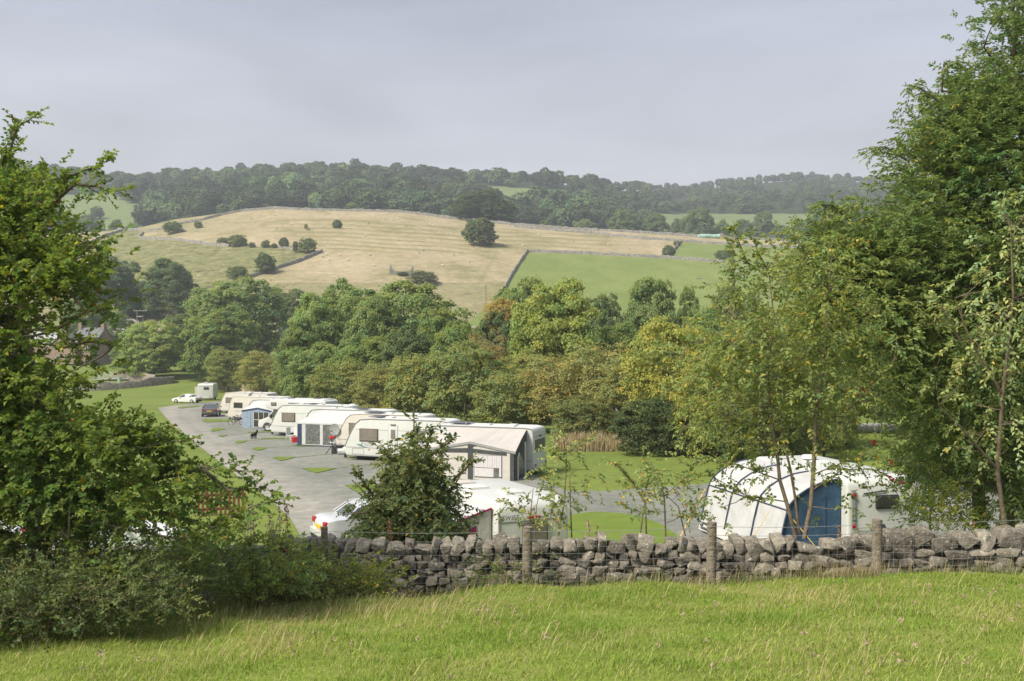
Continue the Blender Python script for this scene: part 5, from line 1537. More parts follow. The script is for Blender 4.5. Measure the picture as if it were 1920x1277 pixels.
# cars glimpsed through the hawthorn on the near lawn
hc = car("white_car", "white car glimpsed through the low hawthorn branches", (70 - 960) / F * 31, 31, R(6), M['white_car'], 4.4, 1.74, 1.45)
hc2 = car("white_car", "white car whose roof shows at the hawthorn's outer edge", (24 - 960) / F * 30, 30.2, R(184), M['white_car'], 4.3, 1.74, 1.45)
# white van glimpsed between hedge trunks
vn = rear_caravan("white_van", "white vehicle with a blue stripe glimpsed under the olive thorn", (1146 - 960) / F * 96, 96, R(-50), 2.1, 5.4, 2.3, 'white', cat="van", group=None)
MB().bx(0.02, 2.08, -0.02, 0.01, 0.95, 1.12).build("blue_stripe", M['paleblue'], vn)
st_ = rear_caravan("static_caravan", "white caravan glimpsed in the gap beside the pale ash", (521 - 960) / F * 262, 262, R(5), 3.2, 7, 3.0, 'white', z=g1((521 - 960) / F * 262, 262) + 7.2, group=None)
MB().bx(1.9, 2.7, -0.05, 0.01, 1.2, 2.0).build("window", M['pane_dark'], st_)
MB().bx(0.2, 3.0, 0.2, 6.8, -7.4, 0.35).build("plinth", M['farstone'], st_)

# ------------------------------------------------------------------ camp things
def bicycle(label, u, v, yaw, lean=0.0):
    p = S(u, v)
    root = empty("bicycle", p, yaw, label, "bicycle", "bicycles by the porch awning")
    for xx in (0, 1.05):
        w_ = MB().tube([(xx + 0.33 * math.cos(a), 0, 0.33 + 0.33 * math.sin(a)) for a in np.linspace(0, 2 * math.pi, 21)], 0.022, 5, cap=False).build("wheel", M['rubber'], root)
        sp = MB()
        for a in np.linspace(0, math.pi, 7)[:-1]:
            sp.tube([(xx + 0.31 * math.cos(a), 0, 0.33 + 0.31 * math.sin(a)), (xx - 0.31 * math.cos(a), 0, 0.33 - 0.31 * math.sin(a))], 0.004, 3)
        link("spoke", sp.mesh("spoke", M['steel']), w_)
    f = MB()
    for a, b in (((0, 0, .33), (.42, 0, .30)), ((.42, 0, .30), (.28, 0, .80)), ((0, 0, .33), (.30, 0, .72)), ((.42, 0, .30), (.88, 0, .72)), ((.29, 0, .76), (.86, 0, .82)), ((.86, 0, .9), (1.05, 0, .33))):
        f.tube([a, b], 0.02, 6)
    f.build("frame", M['dark'], root)
    MB().tube([(.86, -.27, .98), (.88, 0, .96), (.86, .27, .98)], 0.018, 6).build("handlebar", M['dark'], root)
    MB().box((.26, 0, .86), (.26, .13, .06)).build("saddle", M['dark'], root, bevel=.02)
    return root
bicycle("black bicycle standing against the porch awning caravan", 434, 797.5, R(12))
bicycle("second bicycle behind, nearer the caravan nose", 440, 794.5, R(-15))
# black dog on the pitch
def dog(u, v, yaw):
    p = S(u, v)
    bm = bmesh.new(); me = bpy.data.meshes.new("dog")
    pts = [(0, 0, .50), (.22, 0, .50), (.40, 0, .56), (.52, 0, .70), (.60, 0, .80), (.74, 0, .78),          # 0-5 spine, head, muzzle
           (-.12, 0, .49), (-.28, 0, .40), (-.42, 0, .34),                                             # tail 6-8
           (.36, .09, .42), (.37, .10, .22), (.38, .10, .03), (.36, -.09, .42), (.33, -.10, .22), (.35, -.10, .03),    # front legs
           (-.08, .09, .40), (-.02, .10, .27), (-.14, .10, .17), (-.12, .10, .03), (-.08, -.09, .40), (-.02, -.10, .27), (-.14, -.10, .17), (-.12, -.10, .03)]
    ed = [(0, 1), (1, 2), (2, 3), (3, 4), (4, 5), (0, 6), (6, 7), (7, 8), (2, 9), (9, 10), (10, 11), (2, 12), (12, 13), (13, 14), (6, 15), (15, 16), (16, 17), (17, 18), (6, 19), (19, 20), (20, 21), (21, 22)]
    rr = [.13, .14, .15, .10, .10, .05, .12, .04, .025, .07, .045, .04, .07, .045, .04, .09, .06, .04, .04, .09, .06, .04, .04]
    me.from_pydata(pts, ed, [])
    o = bpy.data.objects.new("dog", me); COL.objects.link(o)
    m_ = o.modifiers.new("skin", 'SKIN'); o.modifiers.new("sub", 'SUBSURF').levels = 1
    for i, q in enumerate(rr): me.skin_vertices[0].data[i].radius = (q, q)
    me.skin_vertices[0].data[0].use_root = True
    me.materials.append(M['dogfur'])
    o.location = p; o.rotation_euler = (0, 0, yaw); o.scale = (0.8, 0.8, 0.8)
    tag(o, "black dog standing alone on the gravel pitch", "dog")
    for sy in (.06, -.06):
        link("ear", MB().prism([(.54, .86), (.62, .86), (.57, .96)], sy - .015, sy + .015).mesh("ear", M['dogfur']), o)
    return o
dog(474, 824, R(60))
# tripod barbecue/dish stand with red ring in front of the tan caravan
def tripod(label, u, v, s=1.0):
    root = empty("tripod_grill", S(u, v), 0.3, label, "barbecue")
    for k in range(3):
        a = 2.1 * k + .4
        MB().tube([(0, 0, .62), (math.cos(a) * .5, math.sin(a) * .5, 0)], .025, 5).build("leg", M['dark'], root)
    MB().tube([(0, 0, .55), (0, 0, 1.15)], .03, 6).build("pole", M['dark'], root)
    MB().box((0, 0, 1.16), (.34, .34, .16)).build("red_tank", M['redplastic'], root, bevel=.04)
    return root
tripod("black tripod stand with red box on top, by the teal-printed caravan nose", 622.5, 853)
def dish(label, u, v, lift, r, yaw):
    root = empty("satellite_dish", S(u, v, 0), yaw, label, "satellite dish")
    m_ = MB(); nr, nc = 4, 20
    V = [(0, 0, 0)]
    for i in range(1, nr + 1):
        for j in range(nc):
            q = r * i / nr; a = 2 * math.pi * j / nc
            V.append((q * math.cos(a), -(q * q) * .35 + 0, q * math.sin(a)))
    Fc = [(0, 1 + j, 1 + (j + 1) % nc) for j in range(nc)]
    for i in range(nr - 1):
        for j in range(nc): Fc.append((1 + i * nc + j, 1 + (i + 1) * nc + j, 1 + (i + 1) * nc + (j + 1) % nc, 1 + i * nc + (j + 1) % nc))
    V2 = [(a, b + .02, c) for a, b, c in V]
    m_.add(V, Fc); m_.add(V2, Fc)
    o = m_.build("reflector", M['charcoal'] if r < .38 else M['trim'], root, smooth=True, angle=80); o.location = (0, 0, lift)
    MB().tube([(0, .02, 0), (0, .02, lift)], .025, 6).build("mast", M['dark'], root)
    MB().tube([(0, 0, lift - r * .8), (0, -.45, lift - .1)], .012, 5).box((0, -.47, lift - .08), (.07, .12, .07)).build("receiver_arm", M['dark'], root)
    return root
dish("dark satellite dish on a pole by the caravan next to the motorhome", 547, 817, 0.95, 0.36, R(10))
dish("grey mesh satellite dish behind the red tripod box", 628, 846, 1.5, 0.40, R(-20))
# white plastic chairs and small items near the awnings
def chair(label, u, v, yaw):
    root = empty("white_chair", S(u, v), yaw, label, "chair", "white camp chairs")
    MB().box((0, 0, .42), (.5, .48, .05)).build("seat", M['white'], root, bevel=.015)
    MB().box((0, .25, .75), (.5, .05, .62)).build("backrest", M['white'], root, bevel=.015)
    for sx in (-.22, .22):
        for sy in (-.2, .22): MB().tube([(sx, sy, .42), (sx * 1.15, sy * 1.15, 0)], .022, 5).build("leg", M['white'], root)
    return root
chair("white camp chair tipped near the hitch of the navy-awning caravan", 545, 827, R(60))
chair("second white camp chair tucked against the hitch cover", 551, 826, R(-35))
bx_ = empty("red_crate", S(552.5, 830), .3, "small red plastic box on the gravel by the white chairs", "box")
MB().box((0, 0, .2), (.42, .42, .36)).build("box", M['redplastic'], bx_, bevel=.05); MB().box((0, 0, .4), (.45, .45, .05)).build("lid", M['redplastic'], bx_, bevel=.02)
bg_ = empty("camp_bag", S(637, 851), .2, "dark camping gear heaped under the tan caravan's nose", "bag")
MB().box((0, 0, .3), (1.1, .6, .55)).build("holdall", M['charcoal'], bg_, bevel=.14, segs=3, smooth=True)
MB().tube([(-.3, -.3, .5), (0, -.32, .72), (.3, -.3, .5)], .02, 5).build("strap", M['dark'], bg_)
wt = empty("water_carrier", S(640, 852.5), .2, "white water barrel lying beside the dark gear", "water carrier")
MB().disc((0, -.3, .22), .22, .5, 'X', 18).build("barrel", M['white'], wt, bevel=.03); MB().tube([(-.3, -.3, .22), (-.3, -.75, .5), (.3, -.75, .5), (.3, -.3, .22)], .015, 5).build("handle", M['steel'], wt)
# red-brown timber fence on the lawn behind the hawthorn
fx = empty("picket_fence", S(372, 968), R(14), "red-brown picket fence on the lawn seen through hawthorn", "fence")
for k in range(11):
    MB().box((k * .17, 0, .5), (.09, .03, 1.0)).build("picket", M['redwood'], fx)
for z_ in (.25, .8): MB().box((.85, .03, z_), (1.9, .04, .09)).build("rail", M['redwood'], fx)

# ------------------------------------------------------------------ house, gate, walls and poles beyond the site
hx = (182 - 960) / F * 268; hd = 268; hz_ = g1(hx, hd) - 0.6
hs_ = empty("stone_house", (hx, hd, hz_), R(-14), "sandstone house with slate roof behind the hawthorn", "house")
Wm, Dm, He, Hr = 9.0, 8.0, 6.0, 10.2
def gable_block(parent, x0, x1, y0, y1, he, hr, axis, roofm, wallm, names=("wall", "roof")):
    m_ = MB()
    if axis == 'X':   # ridge along x
        ym = (y0 + y1) / 2
        m_.prism([(y0, 0), (y0, he), (ym, hr), (y1, he), (y1, 0)], x0, x1, 'X')
        w_ = m_.build(names[0], wallm, parent)
        r_ = MB().quad((x0 - .25, y0 - .3, he - .25), (x1 + .25, y0 - .3, he - .25), (x1 + .25, ym, hr + .06), (x0 - .25, ym, hr + .06), .14).quad((x0 - .25, y1 + .3, he - .25), (x1 + .25, y1 + .3, he - .25), (x1 + .25, ym, hr + .06), (x0 - .25, ym, hr + .06), .14)
    else:
        xm = (x0 + x1) / 2
        m_.prism([(x0, 0), (x0, he), (xm, hr), (x1, he), (x1, 0)], y0, y1, 'Y')
        w_ = m_.build(names[0], wallm, parent)
        r_ = MB().quad((x0 - .3, y0 - .25, he - .25), (x0 - .3, y1 + .25, he - .25), (xm, y1 + .25, hr + .06), (xm, y0 - .25, hr + .06), .14).quad((x1 + .3, y0 - .25, he - .25), (x1 + .3, y1 + .25, he - .25), (xm, y1 + .25, hr + .06), (xm, y0 - .25, hr + .06), .14)
    ro = r_.build(names[1], roofm, parent)
    return w_, ro
w_, ro = gable_block(hs_, -4.2, 3.2, -5, 3, 6.0, 9.6, 'X', M['slate'], M['housewall'])
w2, ro2 = gable_block(hs_, -9.5, -1.8, -6.4, -1, 5.0, 8.0, 'Y', M['slate'], M['housewall'])
link("chimney", MB().box((-4.0, -1.0, 9.8), (1.0, 1.6, 2.4)).mesh("chimney", M['housewall'], .05, 1), ro)
link("chimney", MB().box((2.9, -1.0, 9.9), (0.9, 1.4, 1.8)).mesh("chimney", M['housewall'], .05, 1), ro)
link("chimney", MB().box((-7.0, -3.4, 8.2), (0.9, 0.9, 1.6)).mesh("chimney", M['housewall'], .05, 1), ro2)
def house_window(x0, y0, z0, w=1.2, h=1.7):
    f = MB().box((x0, y0 - .04, z0), (w + .3, .16, h + .3)).build("window", M['stonetrim'], hs_)
    link("pane", MB().box((x0, y0 - .10, z0), (w, .1, h)).mesh("pane", M['glassdark']), f)
    link("glazing_bar", MB().box((x0, y0 - .16, z0), (.08, .05, h)).box((x0, y0 - .165, z0), (w, .05, .08)).mesh("glazing_bar", M['white']), f)
house_window(0.9, -5, 4.1); house_window(0.9, -5, 1.3); house_window(-4.4, -6.4, 1.4, 1.0, 1.5); house_window(-7.0, -6.4, 1.4, 1.0, 1.5)
MB().box((-1.4, -5.06, 3.0), (.12, .12, 6.0)).build("downpipe", M['dark'], hs_)
ivy_rng = np.random.default_rng(5)
n = 900
C = np.stack([2.2 + ivy_rng.random(n) * 1.3, -5.15 - ivy_rng.random(n) * .25, ivy_rng.random(n) * 5.2], 1)
V_, F_ = leaves(C, unit(ivy_rng.normal(size=(n, 3))), unit(ivy_rng.normal(size=(n, 3)) + [0, -1, .4]), .42, .36)
iv = link("ivy", np_mesh("ivy", V_, F_, M['leaf_far'], {"tint": np.repeat(tint_of(ivy_rng, n), 4, 0)}), hs_); iv.color = (*G_MID, 1)
bl = empty("long_shed", (hx - 19, hd + 6, g1(hx - 19, hd + 6) - .3), R(-10), "low stone barn with pale roof partly hidden by hawthorn leaves", "barn")
gable_block(bl, -9, 8, -3.5, 3.5, 4.2, 7.0, 'X', mat("pale_roof", (0.36, 0.36, 0.37), .7, .2, var=.2), M['housewall'])
ws = empty("white_marquee", ((213 - 960) / F * 300, 300, g1((213 - 960) / F * 300, 300) - .5), 0, "low white shed roof just beyond the house", "shed")
gable_block(ws, -5, 5, -2, 2, 2.6, 3.6, 'X', M['white'], M['white'])
# farm track and gate
sheet_pts = [hit(u, v, 200, 330) for u, v in [(165, 715), (236, 708), (243, 697), (222, 682), (208, 668), (226, 664), (228, 676), (256, 690), (262, 702), (240, 714)]]
bm = bmesh.new(); bm.faces.new([bm.verts.new(p + Vector((0, 0, .35))) for p in sheet_pts]); bmesh.ops.recalc_face_normals(bm, faces=bm.faces); bmesh.ops.triangulate(bm, faces=bm.faces)
me = bpy.data.meshes.new("farm_track"); bm.to_mesh(me); bm.free(); me.materials.append(M['track']); structure("farm_track", me)
gp = hit(181, 711, 200, 300)
gt = empty("field_gate", gp, R(4), "white barred field gate closing the farm track", "gate")
gw = 36 / F * gp.y
for k in range(6): MB().tube([(0, 0, .25 + k * .26), (gw, 0, .25 + k * .26)], .045, 5).build("bar", M['white'], gt)
for xx in (0, gw * .25, gw * .5, gw * .75, gw): MB().tube([(xx, 0, .15), (xx, 0, 1.6)], .045, 5).build("upright", M['white'], gt)
MB().box((gw + .25, 0, 1.0), (.28, .28, 2.2)).build("gate_post", M['post'], gt)
MB().box((-.25, 0, .9), (.28, .28, 2.0)).build("gate_post", M['post'], gt)
bn = hit(224, 716, 200, 300)
bi = empty("green_bin", bn, 0, "small grey-green bin beside the gate wall", "bin")
MB().tube([(0, 0, 0), (0, 0, 1.0)], [.38, .45], 14).build("drum", M['mint'], bi); MB().disc((0, 0, 1.05), .47, .1, 'Z', 14).build("lid", M['mint'], bi)
def g_pts(px, d0=200): return [hit(u, v, d0, 330) for u, v in px]
field_wall(None, "dark stone wall from the gate to the rounded tree", h=1.9, seed=20, group=None, material=M['wallstone2'], pts=g_pts([(220, 713), (238, 713), (262, 714), (292, 716)]))
field_wall(None, "curved drystone wall around the far lawn", h=1.5, seed=21, group=None, material=M['wallstone2'], pts=g_pts([(140, 733), (175, 733), (200, 731), (240, 728), (280, 724), (305, 720.5), (322, 719), (326, 715)]), hv=.3)
field_wall(None, "tumbled buff stone wall behind the far cream caravans", h=2.0, w=1.2, seed=22, group=None, material=mat("buff_rubble", (0.36, 0.29, 0.21), .95, .05, var=.4, vscale=1.2, bump=.8, bscale=3), pts=g_pts([(408, 731), (425, 730), (445, 734), (470, 737), (500, 739)], 190), hv=.4)
field_wall(None, "grey wall at the bottom of the hill near the power pole", h=1.6, seed=23, group=None, pts=[hit(u, v, 290, 400) for u, v in [(215, 606), (232, 604), (250, 607), (262, 610)]])
def pole(label, u, v_base, v_top, d, arms=False):
    z0 = g1((u - 960) / F * d, d); z1 = -(v_top - 638.5) / F * d
    root = empty("power_pole", ((u - 960) / F * d, d, z0), 0, label, "pole")
    h = z1 - z0
    MB().tube([(0, 0, -.5), (0, 0, h)], [.17, .12], 8).build("pole", M['post'], root)
    if arms:
        MB().tube([(1.9, 0, -.5), (1.9, 0, h * .72)], [.17, .12], 8).build("pole", M['post'], root)
        MB().box((1, 0, h - .3), (4.4, .16, .18)).build("crossarm", M['trim'], root)
        MB().box((.9, -.2, h * .62), (1.8, .5, .3)).build("transformer", M['steel'], root, bevel=.05)
        for xx in (-1, 1, 2.9): MB().tube([(xx, 0, h - .2), (xx, 0, h + .25)], .06, 6).build("insulator", M['ltrim'], root)
    else:
        MB().box((0, 0, h - .2), (1.2, .1, .12)).build("crossarm", M['trim'], root)
    return root
pole("double wooden power pole with transformer by the tree clump", 257, 606, 581, 318, True)
pole("thin wooden pole at the foot of the straw hill", 911, 562, 535, 305)
# ruined barn
rp = hit(753, 515)
rb = empty("ruined_barn", rp, R(6), "roofless ruined stone barn on the straw hillside", "ruin")
wpx = rp.y / F
rv = MB().prism([(-10 * wpx * 2.1, -1), (-10 * wpx * 2.1, 2.9), (-10 * wpx * 1.9, 3.8), (-10 * wpx * 1.75, 2.6), (-10 * wpx * 1.4, 1.5), (0, 1.15), (10 * wpx * 1.5, 1.3), (10 * wpx * 1.8, 2.4), (10 * wpx * 2.0, 3.6), (10 * wpx * 2.2, 2.7), (10 * wpx * 2.2, -1)], -.3, .3)
rv.build("front_wall", M['farstone'], rb)
for sx in (-1, 1):
    MB().prism([(0.3, -1), (0.3, 2.9), (2.0, 3.9), (4.2, 1.8), (4.2, -1)], sx * 10 * wpx * 2.1 - .3, sx * 10 * wpx * 2.1 + .3, 'X').build("gable_wall", M['farstone'], rb)
MB().bx(-10 * wpx * 2.0, 10 * wpx * 2.0, 4.2, 4.8, -1, 1.4).build("back_wall", M['farstone'], rb)
# rock outcrop in the meadow
op_ = hit(1312, 523)
oc = empty("rock_outcrop", op_, 0, "small pale rock pile in the middle of the bright meadow", "rock")
rr = random.Random(8)
for k in range(7):
    MB().box((0, 0, 0), (rr.uniform(.6, 1.4), rr.uniform(.5, .9), rr.uniform(.3, .7)), rz=rr.uniform(0, 3)).build("rock", M['farstone'], oc, bevel=.15, segs=1, loc=(rr.uniform(-1.3, 1.3), rr.uniform(-.6, .6), .15))
# mint sheeted heap with stone hut
mp_ = hit(1333, 446.5)
mh_ = empty("sheeted_heap", mp_, 0, "heap under pale green sheets on the far straw strip", "heap")
for k in range(9):
    MB().disc((-6.5 + k * 1.35, rr.uniform(-.4, .4), 1.0), 1.2 + rr.uniform(-.15, .15), 1.3, 'X', 12).build("sheeted_bale", M['mint'], mh_, bevel=.2, segs=2, smooth=True)
hp_ = hit(1354, 446.5)
hu = empty("stone_hut", hp_ + Vector((0, 2, 0)), 0, "tiny stone hut end beside the mint green heap", "hut")
MB().prism([(-1.3, -1), (-1.3, 2.0), (0, 3.1), (1.3, 2.0), (1.3, -1)], -1.5, 1.5).build("wall", M['farstone'], hu)

# ------------------------------------------------------------------ drystone wall and wire fence
def stone_mesh(seed):
    r = random.Random(seed)
    bm = bmesh.new()
    n = r.randint(20, 28)
    for k in range(n):
        v = Vector((r.gauss(0, 1), r.gauss(0, 1), r.gauss(0, 1))).normalized()
        p = Vector([math.copysign(abs(c) ** 0.55, c) for c in v])
        m = max(abs(c) for c in p)
        bm.verts.new(p / m * r.uniform(0.40, 0.54))
    res = bmesh.ops.convex_hull(bm, input=bm.verts)
    bmesh.ops.delete(bm, geom=[g for g in res['geom_interior'] if isinstance(g, bmesh.types.BMVert)], context='VERTS')
    bmesh.ops.bevel(bm, geom=[e for e in bm.edges], offset=0.085, segments=2, affect='EDGES', clamp_overlap=True)
    me = bpy.data.meshes.new("stone"); bm.to_mesh(me); bm.free()
    lo = np.array([v.co[:] for v in me.vertices]); c = (lo.min(0) + lo.max(0)) / 2; s = lo.max(0) - lo.min(0)
    for v in me.vertices: v.co = [(v.co[i] - c[i]) / s[i] for i in range(3)]
    me.polygons.foreach_set("use_smooth", np.ones(len(me.polygons), bool)); me.set_sharp_from_angle(angle=R(40))
    me.materials.append(M['stone'])
    return me
STN = [stone_mesh(100 + k) for k in range(16)]
WY = 18.0
dw = empty("drystone_wall", (0, WY, -4.6), 0, "grey drystone wall with upright cope stones across the bottom of the field", "drystone wall")
rw = random.Random(12)
def wall_base(x_): return g1(x_, WY - 0.35) - 0.06 - 0.05 * 1
def wall_top(x_):
    return -3.56 + 0.02 * math.sin(x_ * 0.9) + (0.03 if x_ > 5.6 else 0.0)
stones = []
x_ = -4.9
core = MB()
xx = -11.0
while xx < 11.5:
    zt = wall_top(xx) - 0.22; core.bx(xx, xx + 0.52, WY - 0.02 - 4 * 0, WY + 0.30, wall_base(xx) - .3, zt); xx += 0.5
co = core.build("rubble_core", M['stone'], dw); co.location = (0, -WY, 4.6)
def add_stone(cx, cz, w, h, dpt, y_off, tilt):
    s = link("stone", rw.choice(STN), dw)
    s.location = (cx, y_off, cz + 4.6)
    s.rotation_euler = (rw.uniform(-.12, .12), tilt, rw.choice((0, math.pi)) + rw.uniform(-.2, .2))
    s.scale = (w * 1.06, dpt, h * 1.08)
    stones.append(s)
# coping
x_ = -4.4
while x_ < 10.6:
    big = x_ > 5.0
    w = rw.uniform(0.14, 0.29) if not big else rw.uniform(0.24, 0.50)
    h = rw.uniform(0.17, 0.35) if not big else rw.uniform(0.20, 0.42)
    if rw.random() < 0.12: w *= 1.5; h *= 0.8
    zt = wall_top(x_ + w / 2)
    add_stone(x_ + w / 2, zt - 0.26 + h / 2, w, h, rw.uniform(.4, .55), rw.uniform(-.07, .07), rw.uniform(-.34, .34))
    x_ += w * 0.97
# body: irregular courses
def courses(x0, x1):
    zc_ = 0.0
    hs = []
    return hs
cells = []
ncol = 0
z_off = 0.0
lev = [0.0]
while lev[-1] < 0.95: lev.append(lev[-1] + rw.uniform(0.11, 0.18))
for k in range(len(lev) - 1):
    x_ = -4.4 + rw.uniform(-.2, 0)
    while x_ < 10.4:
        hgt = lev[k + 1] - lev[k]
        w = rw.uniform(0.14, 0.36) if x_ < 5.0 else rw.uniform(0.22, 0.55)
        cx = x_ + w / 2
        top = wall_top(cx) - 0.25
        z0 = top - lev[k]; 
        if z0 - hgt * .5 > wall_base(cx) - 0.25:
            split = rw.random()
            if split < 0.16 and hgt > .17:
                add_stone(cx, z0 - hgt * .27, w, hgt * .5, .34, -.03, rw.uniform(-.08, .08)); add_stone(cx, z0 - hgt * .76, w * .96, hgt * .5, .34, -.03, rw.uniform(-.08, .08))
            else:
                jz = rw.uniform(-.035, .035)
                add_stone(cx, z0 - hgt / 2 + jz, w, hgt * rw.uniform(.8, 1.45), .36, -.02 + rw.uniform(-.09, .05) - lev[k] * .08, rw.uniform(-.28, .28))
        x_ += w * .985
# past the 300 that show largest, the rest are joined
print('stones', len(stones))
stones.sort(key=lambda s_: -(s_.scale[0] * s_.scale[2]))
rest = stones[300:]
if rest:
    V_, F_ = [], []
    for s_ in rest:
        mw = Matrix.LocRotScale(s_.location, s_.rotation_euler, s_.scale); o_ = len(V_)
        V_ += [mw @ v.co for v in s_.data.vertices]; F_ += [tuple(i + o_ for i in q.vertices) for q in s_.data.polygons]
        bpy.data.objects.remove(s_)
    me = bpy.data.meshes.new("small_stones"); me.from_pydata(V_, [], F_); me.materials.append(M['stone'])
    so = link("small_stones", me, dw); so["kind"] = "stuff"
# fence
fe = empty("wire_fence", (0, WY - 0.55, -4.6), 0, "weathered post and wire fence in front of the drystone wall", "fence")
FP = [(610, 988, 0.062, 17.2), (987, 988, 0.088, 17.35), (1332, 979, 0.088, 17.35), (1643, 974, 0.092, 17.4), (2010, 960, 0.09, 17.3)]
tops = []
for u, v, r_, d in FP:
    p = P(u, v, d)
    zb_ = g1(p.x, d) - .3
    lean = rw.uniform(-.04, .04)
    m_ = MB().tube([(0, 0, zb_ + 4.6), (lean * .5, 0, (zb_ + p.z) / 2 + 4.6), (lean, 0, p.z + 4.6)], [r_ * 1.05, r_, r_ * .96], 12)
    o = m_.build("fence_post", M['post'], fe, smooth=True, angle=50); o.location = (p.x, d - (WY - .55), 0)
    tops.append(Vector((p.x + lean, d - .09, p.z)))
tops = [Vector((-9.5, 16.6, -4.05))] + tops
def strand(drop, r_=0.0035, barbs=False):
    m_ = MB()
    for a, b in zip(tops[:-1], tops[1:]):
        pts = []
        for k in range(9):
            t_ = k / 8; p = a.lerp(b, t_); pts.append((p.x, p.y - (WY - .55), p.z + 4.6 - drop - 0.035 * 4 * t_ * (1 - t_)))
        m_.tube(pts, r_, 4)
        if barbs:
            nb = int((b - a).length / .14)
            for k in range(nb):
                t_ = (k + .5) / nb; p = a.lerp(b, t_); z_ = p.z + 4.6 - drop - .035 * 4 * t_ * (1 - t_)
                m_.tube([(p.x - .012, p.y - (WY - .55), z_ + .016), (p.x + .012, p.y - (WY - .55), z_ - .016)], .002, 3)
    return m_
strand(0.06, 0.0035, True).build("barbed_wire", M['wire'], fe)
strand(0.21, 0.0035, True).build("barbed_wire", M['wire'], fe)
net = MB()
for k in range(6):
    m_ = strand(0.32 + k * .12, 0.0022); net.add(m_.v, m_.f)
for a, b in zip(tops[1:-1], tops[2:]):
    nb = int((b - a).length / .16)
    for k in range(nb):
        t_ = (k + .5) / nb; p = a.lerp(b, t_); s_ = .035 * 4 * t_ * (1 - t_)
        net.tube([(p.x, p.y - (WY - .55), p.z + 4.6 - .32 - s_), (p.x + rw.uniform(-.02, .02), p.y - (WY - .55), p.z + 4.6 - .62 - s_), (p.x, p.y - (WY - .55), p.z + 4.6 - .92 - s_)], .0022, 3, cap=False)
net.build("wire_netting", M['wire'], fe)

# ------------------------------------------------------------------ near trees and bushes
def poly_samples(rng, poly, n):
    pl = np.array(poly, float)
    lo, hi = pl.min(0), pl.max(0)
    out = []
    while len(out) < n:
        q = lo + (hi - lo) * rng.random((n * 3, 2))
        out += list(q[in_poly(q[:, 0], q[:, 1], poly)])
    return np.array(out[:n])

def to3(uvd):
    uvd = np.asarray(uvd, float)
    u, v, d = uvd[:, 0], uvd[:, 1], uvd[:, 2]
    return np.stack([(u - 960) / F * d, d, -(v - 638.5) / F * d], 1)

def sprays(rng, A, dirs, tl, k, leaf, wid, droop=0.15, pair=True, jit=0.35, flatn=0.7, lobes=1.0):
    """A anchors, dirs twig directions; k leaves per twig on both sides. returns leaf arrays + twig ends"""
    n = len(A)
    dirs = unit(dirs)
    T_ = tl * (0.7 + 0.6 * rng.random(n))
    up = unit(np.array([0, 0, 1.0]) + rng.normal(size=(n, 3)) * (1 - flatn))
    side = unit(np.cross(dirs, up)); up = np.cross(side, dirs)
    t_ = (np.arange(k) + 0.6) / k
    sg = np.where(np.arange(k) % 2 == 0, 1.0, -1.0)
    pos = A[:, None, :] + dirs[:, None, :] * (T_[:, None] * t_[None, :])[..., None] - np.array([0, 0, 1.0]) * (droop * T_[:, None] * t_[None, :] ** 2)[..., None]
    dd = dirs[:, None, :] * 0.55 + side[:, None, :] * sg[None, :, None] * 0.85 + rng.normal(size=(n, k, 3)) * jit
    dd[..., 2] -= droop
    nn = up[:, None, :] + rng.normal(size=(n, k, 3)) * 0.45
    s = leaf * (0.65 + 0.7 * rng.random((n, k)))
    return pos.reshape(-1, 3), unit(dd.reshape(-1, 3)), unit(nn.reshape(-1, 3)), s.reshape(-1), A, A + dirs * T_[:, None] - np.array([0, 0, 1.0]) * (droop * T_)[:, None]

def twig_tubes(A, B, r_=0.004):
    """three-sided sticks, vectorised"""
    n = len(A)
    t_ = unit(B - A); a = unit(np.cross(t_, np.array([0.3, 0.2, 0.93]))); b = np.cross(t_, a)
    V = []
    for P_, q in ((A, 1.0), (B, 0.4)):
        for k in range(3):
            an = 2 * math.pi * k / 3
            V.append(P_ + (a * math.cos(an) + b * math.sin(an)) * r_ * q)
    V = np.stack(V, 1).reshape(-1, 3)
    k = np.arange(n)[:, None] * 6
    Fc = np.concatenate([k + np.array([[0, 1, 4, 3]]), k + np.array([[1, 2, 5, 4]]), k + np.array([[2, 0, 3, 5]])], 1).reshape(-1, 4)
    return V, Fc

def tube_np(polys, sides=5):
    m_ = MB()
    for pts, rs_ in polys: m_.tube(pts, rs_, sides, cap=False)
    return np.array(m_.v), np.array(m_.f)

def bend(a, b, rng, k=5, amp=0.10, sag=0.0):
    a, b = np.asarray(a), np.asarray(b); L_ = np.linalg.norm(b - a)
    o = rng.normal(size=3) * amp * L_
    out = []
    for i in range(k + 1):
        t_ = i / k
        p = a + (b - a) * t_ + o * math.sin(math.pi * t_) + np.array([0, 0, -sag * L_]) * t_ * t_
        out.append(tuple(p + rng.normal(size=3) * 0.012 * L_ * (0 < i < k)))
    return out

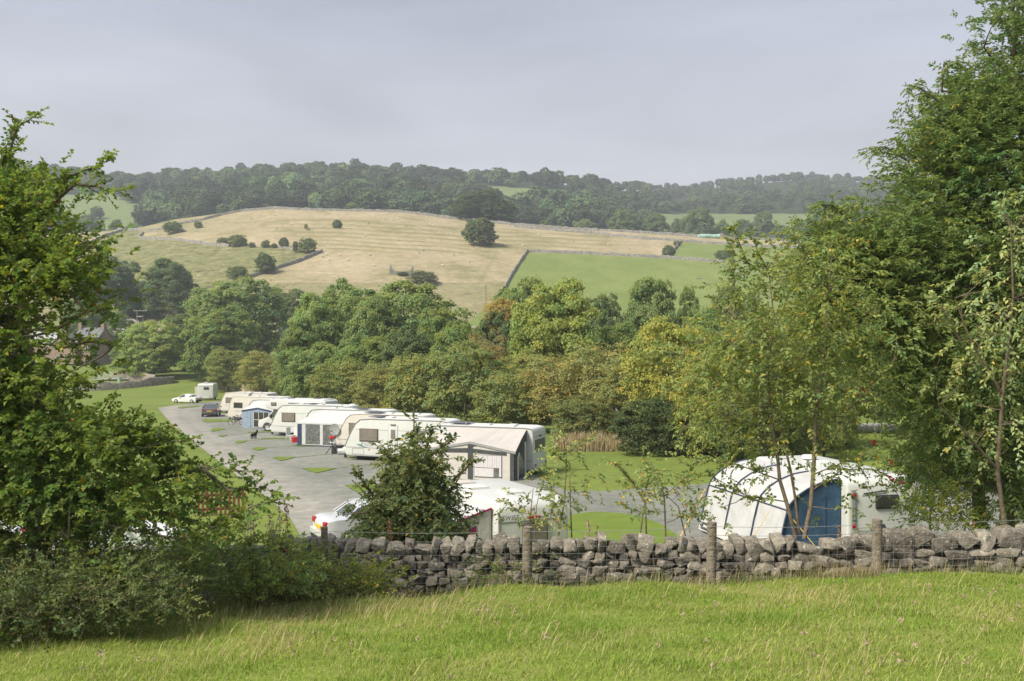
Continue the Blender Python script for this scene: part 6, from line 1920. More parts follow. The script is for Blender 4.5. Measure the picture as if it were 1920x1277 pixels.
def near_plant(name, label, cat, base, trunks, regions, tips, col, barkm, seed, leaf, wid, tl, k, clump_r=0.38, per=9, limb_r=0.02, droop=0.2, yellow=0.04, red=0.0, val=0.22, hue=0.12, outward=0.6, group=None, flat=0.7, center=None, lean=None, conn=1.0, leafmat='leaf', tip_r=0.03):
    """trunks: list of ([(u,v,d)..],[r..]); regions: (poly, dmin, dmax, n_clumps, col tint); tips: explicit branch polylines [(u,v,d)...]"""
    rng = np.random.default_rng(seed)
    base = Vector(base)
    wood = []
    nodes = []
    for pts, rs_ in trunks:
        q = to3(pts); wood.append(([tuple(p) for p in q], rs_))
        for a, b in zip(q[:-1], q[1:]):
            for t_ in np.linspace(0, 1, 6): nodes.append(a + (b - a) * t_)
    A, Dr = [], []
    cent = np.array(center if center is not None else to3([trunks[0][0][-1]])[0]) if trunks else np.array(base)
    CT = []
    for tip in tips:
        q = to3(tip)
        r0 = tip_r if len(tip) > 2 else tip_r * .7
        wood.append(([tuple(p) for p in q], list(np.linspace(r0, min(0.006, r0 * .4), len(q)))))
        Ls = np.linalg.norm(np.diff(q, axis=0), axis=1); tot = Ls.sum()
        m_ = int(tot / 0.055)
        for j in range(m_):
            s = (j + rng.random()) / m_ * tot; i = 0
            if s < tot * .12: continue
            while i < len(Ls) - 1 and s > Ls[i]: s -= Ls[i]; i += 1
            p = q[i] + (q[i + 1] - q[i]) * min(1, s / Ls[i])
            dr = unit(q[i + 1] - q[i])
            A.append(p); Dr.append(unit(dr * 0.9 + rng.normal(size=3) * 0.55 + np.array([0, 0, .15]))); CT.append(rng.normal() * .06)
        nodes += list(q)
    nodes = np.array(nodes) if nodes else np.array([cent])
    for (poly, d0, d1, ncl, tn) in regions:
        uv = poly_samples(rng, poly, ncl)
        dd_ = rng.uniform(d0, d1, ncl)
        Cc = to3(np.column_stack([uv, dd_]))
        for c in Cc:
            dist = np.linalg.norm(nodes - c, axis=1) + np.maximum(nodes[:, 2] - c[2], 0) * 0.8
            j = int(np.argmin(dist)); a = nodes[j]
            if rng.random() < conn and np.linalg.norm(c - a) < 4.5:
                L_ = np.linalg.norm(c - a)
                wood.append((bend(a, c, rng, 5, 0.08, -0.02), list(np.linspace(limb_r * min(1.6, .5 + L_ * .5), 0.006, 6))))
            m_ = max(2, int(per * rng.uniform(.6, 1.4)))
            off = rng.normal(size=(m_, 3)) * clump_r; off[:, 2] *= flat
            o_ = unit((c - cent) * np.array([1, 1, .6]))
            ch = rng.normal() * .07 + tn
            for f_ in off:
                A.append(c + f_); Dr.append(unit(o_ * outward + unit(f_) * .6 + rng.normal(size=3) * .4 + np.array([0, 0, .1]))); CT.append(ch)
    A, Dr, CT = np.array(A), np.array(Dr), np.array(CT)
    lp, ld, ln_, ls, ta, tb = sprays(rng, A, Dr, tl, k, leaf, wid, droop)
    V, Fc = leaves(lp, ld, ln_, ls, ls * wid)
    T_ = tint_of(rng, len(lp), np.repeat(CT, k), hue * .6, val, yellow, red)
    root = empty(name, base, 0, label, cat, group)
    off = np.array(base)
    c_ = link("crown", np_mesh("crown", V - off, Fc, M[leafmat], {"tint": np.repeat(T_, 4, 0)}), root)
    c_.color = grade(col, 2.35, 0.08)
    tv, tf = twig_tubes(ta, tb, 0.0045)
    nm_ = "trunk" if cat == "tree" else "stem"
    for w_ in wood[:len(trunks)]:
        wv, wf = tube_np([w_], 8)
        link(nm_, np_mesh(nm_, wv - off, wf, barkm, smooth=True), root)
    if len(wood) > len(trunks):
        wv, wf = tube_np(wood[len(trunks):], 6)
        tv, tf = np.concatenate([wv, tv]), np.concatenate([wf, tf + len(wv)])
    tw = link("twigs", np_mesh("twigs", tv - off, tf, barkm, smooth=True), root); tw["kind"] = "stuff"
    return root, A

# hawthorn filling the near corner
hb_ = P(60, 1080, 14.6); hb_.z = g1(hb_.x, hb_.y)
near_plant("hawthorn_tree", "big hawthorn with layered leafy branches overhanging the field corner", "tree", hb_,
    [([(70, 1090, 14.6), (75, 1000, 14.6), (60, 880, 14.6), (70, 760, 14.5), (40, 620, 14.4), (20, 480, 14.3), (10, 380, 14.3)], [.20, .17, .15, .12, .09, .05, .03]),
     ([(75, 1000, 14.6), (160, 930, 14.2), (260, 900, 13.9), (380, 880, 13.7)], [.11, .08, .06, .03]),
     ([(60, 880, 14.6), (-60, 760, 14.2), (-160, 600, 14)], [.10, .07, .04])],
    [([(-190, 400), (0, 330), (70, 350), (85, 430), (70, 480), (95, 550), (30, 600), (30, 690), (80, 745), (140, 795), (150, 830), (200, 880), (220, 930), (160, 945), (60, 930), (-200, 940)], 13.2, 16.0, 350, 0.0),
     ([(-150, 330), (0, 290), (45, 330), (80, 420), (-150, 430)], 13.6, 15.2, 26, 0.03),
     ([(70, 480), (130, 460), (150, 480), (150, 540), (100, 560)], 13.0, 14.4, 12, 0.05),
     ([(100, 640), (150, 630), (150, 645), (120, 650)], 12.8, 13.8, 2, 0.06),
     ([(90, 700), (140, 690), (160, 700), (140, 725), (90, 730)], 12.8, 13.8, 5, 0.07),
     ([(165, 770), (220, 785), (290, 825), (270, 855), (190, 840)], 12.8, 13.9, 15, 0.02),
     ([(230, 890), (330, 885), (400, 900), (380, 925), (300, 950), (230, 940)], 12.9, 13.9, 7, 0.0),
     ([(-200, 900), (240, 940), (330, 970), (300, 1010), (-200, 1040)], 13.3, 15.5, 34, -0.03)],
    [[(10, 400, 14.3), (15, 300, 14.2), (30, 240, 14.1), (72, 214, 14.0)], [(0, 320, 14.2), (10, 290, 14), (35, 280, 13.9)],
     [(40, 470, 14.0), (90, 390, 13.7), (130, 330, 13.5), (170, 315, 13.4), (208, 300, 13.3)], [(90, 390, 13.7), (140, 345, 13.5), (180, 350, 13.4), (226, 357, 13.3)],
     [(60, 500, 13.9), (120, 440, 13.6), (170, 460, 13.4), (200, 472, 13.3)], [(100, 620, 13.7), (160, 585, 13.4), (210, 577, 13.2)], [(120, 650, 13.6), (170, 640, 13.4), (212, 648, 13.3)],
     [(150, 820, 13.8), (250, 790, 13.4), (310, 825, 13.2), (345, 830, 13.1)], [(260, 900, 13.9), (350, 870, 13.4), (410, 880, 13.2), (470, 884, 13.1)], [(380, 880, 13.7), (430, 920, 13.4), (490, 915, 13.3)],
     [(300, 960, 13.4), (400, 990, 13.1), (470, 950, 13.0), (530, 935, 13.0)], [(80, 960, 13.9), (200, 985, 13.3), (330, 1010, 13.0), (430, 1000, 12.9)], [(70, 950, 13.9), (130, 1010, 13.2), (190, 1075, 12.9), (240, 1080, 12.8)],
     [(250, 800, 13.6), (330, 870, 13.3), (350, 930, 13.2)]],
    (0.066, 0.102, 0.018), M['bark'], 21, 0.064, 0.80, 0.26, 11, clump_r=0.27, per=21, limb_r=0.028, droop=0.12, yellow=0.025, red=0.006, flat=0.5, center=tuple(P(20, 760, 14.6)), conn=0.6)

# great ash
ab = P(1840, 1000, 24.0); ab.z = g1(ab.x, ab.y)
near_plant("ash_tree", "great ash with drooping compound leaves towering over the wall end", "tree", ab,
    [([(1838, 1040, 24), (1836, 960, 24), (1832, 870, 24), (1845, 740, 24), (1850, 560, 24), (1865, 380, 24), (1890, 200, 24), (1905, 60, 24), (1915, -60, 24)], [.17, .16, .15, .14, .12, .10, .07, .05, .03]),
     ([(1832, 870, 24), (1770, 760, 23.6), (1720, 620, 23.3), (1680, 480, 23), (1660, 380, 23)], [.09, .08, .06, .04, .02]),
     ([(1850, 560, 24), (1800, 430, 23.5), (1770, 300, 23.2), (1765, 200, 23)], [.08, .06, .04, .02]),
     ([(1905, 1000, 23), (1890, 940, 23), (1870, 900, 23), (1790, 905, 22.8)], [.13, .11, .08, .05]),
     ([(1920, 960, 23.4), (1880, 880, 23.4), (1900, 700, 23.5), (1960, 500, 23.5)], [.13, .11, .09, .05])],
    [([(1880, 20), (1895, -40), (2080, -60), (2080, 250), (1880, 250), (1895, 150), (1880, 100)], 22.8, 25.2, 120, -0.02),
     ([(1820, 165), (1850, 150), (1880, 170), (1880, 330), (1765, 330), (1750, 250), (1780, 205)], 22.4, 24.8, 110, -0.02),
     ([(1700, 290), (1750, 265), (1800, 280), (2080, 230), (2080, 560), (1630, 560), (1620, 440), (1670, 400), (1685, 350)], 22.0, 25.0, 380, -0.01),
     ([(1550, 435), (1620, 410), (1690, 440), (1700, 600), (1580, 630), (1530, 560), (1530, 485)], 21.8, 23.6, 150, 0.05),
     ([(1570, 560), (2080, 540), (2080, 800), (1730, 780), (1640, 700)], 21.8, 24.6, 220, 0.0),
     ([(1735, 780), (2080, 780), (2080, 960), (1790, 955), (1725, 890)], 22.0, 24.4, 100, -0.02)],
    [[(1700, 300, 23), (1660, 275, 22.8), (1626, 282, 22.7)], [(1760, 190, 23), (1725, 165, 22.8), (1704, 158, 22.7)], [(1765, 170, 23), (1770, 130, 22.9), (1800, 112, 22.9)], [(1870, 120, 24), (1845, 90, 23.6), (1826, 96, 23.5)],
     [(1600, 420, 22.6), (1560, 385, 22.4), (1524, 382, 22.3)], [(1560, 470, 22.4), (1520, 440, 22.2), (1480, 445, 22.1)], [(1690, 480, 22), (1640, 520, 21.8), (1610, 560, 21.7)]],
    (0.085, 0.122, 0.034), M['bark'], 33, 0.112, 0.38, 0.32, 11, clump_r=0.42, per=19, limb_r=0.022, droop=0.35, yellow=0.015, val=0.24, outward=0.7, flat=0.7, center=tuple(P(1860, 560, 24)), conn=0.35)
# white-backed shrub hanging at the frame edge
wb = P(1890, 985, 20.5); wb.z = g1(wb.x, wb.y)
near_plant("cherry_shrub", "arching shrub with broad pale leaves in front of the great ash", "shrub", wb,
    [([(1885, 1000, 20.5), (1870, 880, 20.4), (1880, 740, 20.3), (1900, 560, 20.2), (1895, 430, 20.1)], [.05, .045, .035, .025, .012]), ([(1880, 740, 20.3), (1820, 640, 20), (1790, 560, 19.9)], [.03, .02, .01]), ([(1870, 880, 20.4), (1800, 800, 20), (1760, 760, 19.9)], [.03, .02, .01])],
    [([(1850, 380), (1960, 350), (1960, 560), (1880, 620), (1770, 600), (1800, 520), (1840, 480)], 19.4, 20.8, 34, 0.0), ([(1760, 560), (1850, 580), (1940, 600), (1940, 820), (1830, 760), (1740, 680)], 19.4, 20.8, 24, 0.0), ([(1760, 760), (1870, 740), (1940, 800), (1930, 900), (1780, 860)], 19.6, 20.8, 14, 0.0)],
    [[(1895, 430, 20.1), (1880, 380, 20), (1885, 360, 20)], [(1800, 640, 20), (1770, 580, 19.8), (1748, 560, 19.8)]],
    (0.165, 0.205, 0.085), M['bark_young'], 35, 0.105, 0.55, 0.30, 7, clump_r=0.30, per=4, limb_r=0.012, droop=0.4, yellow=0.02, val=0.3, flat=0.8, conn=0.8)
# slender young trees by the wall
yb = P(1480, 1000, 19.6); yb.z = g1(yb.x, yb.y)
YT = [("young_cherry", "slender forked tree with twin brown stems before the white air awning", (1462, 995, 19.6),
       [([(1492, 1010, 19.6), (1480, 960, 19.6), (1462, 900, 19.6), (1458, 860, 19.6), (1445, 780, 19.7), (1440, 690, 19.7), (1452, 600, 19.7), (1440, 500, 19.7)], [.042, .039, .036, .032, .027, .02, .014, .008]),
        ([(1498, 1000, 19.7), (1492, 940, 19.7), (1482, 880, 19.7), (1470, 830, 19.7), (1455, 760, 19.8), (1470, 650, 19.8)], [.032, .029, .025, .021, .015, .008])],
       [([(1260, 700), (1330, 600), (1400, 470), (1440, 440), (1500, 480), (1500, 700), (1470, 790), (1340, 820), (1290, 780)], 18.8, 20.6, 105, 0.03), ([(1320, 860), (1500, 820), (1500, 960), (1400, 985), (1330, 940)], 18.9, 20.2, 6, 0.0)],
       [[(1440, 520, 19.7), (1400, 490, 19.6), (1375, 425, 19.5)], [(1445, 520, 19.7), (1420, 470, 19.6), (1412, 440, 19.5)], [(1440, 690, 19.7), (1360, 640, 19.4), (1290, 640, 19.3)], [(1450, 800, 19.6), (1370, 790, 19.3), (1280, 800, 19.2)], [(1462, 900, 19.6), (1380, 870, 19.2), (1310, 860, 19.1)], [(1470, 940, 19.6), (1400, 930, 19.2), (1330, 890, 19.1)], [(1380, 600, 19.6), (1376, 520, 19.5), (1374, 430, 19.5)]]),
      ("young_cherry", "taller slender tree with one leaning trunk before the blue awning panel", (1515, 1000, 19.5),
       [([(1508, 1010, 19.5), (1520, 950, 19.5), (1526, 870, 19.5), (1530, 780, 19.5), (1545, 690, 19.5), (1552, 560, 19.5), (1560, 470, 19.5)], [.048, .044, .04, .033, .025, .016, .008])],
       [([(1480, 520), (1560, 440), (1640, 520), (1690, 650), (1670, 760), (1560, 800), (1500, 770), (1490, 640)], 18.7, 20.6, 105, 0.02), ([(1520, 840), (1680, 800), (1700, 900), (1620, 960), (1530, 960)], 18.8, 20.2, 4, 0.0)],
       [[(1545, 690, 19.5), (1600, 620, 19.3), (1640, 590, 19.2)], [(1530, 800, 19.5), (1600, 760, 19.2), (1660, 700, 19.1)], [(1524, 890, 19.5), (1600, 860, 19.2), (1690, 830, 19.0)], [(1522, 920, 19.5), (1580, 880, 19.3), (1640, 880, 19.2)], [(1530, 780, 19.5), (1490, 730, 19.3), (1470, 690, 19.3)], [(1552, 560, 19.5), (1520, 490, 19.4), (1490, 440, 19.3)]])]
for i, (nm, lab, b, tr_, rg, tp) in enumerate(YT):
    bb = P(*b); bb.z = g1(bb.x, bb.y)
    near_plant(nm, lab, "tree", bb, tr_, rg, tp, (0.105, 0.138, 0.038), M['bark_young'], 50 + i, 0.092, 0.55, 0.25, 7, clump_r=0.32, per=8, limb_r=0.010, tip_r=0.014, droop=0.3, yellow=0.03, red=0.003, val=0.28, outward=.4, flat=.8, conn=0.75)
# leafy bush hiding the pitch
bb = P(770, 1010, 19.6); bb.z = g1(bb.x, bb.y)
near_plant("leafy_bush", "dense pointed bush with dark glossy leaves and yellow berries before the caravans", "bush", bb,
    [([(770, 1020, 19.6), (772, 930, 19.6), (775, 840, 19.6), (776, 790, 19.6)], [.05, .04, .025, .01]), ([(770, 1000, 19.6), (700, 940, 19.4), (660, 900, 19.3)], [.03, .02, .01]), ([(772, 990, 19.6), (840, 930, 19.4), (870, 880, 19.3)], [.03, .02, .01])],
    [([(760, 850), (776, 818), (795, 850), (820, 895), (840, 940), (845, 1005), (690, 1005), (700, 960), (715, 915), (738, 875)], 19.0, 20.4, 105, 0.0), ([(685, 985), (720, 950), (840, 950), (865, 990), (855, 1015), (685, 1015)], 18.8, 20.2, 30, -0.03)],
    [[(775, 850, 19.5), (776, 810, 19.4), (777, 786, 19.4)], [(750, 880, 19.5), (722, 850, 19.3), (712, 838, 19.3)], [(800, 860, 19.5), (840, 830, 19.3), (852, 822, 19.3)], [(700, 930, 19.4), (672, 890, 19.2), (664, 880, 19.2)], [(850, 900, 19.5), (880, 870, 19.3), (893, 862, 19.3)], [(690, 960, 19.2), (650, 965, 19.0)], [(800, 840, 19.5), (806, 815, 19.3), (818, 800, 19.3)]],
    (0.060, 0.084, 0.030), M['bark_young'], 61, 0.095, 0.52, 0.22, 8, clump_r=0.19, per=17, limb_r=0.012, droop=0.12, yellow=0.05, val=0.30, outward=.8, flat=.9, conn=.5)
# saplings in front of the lawn
SAP = [("thin sapling with two straight stems rising from the wall top", [([(1046, 1010, 19.2), (1058, 940, 19.2), (1062, 870, 19.2), (1062, 840, 19.2)], [.018, .014, .01, .006]), ([(1072, 1010, 19.2), (1070, 950, 19.2), (1068, 890, 19.2)], [.016, .012, .006])],
        [([(1000, 860), (1060, 830), (1100, 860), (1120, 900), (1090, 960), (1040, 930), (1010, 910)], 18.8, 19.6, 24, 0)], [[(1062, 870, 19.2), (1040, 850, 19.1), (1042, 810, 19.1)], [(1062, 850, 19.2), (1085, 830, 19.1), (1110, 822, 19.1)]]),
       ("forked sapling with hanging leaf tufts over the gravel lane", [([(1212, 1005, 19.3), (1210, 945, 19.3), (1190, 910, 19.3), (1165, 880, 19.3), (1150, 865, 19.3)], [.018, .015, .012, .009, .006]), ([(1200, 1005, 19.3), (1208, 950, 19.3), (1212, 900, 19.3)], [.014, .01, .006])],
        [([(1140, 860), (1180, 870), (1240, 860), (1240, 920), (1180, 930), (1150, 900)], 18.9, 19.7, 14, 0)], [[(1190, 910, 19.3), (1170, 880, 19.2), (1148, 866, 19.2)], [(1212, 930, 19.3), (1215, 880, 19.2), (1205, 855, 19.2)]]),
       ("bare-stemmed sapling nearest the air awning", [([(1248, 1005, 19.1), (1246, 940, 19.1), (1240, 905, 19.1), (1222, 870, 19.1)], [.018, .015, .011, .006]), ([(1285, 1005, 19.1), (1272, 950, 19.1), (1240, 920, 19.1)], [.015, .011, .006])],
        [([(1210, 850), (1260, 870), (1320, 860), (1330, 930), (1280, 960), (1240, 930)], 18.7, 19.5, 16, 0)], [[(1246, 930, 19.1), (1290, 890, 19.0), (1300, 860, 19.0)], [(1250, 960, 19.1), (1200, 960, 19.0), (1160, 945, 19.0)], [(1250, 980, 19.1), (1300, 960, 19.0), (1330, 975, 19.0)]]),
       ("twiggy sapling in front of the lettered caravan's tail", [([(992, 1010, 18.9), (996, 950, 18.9), (1000, 915, 18.9)], [.014, .01, .005]), ([(1002, 1010, 18.9), (1006, 950, 18.9), (1012, 918, 18.9)], [.012, .008, .004])],
        [([(960, 930), (1040, 920), (1050, 980), (980, 985)], 18.6, 19.2, 8, 0)], [[(994, 985, 18.9), (970, 955, 18.8), (938, 938, 18.8)], [(1000, 990, 18.9), (1030, 960, 18.8), (1050, 935, 18.8)]])]
for i, (lab, tr_, rg, tp) in enumerate(SAP):
    u, v, d = tr_[0][0][0]
    b_ = P(u, v, d); b_.z = g1(b_.x, d)
    tr_[0][0].insert(0, (u, v + 45, d)); tr_[0][1].insert(0, .02)
    near_plant("sapling", lab, "sapling", b_, tr_, rg, tp, (0.125, 0.160, 0.055), M['bark_young'], 70 + i, 0.085, 0.55, 0.2, 6, clump_r=0.15, per=4.2, limb_r=0.004, tip_r=0.007, droop=0.3, yellow=0.05, red=0.02, val=.3, conn=.9, flat=.9)
# undergrowth in front of the hawthorn and the wall end
UND = [("bramble_bush", "dark bramble mound under the hawthorn's lowest branches", [([(-80, 1040), (120, 1000), (240, 1030), (300, 1080), (260, 1120), (120, 1140), (-80, 1150)], 13.0, 15.2, 130, -.02)], (0.080, 0.110, 0.034), 81, .055),
       ("nettle_patch", "grey-green nettle patch along the field's lower corner", [([(-80, 1100), (60, 1080), (200, 1085), (330, 1085), (360, 1120), (120, 1160), (-80, 1190)], 12.2, 13.6, 170, 0)], (0.062, 0.088, 0.030), 82, .05),
       ("bramble_bush", "bramble bush filling the gap between hawthorn and wall end", [([(250, 1030), (420, 1000), (530, 1020), (590, 1060), (560, 1110), (340, 1120), (260, 1090)], 14.6, 16.8, 115, 0)], (0.125, 0.165, 0.046), 83, .06),
       ("bramble_bush", "bramble creeping over the ruined end of the drystone wall", [([(520, 1060), (620, 1045), (680, 1065), (710, 1090), (640, 1112), (520, 1115)], 16.6, 17.4, 46, .02)], (0.122, 0.158, 0.046), 84, .055),
       ("fern_clump", "feathery green weeds at the near foot of the wall end", [([(430, 1080), (560, 1070), (700, 1075), (760, 1090), (700, 1112), (430, 1125)], 16.0, 16.6, 46, .05)], (0.115, 0.145, 0.034), 85, .06),
       ("ivy_tuft", "low green weeds growing at the foot of the wall by the second post", [([(880, 1068), (1010, 1060), (1020, 1090), (900, 1098)], 17.2, 17.5, 14, .02)], (0.085, 0.115, 0.03), 86, .045),
       ("field_maple", "bright green bush between great ash trunk and leaning caravan", [([(1690, 965), (1720, 930), (1800, 910), (1810, 980), (1700, 985)], 20.5, 22, 30, .05)], (0.135, 0.175, 0.032), 87, .06)]
for nm, lab, rg, c, sd__, lf in UND:
    pl = np.array(rg[0][0]); uc = pl[:, 0].mean(); dc = (rg[0][1] + rg[0][2]) / 2
    b_ = P(uc, 1000, dc); b_.z = g1(b_.x, dc)
    near_plant(nm, lab, "bush" if 'bush' in nm or 'maple' in nm else "weeds", b_, [([(uc, 1110 if uc < 1500 else 1000, dc), (uc, pl[:, 1].mean(), dc)], [.03, .015])], rg, [], c, M['bark_young'], sd__, lf, 0.62, 0.2, 8, clump_r=0.16, per=10, limb_r=0.006, droop=0.1, yellow=0.008, red=0.004, val=.3, conn=.3, outward=.3, flat=.9)

# pink willowherb spikes and dock
def willowherb(label, u, v_top, d, seed, pink=True, dock=False):
    r = random.Random(seed)
    p = P(u, v_top, d); zb = g1(p.x, d); h = p.z - zb
    root = empty("dock_plant" if dock else "willowherb", (p.x, d, zb), 0, label, "wildflower", None)
    st = [(0, 0, 0), (r.uniform(-.06, .06), 0, h * .5), (r.uniform(-.1, .1), 0, h)]
    MB().tube(st, [.008, .006, .003], 5).build("stem", M['bark_young'] if dock else M['redwood'], root)
    rng = np.random.default_rng(seed); n = 46
    t_ = rng.random(n) * .7; C = np.stack([np.interp(t_, [0, .5, 1], [s[0] for s in st]), np.zeros(n), t_ * h], 1)
    D_ = unit(np.stack([rng.normal(size=n), rng.normal(size=n), .4 + .2 * rng.normal(size=n)], 1))
    V, Fc = leaves(C, D_, unit(np.array([0, 0, 1.0]) + rng.normal(size=(n, 3)) * .3), .11, .022)
    l_ = link("leaves", np_mesh("leaves", V, Fc, M['leaf'], {"tint": np.repeat(tint_of(rng, n), 4, 0)}), root); l_.color = (*G_LIGHT, 1)
    n = 70 if pink else 90
    t_ = .74 + rng.random(n) * .26; rad = (.055 if pink else .03) * (1.05 - t_) / .3
    C = np.stack([np.interp(t_, [0, .5, 1], [s[0] for s in st]) + rng.normal(size=n) * rad, rng.normal(size=n) * rad, t_ * h], 1)
    V, Fc = leaves(C, unit(rng.normal(size=(n, 3))), unit(rng.normal(size=(n, 3))), .03, .024)
    link("flower_spike", np_mesh("flower_spike", V, Fc, M['dryseed'] if dock else M['pink']), root)
for i, (u, v, d, lab) in enumerate([(483, 938, 15.4, "tallest pink willowherb spike over the lawn edge"), (532, 950, 15.7, "pink willowherb spike beside the gravel"), (505, 962, 15.3, "shorter pink willowherb between two taller ones"), (468, 960, 15.1, "pink willowherb nearest the hawthorn twigs"), (1110, 975, 18.6, "single magenta flower spike over the wall by the lawn")]):
    willowherb(lab, u, v, d, 90 + i)
for i, (u, v, d, lab) in enumerate([(731, 968, 17.3, "rusty dock spike standing at the wall end"), (540, 935, 15.6, "thin brown dock stalk beside the willowherb"), (1117, 985, 18.7, "reddish dry stalk behind the cope stones")]):
    willowherb(lab, u, v, d, 110 + i, False, True)
# yellow ragwort by the far post
willowherb("yellow-green ragwort stem over the wall beside the leaning caravan", 1578, 985, 18.8, 120, False, True)

# rowan berries hanging in the ash
rng = np.random.default_rng(77)
bt = MB()
for (u, v) in [(1668, 895), (1673, 899), (1617, 730), (1622, 736), (1637, 828), (1640, 832), (1670, 868), (1690, 905)]:
    for k in range(7):
        p = P(u + rng.normal() * 2.2, v + rng.normal() * 2.2, 20.2 + rng.normal() * .05)
        bt.box(p, (.028, .028, .028), rz=rng.random() * 3)
bo_ = bt.build("rowan_berries", M['berry']); tag(bo_, "clusters of red rowan berries hanging among young leaves", "berries", kind="stuff")

# ------------------------------------------------------------------ grass of the near field
def fnoise(x, y, seed, scale):
    r = np.random.default_rng(seed); o = np.zeros(len(x)); a = 0
    for k in range(14):
        f = scale * (1.7 ** (k % 5)); th = r.random() * 6.283; w = 1.45 ** -(k % 5)
        o += w * np.sin((x * math.cos(th) + y * math.sin(th)) * f + r.random() * 6.283 + 1.3 * np.sin((x * math.sin(th) - y * math.cos(th)) * f * .6 + r.random() * 6)); a += w * w * .5
    return np.clip(.5 + .27 * o / math.sqrt(a), 0, 1)
def blades(name, n, seed, xr, yr, hmin, hmax, w, colfn, dens=None, lean=0.5, mat_='grass', zfn=None):
    rng = np.random.default_rng(seed)
    x = rng.uniform(xr[0], xr[1], n); y = yr[0] + (yr[1] - yr[0]) * rng.random(n) ** 0.9
    keep = np.abs(x) < y * 0.60 + 1.0
    if dens is not None: keep &= rng.random(n) < dens(x, y)
    x, y = x[keep], y[keep]; n = len(x)
    z = zg(x, y) if zfn is None else zfn(x, y)
    patch = fnoise(x, y, 4, 2.2)
    h = (hmin + (hmax - hmin) * rng.random(n) ** 1.8) * (0.65 + 0.7 * patch)
    a = rng.random(n) * 6.283
    ld = np.stack([np.cos(a), np.sin(a)], 1) * (lean * (0.3 + rng.random(n)))[:, None] + np.array([0.10, 0.03]) * lean
    side = np.stack([-np.sin(a + .6), np.cos(a + .6)], 1)
    b = np.stack([x, y, z - .01], 1)
    m = b + np.column_stack([ld * (h * .45)[:, None], h * .62])
    t_ = b + np.column_stack([ld * h[:, None], h * (0.95 - .25 * np.linalg.norm(ld, axis=1))])
    s3 = np.column_stack([side, np.zeros(n)]) * (w * (.6 + .8 * rng.random(n)))[:, None] * .5
    V = np.stack([b - s3, b + s3, m + s3 * .8, m - s3 * .8, t_], 1).reshape(-1, 3)
    k = np.arange(n)[:, None] * 5
    Fc = np.concatenate([k + np.array([[0, 1, 2]]), k + np.array([[0, 2, 3]]), k + np.array([[3, 2, 4]])], 1).reshape(-1, 3)
    T_ = colfn(rng, x, y, h)
    o = link(name, np_mesh(name, V, Fc, M[mat_], {"tint": np.repeat(T_, 5, 0)}))
    o["kind"] = "stuff"; o.color = (1, 1, 1, 1)
    return o
def field_tint(rng, x, y, h):
    n = len(x)
    f = fnoise(x, y, 1, .8); f2 = fnoise(x, y, 2, 2.6)
    g = np.stack([0.18 + .07 * f2, 0.262 + .05 * f2, 0.042 + .015 * f2], 1)
    g2 = np.stack([0.30 + .06 * f2, 0.345 + .05 * f2, 0.07 + .02 * f2], 1)
    c = g + (g2 - g) * (f[:, None] ** 1.2) * .85
    s = rng.random(n) < (0.03 + 0.20 * f ** 2 * (0.5 + f2))
    c[s] = np.array([0.42, 0.35, 0.20]) * (0.7 + 0.5 * rng.random((s.sum(), 1)))
    return c * (0.75 + 0.5 * rng.random((n, 1)))
blades("grass", 350000, 5, (-11, 11), (7.6, 17.0), 0.025, 0.085, 0.0065, field_tint, lean=0.85)
def straw_tint(rng, x, y, h):
    return np.array([0.52, 0.42, 0.23]) * (0.6 + 0.6 * rng.random((len(x), 1)))
def straw_d(x, y):
    f = fnoise(x, y, 1, .8) * fnoise(x, y, 3, 2.0) * 1.5
    g = np.exp(-((x + 2.2) / 2.0) ** 2) * np.exp(-((y - 14.2) / 1.3) ** 2)
    return np.clip(.10 + .30 * f ** 2 + .9 * g, 0, 1)
blades("dry_grass", 46000, 6, (-11, 11), (7.8, 16.6), 0.08, 0.28, 0.005, straw_tint, dens=straw_d, lean=0.8)
def tuft_tint(rng, x, y, h):
    return np.array([0.19, 0.30, 0.04]) * (0.65 + 0.7 * rng.random((len(x), 1)))
_rt = np.random.default_rng(15)
_tx = np.column_stack([_rt.uniform(-8, 8, 55), _rt.uniform(8.5, 16.2, 55), _rt.uniform(.12, .34, 55)])
def tuft_d(x, y):
    r = np.zeros(len(x))
    for a, b, c in _tx: r = np.maximum(r, np.exp(-((x - a) ** 2 / (c * 1.5) ** 2 + (y - b) ** 2 / c ** 2)))
    return r
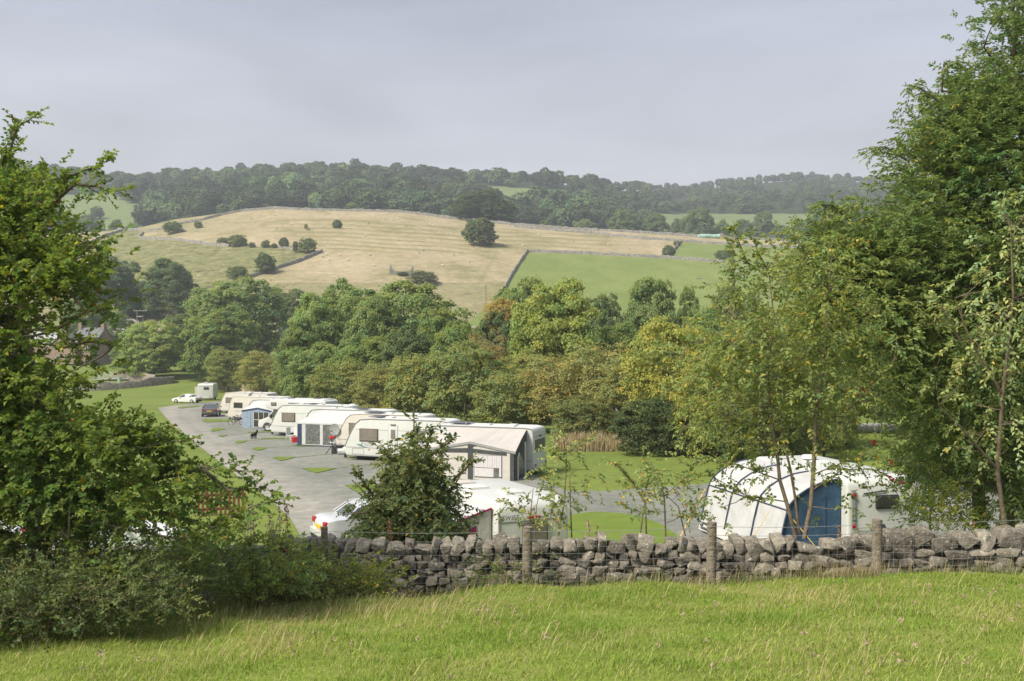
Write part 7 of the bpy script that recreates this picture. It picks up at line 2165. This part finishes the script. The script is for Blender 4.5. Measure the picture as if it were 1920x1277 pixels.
blades("grass_tufts", 160000, 16, (-9, 9), (8, 16.6), 0.05, 0.15, 0.006, tuft_tint, dens=tuft_d, lean=0.6)
blades("tall_dry_grass", 15000, 7, (-4.5, 10.5), (16.7, 17.6), 0.2, 0.62, 0.005, straw_tint, dens=lambda x, y: .10 + .9 * np.exp(-((x - 6.2) / 1.4) ** 2) + .35 * np.exp(-((x - 3.2) / 1.0) ** 2), lean=0.28)
def rank_tint(rng, x, y, h):
    return np.array([0.13, 0.17, 0.045]) * (0.5 + 0.8 * rng.random((len(x), 1))) * np.array([1, 1, 1])
blades("rank_grass", 30000, 8, (-7, 10), (16.5, 17.75), 0.10, 0.36, 0.007, rank_tint, lean=0.45)
def seed_tint(rng, x, y, h):
    c = np.array([0.50, 0.40, 0.25]) * (0.6 + 0.6 * rng.random((len(x), 1))); k = rng.random(len(x)) < .25
    c[k] = np.array([.14, .16, .05]); return c
blades("seed_grasses", 42000, 9, (2.5, 22), (68, 75), .25, 1.15, 0.045, seed_tint, dens=lambda x, y: 1.0 * (x > 3.0) * (x < 8.8) * (1 - .6 * (y < 66) * (x < 6)), lean=0.25, zfn=lambda x, y: zsite(y))
blades("lawn_tufts", 30000, 10, (-9, 0), (124, 150), .3, .9, 0.06, rank_tint, dens=lambda x, y: .2 + 0 * x, lean=.4, zfn=lambda x, y: zsite(y))

# dead clover and thistle heads scattered in the turf
rng = np.random.default_rng(31)
n = 240
x = rng.uniform(-8, 8, n); y = rng.uniform(8, 16.2, n); k_ = (np.abs(x) < y * .55) & (rng.random(n) < fnoise(x, y, 9, 1.1) ** 1.5 * 1.4); x, y = x[k_], y[k_]
n = len(x); C0 = np.stack([x, y, zg(x, y) + .05 + .10 * rng.random(n)], 1)
C = np.repeat(C0, 9, 0) + rng.normal(size=(n * 9, 3)) * .012
V, Fc = leaves(C, unit(rng.normal(size=(len(C), 3)) + [0, 0, .4]), unit(rng.normal(size=(len(C), 3))), .035, .016)
o = link("dead_flower_heads", np_mesh("dead_flower_heads", V, Fc, mat("dead_head", (.36, .27, .20), .9, .1))); o["kind"] = "stuff"
